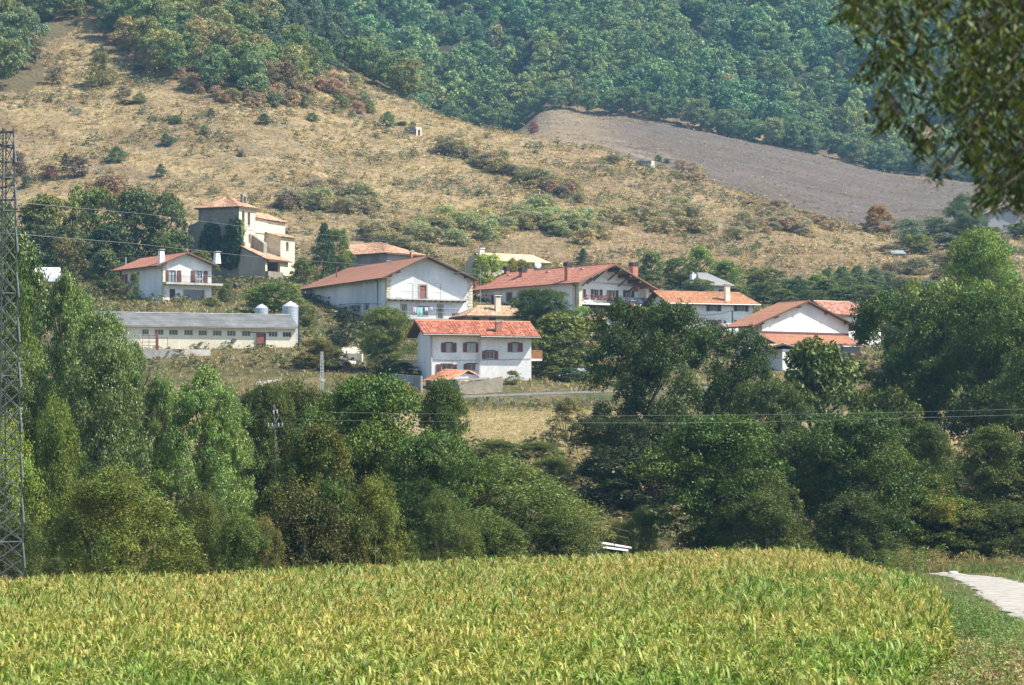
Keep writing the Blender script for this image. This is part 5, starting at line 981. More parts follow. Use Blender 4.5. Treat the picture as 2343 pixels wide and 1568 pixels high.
wallseg('terrace_wall','old stone retaining wall below the church',[(R6(850,1478),514),(R6(1000,1468),515),(R6(1440,1470),517),(R6(1600,1545),509)],2.6,.6,STR,0,drop=2,rough=.08)
wallseg('terrace_wall','stone retaining wall beside the left end of the long white barn',[(R2(200,890),517),(R2(330,935),511),(R2(420,1010),505),(R2(470,1060),500)],3.2,.6,STR,0,drop=2,rough=.1)
wallseg('terrace_wall','grey stone wall behind the left eave of the long white barn',[(R2(280,872),520),(R2(470,885),519)],3,.6,STR,0,drop=2,rough=.08)
# guard rail
P=[W(1000,912,366),W(1060,907.5,367),W(1140,904.5,368.5),W(1220,901,370),W(1300,898,371.5),W(1375,896,373),W(1500,891,375),W(1640,886,377)]
o_=P[0].copy(); o_.z-=.75; r_=empty('guard_rail',o_); tag(r_,'galvanised road guard rail running below the white house above the mown meadow','guard rail')
m=MB()
for a,b in zip(P,P[1:]):
    a=a-o_;b=b-o_
    for dz in (-.07,.07): m.bar(a+Vector((0,0,dz)),b+Vector((0,0,dz)),.05,.06)
    m.bar(a,b,.03,.06)
m.build('beam',STEEL,r_)
for a,b in zip(P,P[1:]):
    for t in (0,.5): p=a.lerp(b,t)-o_; m=MB(); m.box(p.x-.06,p.x+.06,p.y+.03,p.y+.15,p.z-1.4,p.z+.16); m.build('post',STEEL,r_)
corn()
# ---------------------------------------------------------------- colours of foliage
OAKC=(.052,.085,.03);POPC=(.12,.18,.052);OLV=(.135,.155,.042);DKG=(.065,.105,.034);BRT=(.17,.26,.06);YEL=(.22,.20,.05);BRN=(.20,.13,.065);GRY=(.14,.155,.085);RED=(.17,.085,.05);WIL=(.13,.17,.065)
nb='hedgerow trees along the far edge of the maize'
# poplars, left
T('pop1',-190,130,470,215,(.095,.15,.045),'poplar_tree','tall glittering poplar rising behind the lattice pylon at the left edge',group=nb)
T('pop1',40,270,655,200,POPC,'poplar_tree','broad glittering poplar in front of the white tunnel greenhouse',group=nb)
T('pop1',-40,120,565,222,(.085,.14,.045),'poplar_tree','dark poplar top left of the greenhouse, behind the pylon',group=nb)
T('pop2',120,345,735,192,POPC,'poplar_tree','poplar whose top hides the left end of the long cream shed',group=nb)
T('pop2',130,350,800,184,(.11,.155,.05),'poplar_tree','lower greyish poplar crown above the big round olive bush',group=nb)
T('pop1',355,585,862,186,(.14,.225,.05),'poplar_tree','bright fresh-green young poplar left of the small insulator pole',group=nb)
fl_=nb
T('dense2',-90,95,600,214,(.10,.155,.05),'poplar_tree','dark poplar mass between the pylon and the tunnel greenhouse',group=nb)
T('pop2',95,255,690,206,(.10,.155,.048),'poplar_tree','poplar filling the middle of the tall left clump',group=nb)
T('pop2',245,360,800,202,(.12,.175,.05),'poplar_tree','poplar on the right shoulder of the tall left clump',group=nb)
T('pop2',300,430,880,190,(.12,.18,.05),'poplar_tree','poplar filling between the tall clump and the bright young poplar',group=nb)
T('pop2',-60,140,820,192,(.12,.165,.05),'poplar_tree','lower poplar crown directly behind the pylon lattice',group=nb)
T('pop2',430,590,900,190,(.13,.20,.05),'poplar_tree','right half of the bright young poplar pair',group=nb)
T('dense1',520,640,905,224,(.10,.12,.04),'elm_tree','brown-tinged elm immediately right of the bright young poplars',group=nb)
T('dense2',580,760,888,226,(.11,.125,.04),'elm_tree','broad brown-tinged elm below the concrete lattice pole',group=nb)
T('dense1',740,900,878,216,(.11,.135,.04),'ash_tree','tree with rusty top left of the stone ruin',group=nb)
T('bush2',-90,110,980,170,(.19,.25,.065),'poplar_sapling','light yellow-green saplings around the foot of the lattice pylon',group=nb)
T('bush2',60,200,930,178,(.13,.18,.05),'poplar_sapling','yellow-green sapling thicket between the pylon and the round olive bush',group=nb)
# bushes, corn edge
T('bush1',95,430,1080,163,(.155,.18,.048),'willow_bush','big round olive-green bush, the largest at the maize edge',cat='bush',group=nb,wide=1.08)
T('bush1',-60,130,1190,158,(.06,.08,.03),'bramble_bush','dark low bramble at the foot of the lattice pylon',cat='bush',group=nb)
T('bush1',385,560,1135,168,(.115,.135,.04),'willow_bush','smaller dull olive bush directly right of the big round one',cat='bush',group=nb)
T('bush2',470,620,1180,164,(.10,.145,.045),'elder_bush','mid-green bush under the bright young poplar',cat='bush',group=nb)
T('bush2',550,660,1190,165,(.14,.14,.055),'dogwood_bush','brownish tinged low shrub left of the dark yellow-leaved tree',cat='bush',group=nb)
T('autumn',595,835,985,172,(.09,.11,.032),'maple_tree','dark tree turning yellow on top, jutting into the maize edge',group=nb,wide=1.08)
T('bush2',560,820,1120,170,(.075,.08,.03),'hazel_bush','very dark shrub skirt below the yellow-topped dark tree',cat='bush',group=nb)  # shade under the tree put into a dark leaf colour
T('bush2',770,945,1098,174,(.13,.155,.04),'hazel_bush','olive yellow shrub right of the dark yellow-topped tree',cat='bush',group=nb)
T('dense1',540,700,895,215,(.085,.115,.04),'elm_tree','dark green tree behind the small insulator pole',group=nb)
T('dense1',640,800,905,222,(.10,.115,.045),'elm_tree','brown-green tree under the concrete lattice pole',group=nb)
T('dense2',690,1010,880,208,(.085,.14,.038),'ash_tree','large rounded green tree in the middle of the hedgerow',group=nb,wide=1.08)
T('dense1',935,1095,885,204,(.08,.125,.04),'ash_tree','twin-topped dark tree in front of the stone ruin and guard rail',group=nb,wide=1.08)
T('dense2',860,1120,1000,196,(.08,.13,.038),'ash_tree','lower dark green mass right of the hedgerow middle',group=nb)
T('bush1',950,1370,1055,200,WIL,'willow_bush','wide grey-green willow mound left of the white boards',cat='bush',group=nb,wide=1.08)
T('bush1',930,1110,1130,190,(.11,.145,.045),'willow_bush','small grey-green willow at the left foot of the wide mound',cat='bush',group=nb)
T('bush2',1180,1390,1175,196,(.085,.115,.04),'bramble_bush','dark glossy bramble just left of the white boards',cat='bush',group=nb)
T('bush2',1020,1230,1190,193,(.085,.12,.04),'bramble_bush','dark bramble along the maize below the wide willow mound',cat='bush',group=nb)
T('bush1',1405,1520,1165,226,(.13,.17,.06),'willow_bush','small pale feathery willow right of the white boards',cat='bush',group=nb)
# right lower row
T('dense2',1490,1800,965,222,(.065,.11,.03),'alder_tree','large dark round tree right of the white boards',group=nb,wide=1.18,cz=-.04)
T('bush2',1660,1850,1090,218,(.08,.10,.035),'alder_tree','brownish-green flank filling below the large dark round tree',group=nb)
T('dense2',1810,2110,955,232,(.06,.10,.030),'alder_tree','dark broad tree in the middle of the right-hand lower row',group=nb,wide=1.08)
T('bush2',1850,2060,1130,226,(.055,.08,.028),'alder_bush','near-black undergrowth between the right-hand lower trees',cat='bush',group=nb)  # leaf colour darkened to give the shaded gap between crowns
T('autumn',1975,2240,1085,238,(.14,.16,.04),'maple_tree','low yellowing green tree right above the bend of the gravel path',group=nb,wide=1.08)
T('autumn',2050,2190,1015,244,(.15,.15,.045),'maple_tree','yellowish crown peeping behind the low yellowing tree',group=nb)
T('dense1',2180,2360,985,242,(.10,.13,.038),'ash_tree','upright olive-tipped tree at the right edge above the path',group=nb,wide=1.25)
T('dense1',2290,2480,1010,241,(.08,.11,.035),'ash_tree','dark tree cut by the right edge above the path',group=nb)
T('bush2',2160,2420,1150,239,(.075,.10,.035),'bramble_bush','dark shrubs behind the weedy bank at the right edge',cat='bush',group=nb)
T('bush2',1380,1440,1190,240,(.12,.14,.05),'weed_bush','small shrub on the shaded bank behind the white boards',cat='bush',group=nb)
T('dense2',1700,1900,1000,236,(.06,.09,.03),'alder_tree','dark tree wedged between the two big lower right-hand trees',group=nb)
T('dense1',2040,2200,980,240,(.075,.105,.032),'alder_tree','dark crown behind the yellowish crown on the right',group=nb)
T('bush2',1640,1860,1130,214,(.065,.09,.03),'bramble_bush','dark skirt at the maize edge below the large dark round tree',cat='bush',group=nb)  # skirt colour darkened to paint the shade below the crown
T('bush2',2080,2300,1170,238,(.065,.09,.03),'bramble_bush','dark skirt at the bend of the gravel path',cat='bush',group=nb)  # shade below the trees painted as darker leaves
# oaks on the bank
ok='dark trees on the bank below the village'
T('oak1',1345,1600,705,272,OAKC,'oak_tree','tall dark oak in front of the small orange-roofed gable house',group=ok,wide=1.08)
T('oak2',1550,1760,758,284,OAKC,'oak_tree','dark oak in front of the left end of the brown-roofed barn',group=ok,wide=1.08)
T('oak1',1300,1500,960,268,(.04,.055,.025),'oak_tree','black shadowed lower oak at the edge of the mown meadow',group=ok,wide=1.08)  # darker leaf colour than the other oaks, painted shadow
T('mid2',1740,1990,790,276,(.085,.125,.042),'oak_tree','greener ragged oak just below the barn gable',group=ok,wide=1.08)
T('oak2',1660,1850,880,270,(.075,.11,.038),'oak_tree','medium oak in front of the gap between the two lines of trees',group=ok,wide=1.08)
T('oak2',1935,2180,690,290,(.06,.10,.034),'oak_tree','tall dark oak covering the right end of the brown-roofed barn',group=ok,wide=1.08)
T('oak1',2110,2400,680,285,(.075,.12,.032),'oak_tree','largest oak, olive-lit, at the right edge above the power lines',group=ok,wide=1.08)
T('mid1',1955,2120,900,262,(.06,.085,.03),'oak_tree','dark shrubby oak under the tall barn-end oak',group=ok)
T('oak2',2270,2520,800,276,(.075,.11,.035),'oak_tree','dark oak cut by the right edge, below the largest oak',group=ok)
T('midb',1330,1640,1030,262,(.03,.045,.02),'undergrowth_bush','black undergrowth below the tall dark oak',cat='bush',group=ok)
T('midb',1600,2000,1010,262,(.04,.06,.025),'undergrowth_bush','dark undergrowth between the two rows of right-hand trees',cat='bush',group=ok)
T('dense1',2125,2360,540,372,(.15,.225,.06),'poplar_tree','bright yellow-green tree high at the right edge',group=ok,wide=1.08)
T('mid1',2040,2230,655,350,(.10,.15,.05),'ash_tree','mid-green tree left of the bright yellow-green one',group=ok)
T('mid1',2230,2420,690,340,(.11,.155,.05),'ash_tree','mid-green tree under the bright one at the right edge',group=ok)
for a,b,y,D,l in ((1075,1200,1008,305,'left'),(1170,1290,1012,303,'middle'),(1090,1190,1040,285,'lower left'),(1200,1330,1045,280,'lower right')):
    T('bush2',a,b,y,D,(.10,.135,.045),'bramble_bush','low green bramble thicket below the mown meadow, the %s one'%l,cat='bush',group=ok)
T('midb2',1245,1350,915,318,(.16,.15,.08),'elder_tree','half-bare twisted small tree at the right edge of the mown meadow',group=ok)
T('midb2',825,900,866,374,(.30,.16,.075),'dock_weeds','rusty orange weeds in front of the grey concrete wall',cat='weeds')
T('midb2',880,965,880,371,(.28,.17,.08),'dock_weeds','lower rusty weeds left of the tumbledown stone shed',cat='weeds')
# village trees
vg='trees among the village houses'
T('dense2',812,950,708,402,(.12,.155,.045),'walnut_tree','round walnut tree left of the red-roofed white house',group=vg)
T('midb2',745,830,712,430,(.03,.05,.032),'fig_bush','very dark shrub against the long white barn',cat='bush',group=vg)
T('midb2',665,785,778,402,(.14,.135,.06),'plum_tree','sparse olive fruit tree behind the concrete lattice pole',group=vg,wide=1.08)
T('midb',690,785,790,405,(.12,.12,.055),'plum_tree','second sparse fruit tree beside the little dark kennel',group=vg)
T('midb',840,905,812,398,(.11,.115,.06),'garden_shrub','grey-brown shrub under the walnut tree',cat='bush',group=vg)
T('midb',880,960,830,396,(.04,.07,.03),'box_hedge','dark hedge behind the grey concrete wall',cat='bush',group=vg)
T('oak1',1160,1310,667,432,(.06,.10,.035),'chestnut_tree','dark domed tree in front of the balcony house side wall',group=vg)
T('mid2',1200,1365,722,402,(.14,.165,.05),'cherry_tree','light olive tree right of the red-roofed white house',group=vg,wide=1.2,cz=.0)
T('mid1',1300,1400,735,410,(.11,.13,.045),'cherry_tree','light tree with bare limbs left of the tall dark oak',group=vg)
T('midb',1235,1300,838,396,(.13,.14,.06),'garden_shrub','pale shrub right of the red-roofed white house',cat='bush',group=vg)
T('midb',1262,1345,842,394,(.045,.095,.045),'laurel_bush','dense dark laurel beside the low white wall',cat='bush',group=vg)
T('midb2',1150,1195,848,390,(.2,.2,.10),'garden_shrub','thin pale bush in front of the white house corner',cat='bush',group=vg)
T('farb',1305,1360,700,470,(.17,.25,.07),'garden_shrub','light shrub at the foot of the balcony house pillar',cat='bush',group=vg,parts=False)
T('mid1',1440,1570,705,455,(.15,.21,.06),'cherry_tree','light green tree top between balcony house and the wide white house',group=vg)
T('cone',706,775,516,532,(.045,.085,.05),'cypress_tree','dark blue-green conifer right of the church',group=vg,wide=1.3)
T('mid1',740,800,527,545,(.12,.18,.07),'ash_tree','lighter tree tucked behind the dark conifer',group=vg)
T('mid1',768,815,575,525,(.13,.18,.065),'ash_tree','small green tree left of the mottled-roof barn wall',group=vg)
T('midb',662,722,592,520,(.11,.14,.05),'garden_shrub','shrub between the church porch and the conifer',cat='bush',group=vg)
T('cone',1314,1352,570,590,(.04,.075,.055),'spruce_tree','small pointed spruce above the balcony house roof',group=vg,wide=1.25)
T('mid1',1080,1150,585,515,(.20,.28,.06),'locust_tree','vivid lime-green tree in front of the pale-roofed house',group=vg,wide=1.08)
T('mid1',1150,1215,595,520,(.16,.18,.06),'locust_tree','olive tree right of the vivid lime-green one',group=vg)
T('mid1',565,690,650,470,(.12,.17,.055),'fruit_tree','green garden tree between the two silos and the church wall',group=vg)
T('midb',560,640,655,480,(.13,.19,.06),'garden_shrub','bright shrub left of the church retaining wall',cat='bush',group=vg)
T('mid1',675,722,700,455,(.12,.155,.045),'fruit_tree','olive tree right of the tall silo',group=vg)
T('midb',495,540,650,486,(.12,.15,.06),'garden_shrub','small round shrub beside the balcony of the small white house',cat='bush',group=vg)
T('midb2',455,510,680,476,(.20,.24,.09),'garden_shrub','pale yellow-green bush at the corner of the small white house',cat='bush',group=vg)
T('mid2',290,325,625,481,(.12,.16,.07),'fruit_tree','slim young tree against the left wall of the small white house',group=vg,wide=1.0)
T('mid2',1450,1530,577,560,(.16,.22,.11),'ash_tree','grey-green tree behind the balcony house right chimney',group=vg)
T('mid1',1510,1600,592,552,(.12,.16,.08),'ash_tree','dull green tree left of the grey-roofed house',group=vg)
T('mid2',1560,1640,567,566,(.18,.26,.08),'poplar_tree','bright green tree behind the grey-roofed house',group=vg)
T('mid2',1620,1700,598,562,(.15,.23,.08),'poplar_tree','second bright green tree behind the grey-roofed house',group=vg)
T('mid1',1690,1800,615,548,(.11,.14,.07),'ash_tree','dull olive tree right of the grey-roofed house',group=vg)
T('mid1',1770,1850,640,540,(.07,.11,.07),'ash_tree','dark blue-green tree above the barn ridge',group=vg)
T('cone',1800,1850,632,546,(.10,.16,.11),'cypress_tree','grey-green conifer above the barn ridge',group=vg,wide=1.5)
T('mid2',1835,1910,630,550,(.16,.25,.09),'poplar_tree','fresh green tree above the right slope of the barn',group=vg)
for i,(a,y) in enumerate([(1890,618),(1925,612),(1960,610),(1995,616),(2030,632)]):
    T('cone',a-32,a+34,y,556+i*2,(.12,.18,.12),'cypress_tree','one of the grey-green cypresses in a row at the hill foot, above the barn',group='row of grey-green cypresses',wide=1.4)
T('mid1',1990,2080,670,430,(.08,.12,.05),'ash_tree','dark tree between the barn roof and the large right-hand oak',group=vg)
T('mid1',2180,2255,590,400,(.10,.14,.06),'ash_tree','shaded tree left of the bright yellow-green one, higher up',group=vg)
T('mid1',2060,2130,538,640,(.15,.18,.07),'ash_tree','yellow-green tree beside the pale track patch',group=vg,wide=1.0)
T('mid2',1968,2045,473,672,(.28,.17,.075),'oak_tree','rust-brown autumn tree at the foot of the bare field',group=vg,wide=1.08)
T('oak2',2165,2265,448,664,(.12,.17,.085),'oak_tree','round green tree left of the far grey house',group=vg,wide=1.08)
T('mid1',2225,2300,520,660,(.13,.17,.09),'ash_tree','green shrubby tree in front of the far grey house',group=vg)
T('mid1',2300,2380,512,664,(.11,.18,.10),'ash_tree','green tree covering the right corner of the far grey house',group=vg)
for i,(a,b,y,D,c) in enumerate([(2040,2120,500,668,(.13,.16,.09)),(2100,2180,496,670,(.13,.17,.09)),(2150,2230,508,672,(.11,.15,.08)),(2050,2130,520,655,(.10,.14,.09)),(2120,2200,535,650,(.10,.12,.08)),(2000,2070,560,640,(.15,.14,.09)),(2060,2140,590,600,(.16,.16,.10)),(2110,2190,580,612,(.17,.145,.10)),(2030,2100,632,560,(.14,.13,.09)),(2090,2160,640,540,(.12,.15,.07)),(2120,2200,610,590,(.18,.15,.10)),(2230,2340,560,640,(.12,.15,.10)),(2010,2060,600,600,(.18,.14,.09))]):
    T('farb',a,b,y,D,c,'bush','one of the tangled grey-green bushes on the slope right of the rust-brown tree',cat='bush',group='bushes on the right-hand slope',parts=False)
for i,(a,b,y,D,c) in enumerate([(1640,1720,655,528,(.11,.15,.07)),(1700,1790,648,532,(.10,.14,.07)),(1745,1830,662,526,(.12,.15,.07)),(1820,1890,665,528,(.09,.13,.06)),(1880,1960,660,530,(.10,.15,.07)),(1940,2030,655,528,(.10,.14,.07)),(1850,1930,640,545,(.13,.17,.08)),(1560,1640,640,540,(.11,.15,.07))]):
    T('mid1' if i%2 else 'mid2',a,b,y,D,c,'ash_tree','one of the mixed trees crowded at the hill foot above the white and brown-roofed barn',group='trees crowded at the hill foot')
for i,(a,b,y,D,c) in enumerate([(2060,2110,505,676,(.12,.15,.09)),(2185,2250,520,668,(.13,.17,.09)),(2240,2300,560,650,(.12,.15,.09)),(2290,2360,580,640,(.11,.15,.09)),(2200,2260,560,655,(.13,.15,.09)),(2140,2200,545,650,(.10,.13,.08)),(2090,2140,560,640,(.14,.17,.08)),(2040,2090,600,612,(.15,.15,.09)),(2160,2220,610,600,(.14,.15,.09)),(2210,2280,610,590,(.12,.15,.08)),(2270,2350,630,570,(.12,.14,.08)),(2000,2060,620,585,(.14,.15,.09)),(2060,2110,660,540,(.12,.14,.08)),(2150,2210,660,530,(.12,.15,.08))]):
    T('farb',a,b,y,D,c,'bush','one of the tangled grey-green bushes on the slope right of the rust-brown tree',cat='bush',group='bushes on the right-hand slope',parts=False)
# left band of trees under the hill
lb='dark wood left of the church'
for i,(a,b,y,D,c,l) in enumerate([(20,180,455,545,(.13,.15,.05),'yellowish round tree left in the wood between pylon and church'),(140,270,435,550,(.12,.16,.05),'sunlit green tree second from the pylon in the wood'),(240,380,440,548,(.09,.13,.06),'dark blue-green tree in the middle of the wood left of the church'),(330,435,450,545,(.09,.13,.065),'dark tree at the right end of the wood, nearest the church'),(-60,60,470,545,(.07,.11,.05),'dark tree behind the pylon in the wood'),(60,200,520,530,(.055,.08,.04),'shadowed tree low in the wood above the greenhouse'),(180,330,520,532,(.05,.08,.045),'shadowed tree low in the wood above the small white house'),(110,210,545,515,(.12,.12,.06),'brownish tree just above the greenhouse'),(190,290,575,508,(.10,.135,.065),'grey-green tree right of the greenhouse'),(340,440,530,530,(.085,.12,.06),'dark tree behind the small white house chimney'),(410,500,575,528,(.11,.14,.055),'olive shrubby tree at the foot of the church side wall'),(0,90,550,515,(.06,.09,.045),'dark tree between the pylon and the greenhouse')]):  # the shadowed trees carry their shade in darker leaf colours
    T('mid1' if i%2 else 'mid2',a,b,y,D,c,'oak_tree',l,group=lb,wide=1.08)
T('midb',470,540,640,515,(.10,.10,.05),'scrub_bush','brown-green scrub below the ivy on the church wall',cat='bush',group=vg)
T('midb',240,300,640,488,(.10,.11,.06),'scrub_bush','dull scrub left of the small white house',cat='bush',group=vg)
# ================================================================ pylon, poles, wires, small things
def pylon():
    D=150; base=W(4,1350,D); gz=hz(base.x,base.y); top=W(4,295,D).z-gz; r=empty('lattice_pylon',(base.x,base.y,gz)); tag(r,'tall dark steel lattice power pylon cut by the left edge, standing in the maize','pylon')
    hb=51*K*D*1.03; ht=20*K*D; rad=lambda z:hb+(ht-hb)*min(z/top,1); dirs=[(1,0),(0,-1),(-1,0),(0,1)]
    P=lambda i,z:Vector((dirs[i%4][0]*rad(z),dirs[i%4][1]*rad(z),z)); n=30
    for i in range(4):
        m=MB(); m.bar(P(i,-.3),P(i,top),.06); m.build('leg',DSTEEL,r)
    m=MB(); s=[top*(1-(1-k/n)**1.0) for k in range(n+1)]
    for k in range(n):
        for i in range(4):
            m.bar(P(i,s[k]),P(i+1,s[k+1]),.032,.025); m.bar(P(i+1,s[k]),P(i,s[k+1]),.032,.025)
            if k%5==0 or k>n-4: m.bar(P(i,s[k]),P(i+1,s[k]),.06,.05)
    m.build('bracing',DSTEEL,r)
    for k in range(11): m=MB(); z=top*(k+.25)/11; a=P(0,z)+Vector((.10,-.05,0)); b=P(0,z+1.15)+Vector((.02,-.05,0)); m.bar(a,b,.09,.05); m.build('splice_plate',STEEL,r)
    for z,l in ((top-.15,3.2),(top-3.3,3.2)):
        m=MB()
        for sy in (-.25,.25):
            m.bar((rad(z),sy*.4,z),(-l,0,z-.1),.09,.07); m.bar((rad(z),sy*.4,z-.75 if z>top-1 else z+.7),(-l,0,z-.1),.08,.06)
        m.build('cross_arm',DSTEEL,r)
    return r
pylon()
def wire(name,label,pts,r0,mat=STEEL,sag=0.0,n=14,group='overhead wires'):
    """sagging cable through photo points with distances"""
    P=[W(x,y,d) for x,y,d in pts]; out=[]
    for a,b in zip(P,P[1:]):
        for i in range(n): t=i/n; p=a.lerp(b,t); p.z-=sag*4*t*(1-t); out.append(p)
    out.append(P[-1]); o_=out[0].copy(); m=MB(); m.tube([p-o_ for p in out],r0*.4,4); ob=m.build(name,mat); ob.location=o_; tag(ob,label,'cable',group)
WIRE=simple('aluminium_wire',(.24,.25,.24),.7,.2)
wire('power_line','highest thin wire leaving the pylon towards the church bell tower',[(37,370,150),(200,388,250),(420,402,400),(700,430,520),(1100,468,560)],.022,WIRE)
wire('power_line','wire crossing in front of the wood and the ivy on the church',[(28,463,150),(330,490,300),(560,519,430),(900,553,480),(1300,585,500)],.032,WIRE)
wire('power_line','wire crossing above the small white house chimney and the long barn roof',[(0,533,150),(300,557,300),(585,588,430),(900,611,455),(1171,635,462),(1500,660,450),(1900,688,400),(2342,716,330)],.036,WIRE)
wire('power_line','faint wire right of the rust-brown tree at the right',[(1900,640,520),(2060,655,480),(2342,672,400)],.03,WIRE)
wire('power_line','upper of the two long lower wires across the dark oaks',[(1340,952,205),(1700,950,206),(2000,945,207),(2342,936,206),(2500,932,205)],.018,WIRE)
wire('power_line','lower of the two long lower wires across the dark oaks',[(1340,968,202),(1560,968,203),(1720,966,204),(2000,959,204),(2342,949,205),(2500,944,205)],.018,WIRE)
wire('power_line','short wire left of the small insulator pole, upper',[(490,950,190),(560,946,209),(625,939,208)],.014,WIRE); wire('power_line','short wire left of the small insulator pole, lower',[(490,972,190),(560,964,209),(620,957,208)],.014,WIRE)
wire('power_line','short wire right of the small insulator pole',[(636,957,208),(700,960,190),(760,962,200),(1340,968,202)],.014,WIRE); wire('power_line','thin wire right of the small insulator pole, upper',[(636,939,208),(760,944,195),(1340,952,205)],.012,WIRE)
wire('street_cable','thin cable from the concrete lattice pole towards the white house',[(737,822,396),(900,833,395),(972,829,390)],.02,IRON); wire('street_cable','thin cable from the wooden pole by the silo towards the barn',[(690,722,420),(800,715,440),(905,701,470)],.02,WIRE)
# small insulator pole
p=W(630,925,209); gz=hz(p.x,p.y); r=empty('insulator_pole',(p.x,p.y,gz)); tag(r,'small power pole with white insulators sticking out of the hedgerow','power pole'); Hh=p.z-gz; m=MB(); m.tube([(0,0,0),(0,0,Hh-1.3)],[.06,.04],8); m.build('shaft',simple('weathered_pole',(.22,.21,.19),.9),r)
m=MB(); m.bar((0,0,Hh-1.5),(-.12,0,Hh),.05); m.bar((.2,0,Hh-.8),(-.1,0,Hh),.05); m.bar((-.1,0,Hh-1.4),(.25,0,Hh-.7),.05); m.build('top_bracket',STEEL,r); m=MB(); m.bar((-.5,0,Hh-1.45),(.5,0,Hh-1.45),.07); m.build('cross_arm',STEEL,r)
for i,(x,z) in enumerate([(-.45,-1.4),(-.2,-1.4),(.2,-1.4),(.45,-1.4),(-.12,-.6),(.1,-.55)]): m=MB(); m.lathe((x,-.05,Hh+z),[(.02,-.05),(.055,0),(.03,.05),(.06,.1),(.03,.16),(.01,.22)],8); m.build('insulator',FRM,r)
# concrete lattice pole
p=W(*R7(1086,338),382); r=empty('concrete_pole',(p.x,382,hz(p.x,382)-1)); tag(r,'pale concrete ladder-like power pole in front of the sparse fruit tree','power pole'); Hh=p.z-hz(p.x,382)+1
m=MB(); 
for s in (-.15,.15): m.bar((s*1.25,0,0),(s*.7,0,Hh),.09,.12)
for i in range(16): z=Hh*(i+.5)/16; m.box(-.14,.14,-.05,.05,z-.07,z+.07)
m.build('ladder_shaft',simple('pale_concrete',(.62,.61,.57),.9),r); m=MB(); m.box(-.12,.12,-.14,-.06,Hh*.40,Hh*.40+.25); m.build('warning_plate',WPAINT,r)
def post(name,label,px,pt,pb,D,r0,mat,cat='post',group=None,head=None):
    a=W(px,pt,D); z0=hz(a.x,a.y); r=empty(name,(a.x,a.y,min(z0,W(px,pb,D).z))); tag(r,label,cat,group); Hh=a.z-r.location.z; m=MB(); m.tube([(0,0,-.3),(0,0,Hh*.5),(0,0,Hh)],[r0*1.3,r0,r0*.8],7); m.build('shaft',mat,r)
    if head=='lantern': 
        m=MB(); m.lathe((0,0,Hh-.1),[(.05,0),(.12,.08),(.28,.62),(.32,.66),(.12,.9),(.04,1.05)],8); m.build('lantern_frame',IRON,r); m=MB(); m.lathe((0,0,Hh-.1),[(.11,.10),(.26,.60)],8); m.build('lantern_glass',simple('frosted_glass',(.7,.72,.74),.3),r)
    return r
x,y=R2(565,690); post('street_lamp','street lamp with glass lantern in front of the dark conifer',x,y,R2(0,850)[1],512,.06,IRON,'street lamp',None,'lantern')
x,y=R1(2150,945); post('street_lamp','street lamp with glass lantern right of the small white house',x,y,R1(0,1110)[1],482,.06,IRON,'street lamp',None,'lantern')
x,y=R2(392,1115); post('wooden_pole','dark wooden pole at the end of the cream shed beside the tall silo',x,y,R7(0,360)[1],418,.09,IRON,'power pole')
x,y=R4(866,762); post('green_pole','blue-green metal pole in front of the wide white house',x,y,R4(0,890)[1],462,.13,GREEN,'pole')
x,y=R3(237,515); post('aerial_mast','thin mast between the barn roof and the lime-green tree',x,y,R3(0,690)[1],500,.045,STEEL,'mast')
for i,(x,y) in enumerate([(205,810),(312,800),(380,800)]): a,b=R7(x,y); post('white_stake','short leaning white stake on the bank left of the hedgerow oaks',a,b,R7(0,y+42)[1],378,.07,WPAINT,'stake','white stakes on the bank')
for i,(x,y,y2) in enumerate([(283,605,680),(322,625,685),(433,640,705),(393,665,720)]): a,b=R7(x,y); post('fence_stake','grey fence stake beside the pale block wall and its track',a,b,R7(0,y2)[1],392,.09,CONC,'stake','fence stakes by the block wall')
for i in range(13):
    a,b=R7(760+i*21,545+(i%3)*12); post('fence_picket','wooden fence picket under the sparse fruit trees',a,b,b+16,400,.05,simple('grey_wood',(.33,.30,.25),.9) if i==0 else bpy.data.materials['grey_wood'],'picket','pickets under the sparse fruit trees')
# white beam at left of hedgerow, track
a=W(*R7(190,868),380);b=W(*R7(335,862),380); m=MB(); m.bar((0,0,0),b-a,.16,.16); m.bar((0,0,-.9),(0,0,0),.12); m.bar(b-a-Vector((0,0,.9)),b-a,.12); ob=m.build('white_rail',WPAINT); ob.location=a; tag(ob,'low white road rail just left of the small insulator pole','rail')
sheet('farm_track',[R7(440,690),R7(400,655),R7(480,640),R7(600,625),R7(660,622),R7(640,640),R7(560,660),R7(500,690),R7(520,715),R7(450,712)],GRAVEL,.06,lo=360,step=.7)
sheet('village_lane',[R7(1265,300),R7(1420,300),R7(1430,350),R7(1390,470),R7(1290,480),R7(1270,400)],plaster('pale_lane',(.60,.55,.43),(.50,.45,.34),.5,streak=False),.06,lo=392,step=.7)
# kennel
h=House('kennel','tiny dark wooden kennel with pitched roof under the fruit trees','kennel',*R7(1287,575),400,20,WOOD,deep=.5); w_=h.w(R7(1345,575)); z=h.F(R7(1300,470))[1]; h.walls(w_,2.2,z,z+.6,'y'); zr=h.F(R7(1312,432),-.3)[1]; h.roof(-.3,w_+.3,-.3,2.5,z,zr,'y',w_/2,TGRY,amp=.01,th=.08)
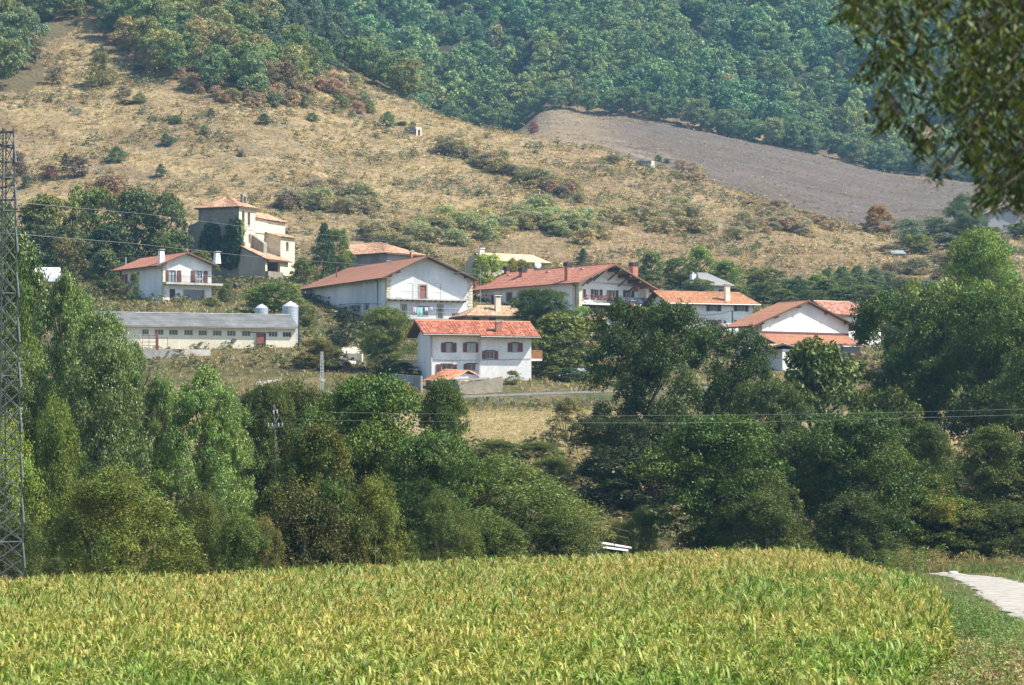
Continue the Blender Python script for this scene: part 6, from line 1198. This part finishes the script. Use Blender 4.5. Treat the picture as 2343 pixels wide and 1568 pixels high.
# cattle pen
a=W(*R1(1302,1495),409); r=empty('cattle_pen',a,R(10)); tag(r,'rusty brown rail pen with one thick post in front of the cream shed','pen'); pw=(1535-1302)*.25*K*409
m=MB(); 
for z in (.35,.8,1.25,1.6): m.bar((0,0,z),(pw*.55,0,z),.06)
for x in (0,.3,.62): m.bar((x*pw*.85,0,0),(x*pw*.85,0,1.7),.06)
for z in (1.35,): m.bar((pw*.6,0,z),(pw,0,z),.06)
m.bar((pw,0,0),(pw*.98,0,1.4),.06); m.build('rails',RUST,r); m=MB(); m.box(pw*.53,pw*.63,-.15,.15,-.2,2.1); m.build('thick_post',RUST,r)
# white boards by the stream
p=W(*[ (2150+330*.35079)/1.6533,(1600+1290*.35079)/1.6533],214); q=W((2150+640*.35079)/1.6533,(1600+1345*.35079)/1.6533,218); r=empty('plank_bridge',(p.x,p.y,p.z)); tag(r,'pale plank footbridge end tilting behind the maize','footbridge'); d=q-p
m=MB(); m.bar((0,0,0),d,.5,.10); m.build('plank',WPAINT,r); m=MB(); m.bar((.05,-.7,-.28),d+Vector((-.2,-.7,-.16)),.4,.12); m.build('plank',WPAINT,r); m=MB(); m.bar((.2,.2,-.5),d+Vector((0,.2,-.5)),.3,.4); m.build('underside',IRON,r)
for t in (.02,.5): m=MB(); v=d*t; m.bar(v+Vector((0,-.9,-2.5)),v+Vector((0,-.9,1.35)),.07); m.build('post',WOOD,r)
m=MB(); m.bar((0,-.9,1.2),d+Vector((0,-.9,1.1)),.04); m.bar((0,-.9,.75),d+Vector((0,-.9,.65)),.04); m.build('handrail',WOOD,r)
# white bag by the path
g=G((2900+1698*.4149)/1.6533,(2050+295*.4149)/1.6533,150); m=MB(); m.lathe((0,0,0),[(.0,0),(.38,.02),(.45,.18),(.33,.36),(.12,.42),(0,.43)],12); ob=m.build('white_sack',WPAINT,None,True); ob.location=g; ob.scale=(.8,.5,.5); tag(ob,'white sack lying on the verge beyond the bend of the gravel path','sack')
# pale metal patch far right
g=G((3300+300*.3507)/1.6533,(700+800*.3507)/1.6533,560); h=House('white_shed_roof','small pale grey-blue corrugated shed roof in the bushes below the rust-brown tree','shed',(3300+215*.3507)/1.6533,(700+810*.3507)/1.6533,g.y+4,10,GREYP,deep=1); h.walls(2.6,2,1.2,None,'x'); h.roof(-.2,2.8,-.3,2.3,1.2,1.9,'x',2.0,tile('pale_blue_sheet',[(.30,.34,.36),(.33,.37,.39),(.28,.32,.34)],(.24,.27,.28),.3),amp=.02)
# parked car glimpse behind walnut tree
p=W(*R7(1825,412),410); r=empty('parked_car',(p.x,p.y,p.z-1.5),R(5)); tag(r,'white parked car behind the walnut tree, mostly hidden','car'); m=MB(); m.hexa([(-2,0,.35),(2,0,.35),(2,1.7,.35),(-2,1.7,.35)],[(-1.95,.05,.95),(1.95,.05,.95),(1.95,1.65,.95),(-1.95,1.65,.95)]); m.hexa([(-1.5,.1,.951),(1.2,.1,.951),(1.2,1.6,.951),(-1.5,1.6,.951)],[(-1.0,.25,1.5),(.7,.25,1.5),(.7,1.45,1.5),(-1.0,1.45,1.5)]); m.build('body',WPAINT,r)
m=MB(); m.hexa([(-1.2,.08,1.0),(.95,.08,1.0),(.95,.12,1.0),(-1.2,.12,1.0)],[(-.95,.2,1.42),(.65,.2,1.42),(.65,.24,1.42),(-.95,.24,1.42)]); m.build('side_window',GL,r)
for x in (-1.25,1.25): m=MB(); m.tube([(x,-.02,.33),(x,.22,.33)],.33,14); m.build('wheel',IRON,r)
# ================================================================ near tree hanging in from the top right
def near_tree():
    rng=np.random.RandomState(77); x0,y0=8.6,24.; gz=hz(x0,y0); r=empty('willow_oak',(x0,y0,gz)); tag(r,'blurred dark-leaved tree hanging in from the top right corner, close to the viewer','tree')
    o=Vector((x0,y0,gz)); m=MB(); m.tube([(0,0,-.3),(.1,0,3),(-.1,.1,6),(0,0,10),(.1,0,13)],[.34,.3,.25,.16,.05],9)
    TI=[]  # twig chains
    def chain(pts,r0):
        P=[Vector(p)-o for p in pts]; m.tube(P,[r0*(1-.8*i/(len(P)-1)) for i in range(len(P))],5)
    out=[(1925,30),(1990,20),(2000,110),(2030,190),(2050,250),(2095,300),(2120,340),(2150,410),(2190,380),(2215,340),(2240,400),(2290,445),(2342,470)]
    poly=[(1930,-60),(1935,20),(1960,60),(1975,110),(2000,150),(2010,210),(2030,260),(2060,300),(2110,290),(2125,330),(2140,400),(2175,415),(2190,360),(2180,300),(2200,290),(2225,370),(2245,400),(2270,440),(2300,450),(2342,480),(2500,520),(2650,480),(2700,100),(2650,-250),(2100,-300),(1980,-150)]
    holes=[(2000,70,28),(2130,60,26),(2150,120,22),(2060,150,18),(2110,200,26),(2150,250,30),(2090,250,16),(2190,225,20),(2240,230,14),(2230,120,10),(2165,330,26),(2210,320,20),(2260,330,13),(2190,170,12),(2300,360,12),(2320,270,9),(2040,100,14),(2090,90,12)]
    VV=[];FF=[];CC=[];b=0;n=0;tw=MB()
    for k in range(5200):
        px=rng.uniform(1920,2700);py=rng.uniform(-280,520)
        if not inpoly([px],[py],poly)[0]: continue
        if any((px-hx)**2+((py-hy))**2<(hr*1.0)**2 for hx,hy,hr in holes): continue
        if rng.rand()<(.66 if px<2200 else .42): continue
        D=rng.uniform(20.5,27.5) if px>2150 else rng.uniform(21.5,24.5); p=np.array(W(px,py,D)); L=rng.uniform(.12,.26); d=np.array([rng.normal()*.6-.12,rng.normal()*.6,-.75]);d/=np.linalg.norm(d)
        e=p+d*L; tw.tube([Vector(p-d*.1)-o,Vector(e)-o],.0035,3)
        nl=rng.randint(7,12); t=np.linspace(0,1,nl); base=p+d*L*t[:,None]; a=rng.rand(nl)*6.28; sd=np.stack([np.cos(a),np.sin(a),-.45+0*a],1)+d*.5; sd/=np.linalg.norm(sd,axis=1,keepdims=True)
        ln=rng.uniform(.06,.105,nl)[:,None]; wd=ln*.16; s=np.cross(sd,rng.normal(size=(nl,3)));s/=np.linalg.norm(s,axis=1,keepdims=True); nn=np.cross(sd,s)
        A=base;B=base+sd*ln*.4+s*wd;C=base+sd*ln+nn*ln*.08;Dd=base+sd*ln*.4-s*wd; V=np.stack([A,B,C,Dd],1).reshape(-1,3)-np.array(o); VV.append(V);FF.append(np.arange(4*nl).reshape(nl,4)+b);b+=4*nl
        l=rng.uniform(.6,1.4,nl)*rng.uniform(.7,1.3); y=(rng.rand(nl)<.14)*1.0; CC.append(np.stack([l*(1+1.2*y),l*(1+.7*y),l*(1-.1*y)],1)); n+=nl
    for q in [[(2800,-350),(2500,-60),(2300,60),(2120,110),(1990,70)],[(2800,-200),(2560,80),(2400,230),(2200,250),(2060,210)],[(2700,0),(2450,250),(2330,350),(2300,430)],[(2800,-400),(2400,-200),(2150,-60),(1940,10)],[(2450,200),(2260,250),(2160,390)]]:
        P=[W(x,y,24) for x,y in q]; m.tube([p-o for p in P],[.05,.028,.016,.01,.005][:len(P)],6)
    m.tube([(0,0,6.5),tuple(W(2800,-300,24)-o)],[.12,.09],6)
    # leaves of the rest of the crown, outside the frame
    kk=2600; cc=rdir(rng,kk)*np.array([3.4,3.2,3.0])*rng.uniform(.5,1,(kk,1))**.5+np.array([.9,0,10.8]); PX,PY=PXY(cc[:,0]+x0,cc[:,1]+y0,cc[:,2]+gz); cc=cc[(PX>2480)|(PY<-120)]
    P=np.repeat(cc,9,0)+rng.normal(size=(len(cc)*9,3))*.16; OUT=rdir(rng,len(P)); V,F=leaves(rng,P,OUT,.12,.035); l=rng.uniform(.6,1.4,len(P)); VV.append(V);FF.append(F+b);CC.append(np.stack([l,l,l],1))
    m.build('trunk',BARK,r,True); tw.build('twigs',BARK,r); place(npmesh('crown',np.concatenate(VV),np.concatenate(FF),np.concatenate(CC),'lc',LEAF),'crown',(0,0,0),r,color=(.058,.088,.018)); print('near leaves',n)
near_tree()
# ================================================================ hillside vegetation
rng=np.random.RandomState(4)
hs='single shrubs dotted over the dry hillside'
def TH(kind,x0,x1,yt,yb,color,name,label,cat='tree',group=None,parts=False,wide=1.1):
    g=G((x0+x1)/2,yb,590); D=g.y; wd=(x1-x0)*K*D*wide; ht=ZZ(yt,D)-g.z
    return tree_at(kind,(g.x,g.y,g.z-.1),wd,max(ht,.5),color,name,label,cat,group,parts)
J=(.045,.08,.04)
for a,b,y0,y1,c,k,l in [
 (362,398,306,338,J,'midb','dark juniper left of the middle of the dry hillside, upper of two'),
 (348,388,375,410,(.06,.10,.055),'farp','dark juniper above the church wood, lower of two'),
 (589,619,259,287,J,'midb','dark round juniper right below the wood corner'),
 (474,492,247,269,J,'midb','small dark juniper below the middle of the wood edge'),
 (387,417,264,287,(.07,.11,.05),'midb','round green bush next to a grey scrub patch'),
 (306,328,147,167,J,'midb','little round juniper close to the wood edge, uppermost'),
 (304,336,212,242,(.14,.17,.05),'midb','yellow-green bush right of the lone pale tree'),
 (264,302,196,228,(.16,.15,.11),'midb','grey feathery bush right of the lone pale tree'),
 (268,310,228,243,(.11,.13,.05),'midb','flat green bush under the grey feathery one'),
 (106,121,222,238,(.09,.05,.035),'midb','tiny dark red bush at the left of the hillside'),
 (243,290,335,372,(.08,.12,.055),'midb','green bush pair left of the upper juniper'),
 (455,478,286,310,(.12,.16,.05),'midb','small light green bush in the middle of the hillside'),
 (698,730,258,282,(.07,.12,.045),'midb','green bush on the slope right of the wood corner'),
 (870,905,255,294,(.08,.14,.05),'midb','green leafy bush left above the small roofless hut'),
 (905,935,277,292,(.06,.10,.045),'midb','dark low bush immediately left of the small roofless hut'),
 (935,952,278,292,(.07,.11,.045),'midb','tiny bush behind the roof of the small roofless hut'),
 (808,845,204,236,(.12,.17,.07),'midb','light green bush below the red heather ridge'),
 (835,860,230,262,(.13,.17,.06),'midb','yellow-green bush below the red heather ridge, right one'),
 (965,995,222,247,(.05,.10,.04),'midb','dark green bush on the skyline ridge'),
 (930,970,200,232,(.12,.12,.06),'midb','brown-green shrub on the skyline ridge'),
 (760,800,215,250,(.12,.15,.07),'midb','pale green shrub above the middle of the slope'),
 (540,562,345,365,(.15,.14,.12),'farb','grey bush in the middle of the dry hillside'),
 (1208,1232,278,306,(.16,.07,.06),'midb','dark red bush on the skyline left of the bare field'),
 (1495,1515,354,370,(.07,.11,.06),'midb','green bush behind the wide roofless hut'),
 (1515,1535,362,374,(.10,.13,.07),'farb','low bush right behind the wide roofless hut'),
 (1380,1430,355,378,(.14,.13,.09),'farb','long grey-brown bush left of the wide roofless hut'),
 (1570,1592,378,398,(.14,.11,.09),'farb','lone grey bush right of the wide roofless hut'),
 (20,62,345,405,(.12,.085,.065),'farb','brown leafless thicket beside the pylon'),
 (85,135,375,412,(.13,.07,.05),'farb','red-brown bush, left one of the pair above the church wood'),
 (130,170,350,400,(.07,.07,.04),'farp','dark conical bush beside the red-brown one'),
 (150,205,355,408,(.10,.08,.06),'farb','purplish brown bush right of the dark conical one'),
 (45,75,400,432,(.06,.08,.05),'farb','dark bush at the left edge above the wood'),
 (200,300,400,470,(.19,.12,.075),'farb','wide rust-brown bush above the middle of the church wood'),
 (100,150,150,195,(.17,.14,.09),'farb','brown shrub left of the lone pale tree')]:
    TH(k,a,b,y0,y1,c,'juniper_bush' if c==J else 'hill_shrub',l,'bush',hs)
TH('midb2',195,268,118,205,(.20,.20,.10),'hawthorn_tree','lone pale half-bare tree high on the left of the dry hillside','tree',None,True,1.1)
# long hedge strips and gorse banks as separate bushes
def strip_bushes(pts,n,w0,h0,cols,label,group,kind='farb',nm='gorse_bush',jit=6):
    for i in range(n):
        t=(i+.5)/n*(len(pts)-1); k=min(int(t),len(pts)-2); f=t-k; x=pts[k][0]*(1-f)+pts[k+1][0]*f+rng.normal()*3; y=pts[k][1]*(1-f)+pts[k+1][1]*f+rng.normal()*jit
        g=G(x,y,575); s=rng.uniform(.5,1.25); tree_at(kind,(g.x,g.y,g.z-.15),w0*s*.95,h0*s*rng.uniform(.9,1.35),tuple(q*m for q,m in zip(cols[i%len(cols)],(1.7,1.4,1.5))),nm,label,'bush',group,False)
strip_bushes([(1010,345),(1090,375),(1180,405),(1250,435),(1330,462)],36,5,2.6,[(.12,.13,.07),(.10,.11,.07),(.13,.105,.08),(.14,.15,.06),(.11,.13,.06)],'one low bush of the dark hedge strip crossing the middle of the hillside','hedge strip on the hillside')
strip_bushes([(640,482),(720,470),(780,462),(850,475)],30,5.5,2.8,[(.13,.14,.08),(.12,.12,.08),(.14,.17,.08)],'one of the grey-green bushes on the slope right above the church','bushes above the church',jit=12)
strip_bushes([(950,545),(1040,525),(1130,520),(1220,520),(1290,528),(1350,530)],60,5.5,2.6,[(.15,.20,.08),(.13,.18,.08),(.16,.17,.08),(.12,.155,.08)],'one of the green bushes in the long bank above the pale-roofed house','green bank on the lower hillside',jit=14)
strip_bushes([(1360,520),(1450,515),(1540,505),(1600,515)],28,5.5,2.6,[(.16,.17,.09),(.14,.15,.09),(.15,.18,.08)],'one of the olive bushes on the lower slope right of the long green bank','olive bushes on the lower hillside',jit=14)
strip_bushes([(1680,530),(1740,510),(1800,525),(1850,540)],26,5,2.4,[(.15,.17,.09),(.13,.14,.09),(.17,.15,.10)],'one of the bushes on the lower slope left of the rust-brown tree','bushes left of the rust-brown tree',jit=12)
strip_bushes([(830,545),(900,560),(990,570)],18,5,2.4,[(.15,.155,.08),(.12,.14,.07)],'one of the dull bushes just behind the mottled barn roof','bushes behind the mottled roof',jit=10)
strip_bushes([(780,130),(830,165),(880,190),(935,215)],26,4.2,2.6,[(.15,.075,.055),(.13,.08,.06),(.17,.10,.07)],'one of the red-brown heather bushes along the skyline ridge','red-brown heather on the ridge',jit=4,nm='heather_bush')
strip_bushes([(700,150),(740,195),(780,225),(850,250)],24,4.5,3,[(.15,.15,.075),(.13,.15,.08),(.18,.14,.09)],'one of the olive shrubs on the open slope under the heather ridge','shrubs under the heather ridge',jit=16)
strip_bushes([(560,245),(620,240),(690,245),(700,235)],22,4.5,3,[(.15,.14,.08),(.14,.12,.07),(.09,.12,.06)],'one of the scrubby bushes fringing the lower edge of the hillside wood','fringe of the hillside wood',jit=7)
strip_bushes([(240,90),(330,155),(450,205),(540,238)],24,4.5,3,[(.17,.14,.08),(.15,.13,.08),(.12,.13,.06)],'one of the brown shrubs along the left edge of the hillside wood','fringe of the hillside wood, left',jit=5)
strip_bushes([(1700,470),(1760,490),(1850,505),(1930,520)],22,4.5,1.8,[(.16,.15,.10),(.14,.15,.09)],'one of the low bushes between the dry slope and the bare field','bushes at the edge of the bare field',jit=5)
strip_bushes([(1540,400),(1600,415),(1580,395)],14,4.5,2,[(.15,.16,.09),(.17,.15,.10)],'one of the low bushes on the slope right of the wide roofless hut','bushes right of the wide hut',jit=8)
# near hillside wood: separate trees
def wood(poly,n,spacing,kinds,cols,label,group,lo=600,hi=1000,hs=(7,11),seed=1,name='oak_tree',maxn=300):
    r=np.random.RandomState(seed); pts=[]; tries=0
    xs=[p[0] for p in poly];ys=[p[1] for p in poly]
    while len(pts)<maxn and tries<n:
        tries+=1; y=r.uniform(lo,hi); x=(r.uniform(min(xs),max(xs))-1171)*K*y
        z=hz(x,y); px,py=PXY(x,y,z)
        if not inpoly([px],[py],poly)[0] or py<-260 or px<-200: continue
        if any((x-q[0])**2+(y-q[1])**2<spacing**2 for q in pts): continue
        pts.append((x,y,z))
    return pts
def plant(pts,kinds,cols,hs_,ws,label,group,name,r):
    for x,y,z in pts:
        h=r.uniform(*hs_); c=cols[r.randint(len(cols))]; f=r.uniform(.8,1.2); c=tuple(q*f for q in c); k=kinds[r.randint(len(kinds))]
        tree_at(k,(x,y,z-.2),h*r.uniform(*ws),h,c,name,label,'tree',group,False)
r=np.random.RandomState(9)
P1=wood(LFOR,9000,5.3,None,None,None,None,lo=620,hi=900,seed=1,maxn=290)
pine=[p for p in P1 if PXY(*p)[0]>610 and PXY(*p)[1]<165]
lf=[p for p in P1 if p not in pine]
GC=[(.085,.13,.06),(.11,.15,.055),(.16,.175,.06),(.10,.155,.06),(.18,.165,.07),(.14,.165,.06),(.17,.14,.07),(.09,.14,.065),(.12,.17,.06),(.085,.14,.055),(.15,.17,.065),(.10,.16,.06)]
plant(lf,['far1','far2','far3'],GC,(7.5,11.5),(.75,1.0),'one of the broadleaf trees, green turning ochre, in the wood on the left hillside','broadleaf trees of the hillside wood','oak_tree',r)
plant(pine,['farp','far2','farp'],[(.055,.095,.06),(.07,.11,.07),(.05,.08,.055)],(8,12),(.6,.8),'one of the dark green pines at the top right of the hillside wood','pines of the hillside wood','pine_tree',r)
P0=wood(LFOR0,9000,4.8,None,None,None,None,lo=620,hi=960,seed=3,maxn=110)
plant(P0,['far1','far2','far3'],[(.10,.14,.06),(.13,.16,.06),(.09,.13,.065),(.15,.14,.07)],(8,12),(.75,1.0),'one of the broadleaf trees at the top left corner of the hillside','trees at the top left corner','oak_tree',r)
print('hill wood',len(P1),len(P0))
# far wood: front edge as separate trees, the rest as one mass
r=np.random.RandomState(12); edge=[];px=700
while px<2500:
    yb=IP(px,P1150); D=1150+r.uniform(-3,3); x=(px-1171)*K*D; edge.append((x,D,hz(x,D))); 
    if px>1560: edge.append((x+r.uniform(-3,3),D-r.uniform(5,9),hz(x,D-7)))
    px+=r.uniform(34,48)
FG=[(.085,.135,.055),(.10,.155,.06),(.115,.17,.065),(.075,.12,.055),(.13,.165,.065)]
plant(edge,['far1','far2','far3'],FG,(8,11.5),(.85,1.15),'one of the hazy blue-green trees forming the front edge of the far wood','front edge of the far wood','oak_tree',r)
cellpts=[];
clear=[(1985,285),(2060,290),(2190,300),(2270,318),(2260,358),(2150,336),(2050,322)]
gx=np.arange(-190,230,6.6);gy=np.arange(1158,1420,6.2)
X,Y=np.meshgrid(gx,gy);X=X+r.uniform(-2.6,2.6,X.shape)+ (np.arange(len(gy))%2)[:,None]*3.3;Y=Y+r.uniform(-2.6,2.6,Y.shape);X=X.ravel();Y=Y.ravel();Z=H(X,Y);px,py=PXY(X,Y,Z)
k=(px>500)&(px<2560)&(py>-260)&~inpoly(px,py,clear)&(r.rand(len(X))<.95);X=X[k];Y=Y[k];Z=Z[k];n=len(X)
hh=r.uniform(6.5,12,n)*(1+.35*(r.rand(n)<.15));ww=hh*r.uniform(.68,1.1,n);g=fbm(X,Y,45,50)
tint=1.8*np.array(FG)[r.randint(0,len(FG),n)]*(.7+.6*r.rand(n,1))*(1+np.array([1.3,.5,-.2])*(g[:,None]-.5))
odd=r.rand(n)<.03; tint[odd]=(.28,.27,.12)
protos=[proto(crown('p',60+i,kk,1750,.070,.050,lobes=16,lr=.17,sub=6,hue=.2,fuzz=.35)) for i,kk in enumerate(['round','tall','oak','round','oak'])]
stuff('far_wood',protos,np.stack([X,Y,Z-.3],1),np.stack([ww,ww,hh],1),r.rand(n)*6.28,tint,LEAF,'hazy blue-green broadleaf wood covering the mountainside behind the bare field','wood')
print('far wood',n)
# scrub and grass cover
def scatter(n,lo,hi,cond,seed,pxr=(-300,2600)):
    r=np.random.RandomState(seed); Y=np.sqrt(r.uniform(lo*lo,hi*hi,n)); px=r.uniform(*pxr,n); X=(px-1171)*K*Y; Z=H(X,Y); px,py=PXY(X,Y,Z); k=cond(X,Y,px,py,r); return X[k],Y[k],Z[k],r
crs=lambda px:np.interp(px,[p[0] for p in DC],[p[1] for p in DC])
nof=lambda px,py:~(inpoly(px,py,LFOR)|inpoly(px,py,LFOR0))
sp_=[proto(crown('p',80+i,'low',34,.26,.16,lobes=6,lr=.24,sub=5,hue=.3,fuzz=.5)) for i in range(6)]
X,Y,Z,r=scatter(56000,585,960,lambda X,Y,px,py,r:(Y<crs(px)+20)&nof(px,py)&((fbm(X,Y,11,12)+.22*vn(X,Y,2.5,4))*(r.rand(len(X))*.5+.75)>.66),21)
n=len(X);s=r.uniform(.5,1.9,n)**1.1;c=np.array([(.15,.155,.10),(.17,.15,.10),(.12,.135,.085),(.20,.165,.10),(.10,.12,.065)])[r.randint(0,5,n)]*(.8+.4*r.rand(n,1))
c=c*1.55
stuff('hillside_scrub',sp_,np.stack([X,Y,Z-.05],1),np.stack([s*1.2,s*1.2,s*.65],1),r.rand(n)*6.28,c,LEAF,'low grey-green scrub speckled over the dry hillside','scrub'); print('scrub',n)
def stonep(i):
    r=np.random.RandomState(i); v=[];f=[]
    for k,(z,q) in enumerate([(-.2,1.),(.35,.8),(.6,.3)]):
        for a in range(5): v.append([math.cos(a*1.257)*q*r.uniform(.7,1.2),math.sin(a*1.257)*q*r.uniform(.7,1.2),z*r.uniform(.8,1.2)])
    for k in (0,1):
        for a in range(5): f.append([k*5+a,k*5+(a+1)%5,k*5+5+(a+1)%5,k*5+5+a])
    f.append([10,11,12,13]); f.append([10,13,14,14][:3]+[10])
    f=[q for q in f if len(set(q))==4]; return np.array(v),np.array(f),np.ones((len(f),3))
X,Y,Z,r=scatter(2600,590,900,lambda X,Y,px,py,r:(Y<crs(px)+5)&nof(px,py)&(fbm(X,Y,20,101)>.42),31)
n=len(X);s=r.uniform(.10,.38,n);stuff('hillside_stones',[stonep(i) for i in range(5)],np.stack([X,Y,Z-.02],1),np.stack([s*1.3,s,s*.8],1),r.rand(n)*6.28,np.array([.36,.33,.27])*(.7+.5*r.rand(n,1)),DRY,'small pale stones scattered over the dry hillside','stones')
tp=[tuft(i,7) for i in range(6)]
X,Y,Z,r=scatter(60000,585,900,lambda X,Y,px,py,r:(Y<crs(px)+10)&nof(px,py),22)
n=len(X);s=r.uniform(.35,.9,n);c=np.array([(.50,.40,.21),(.42,.32,.17),(.36,.27,.15),(.55,.46,.27),(.28,.24,.13)])[r.randint(0,5,n)]*(.85+.3*r.rand(n,1))
stuff('hillside_grass',tp,np.stack([X,Y,Z-.03],1),np.stack([s*2.2,s*2.2,s*.7],1),r.rand(n)*6.28,c,DRY,'dry straw-coloured grass on the hillside','grass')
X,Y,Z,r=scatter(16000,700,1150,lambda X,Y,px,py,r:(Y>crs(px)+10)&(px>1225)&(px<2500)&((fbm(X*.4,Y,9,130)>.47)|(Y<crs(px)+45)|(Y>1128)),33)
n=len(X);s=r.uniform(.3,.8,n)*np.where((Y<crs(px_:=1171+X/(K*Y))+40)|(Y>1130),1.6,1);c=np.array([(.30,.26,.19),(.20,.175,.14),(.36,.31,.22),(.15,.15,.10)])[r.randint(0,4,n)]*(.8+.4*r.rand(n,1))
stuff('field_stubble',tp,np.stack([X,Y,Z-.03],1),np.stack([s*3,s*2.2,s*.7],1),r.rand(n)*6.28,c,DRY,'sparse stubble and weedy margins of the bare grey-brown field','stubble')
# meadow, banks and village greens
X,Y,Z,r=scatter(30000,322,368,lambda X,Y,px,py,r:(px>1000)&(px<1420),23)
n=len(X);s=r.uniform(.1,.26,n);c=np.array([(.50,.40,.22),(.43,.34,.18),(.30,.28,.12)])[r.randint(0,3,n)]
stuff('meadow_stubble',tp,np.stack([X,Y,Z-.02],1),np.stack([s*2.5,s*2.5,s],1),r.rand(n)*6.28,c,DRY,'short mown straw-coloured meadow below the road','grass')
def bank(X,Y,px,py,r): return ((Y>364)|((Y<322)&(Y>232))|((Y>362)))&(~((Y>376)&(Y<382)))
X,Y,Z,r=scatter(42000,232,590,bank,24,(-250,2600))
n=len(X);s=r.uniform(.25,.85,n);g=fbm(X,Y,12,60);c=np.array([(.30,.25,.12),(.38,.29,.15),(.15,.18,.06),(.20,.20,.08),(.11,.14,.05)]);c=c[np.clip(((g-.32)*10+r.normal(size=n)*.8).astype(int),0,4)]*(.8+.4*r.rand(n,1))
stuff('bank_grass',tp,np.stack([X,Y,Z-.03],1),np.stack([s*1.8,s*1.8,s*.8],1),r.rand(n)*6.28,c,DRY,'rough brown and green grass on the banks and village slopes','grass')
X,Y,Z,r=scatter(12000,236,590,lambda X,Y,px,py,r:(((Y<318)|(Y>392))&((fbm(X,Y,9,62)>.5)|(Y<318))|((Y>364)&(Y<372)))&(~((px>1000)&(px<1380)&(Y>318)&(Y<362)))&~((Y>392)&(Y<402)&(px>940)&(px<1240)),25,(-250,2600))
n=len(X);s=r.uniform(.6,1.7,n);c=np.array([(.12,.14,.06),(.17,.16,.08),(.10,.135,.045),(.20,.16,.09)])[r.randint(0,4,n)]*(.8+.4*r.rand(n,1)); s=np.where((Y>364)&(Y<400),s*.7,s)
stuff('bank_scrub',sp_,np.stack([X,Y,Z-.05],1),np.stack([s*1.3,s*1.3,s*.8],1),r.rand(n)*6.28,c,LEAF,'low mixed scrub on the banks and between the village gardens','scrub'); print('bank scrub',n)
# verge right of the maize
wp=[tuft(40+i,9,.03,.3) for i in range(5)]
pp=[(G(x,y,100).x,G(x,y,100).y) for x,y in PATH]
X,Y,Z,r=scatter(60000,60,245,lambda X,Y,px,py,r:(X>edgeR(Y)+.2)&~inpoly(X,Y,pp)&(Y<farD(px)+75),26,(1500,3300))
n=len(X);s=r.uniform(.2,.6,n)*np.where(fbm(X,Y,5,70)>.5,1.25,.7);g=fbm(X,Y,5,71)+ (Y<125)*np.clip((125-Y)/60,0,.3);c=np.array([(.12,.20,.05),(.14,.21,.055),(.19,.21,.07),(.27,.23,.10),(.33,.23,.11)]);c=1.4*c[np.clip(((g-.36)*11+r.normal(size=n)*.7).astype(int),0,4)]*(.8+.4*r.rand(n,1)); s=s*np.where(Y<118,1.3,np.where((Y>150)&(Y<222),.45,.8))
stuff('verge_grass',wp,np.stack([X,Y,Z-.02],1),np.stack([s*1.1,s*1.1,s],1),r.rand(n)*6.28,c,LEAF,'green and brown grass on the verge between the maize and the gravel path','grass')
X,Y,Z,r=scatter(9000,60,245,lambda X,Y,px,py,r:(X>edgeR(Y)-.3)&~inpoly(X,Y,pp)&(Y<farD(px)+75)&((fbm(X,Y,4,75)>.47)|(Y<105)|(Y>222)|(X<edgeR(Y)+2.5)),27,(1500,3300))
n=len(X);s=r.uniform(.35,1.0,n)*(1+.3*(Y<100));g=fbm(X,Y,6,77)+np.clip((130-Y)/150,0,.25);c=np.array([(.09,.15,.04),(.12,.19,.05),(.16,.17,.06),(.22,.19,.085),(.22,.165,.09)]);c=1.35*c[np.clip(((g-.38)*11+r.normal(size=n)*.5).astype(int),0,4)]*(.8+.4*r.rand(n,1)); s=s*np.where(Y<118,1.25,np.where((Y>165)&(Y<222),.4,np.where(X<edgeR(Y)+3.2,1.25,np.where(Y>=222,1.5,.6)))); c=np.where((Y>=222)[:,None],c*np.array([.95,.85,.8]),c)
wd_=[proto(crown('p',90+i,'low',220,.075,.035,lobes=9,lr=.2,sub=5,hue=.3,fuzz=.7,up=.4)) for i in range(5)]
stuff('verge_weeds',wd_,np.stack([X,Y,Z-.03],1),np.stack([s*1.2,s*1.2,s*1.1],1),r.rand(n)*6.28,c,LEAF,'tangled weeds and brambles beside the gravel path','weeds')
# brown weed stalks in front of the maize
X,Y,Z,r=scatter(9000,58,70,lambda X,Y,px,py,r:(vn(X,Y*.2,2.3,81)>.5)|(px>1900),28,(-300,2700))
# ================================================================ haze
m,N,L=newmat('summer_haze'); o=nd(N,'OutputMaterial'); v=nd(N,'VolumePrincipled'); v.inputs['Density'].default_value=.00010; v.inputs['Color'].default_value=(.34,.66,1.0,1); v.inputs['Anisotropy'].default_value=.2; L.new(v.outputs[0],o.inputs['Volume'])
b=MB(); b.box(-760,760,-80,2420,-4,600); ob=b.build('haze',m); tag(ob,kind='stuff')
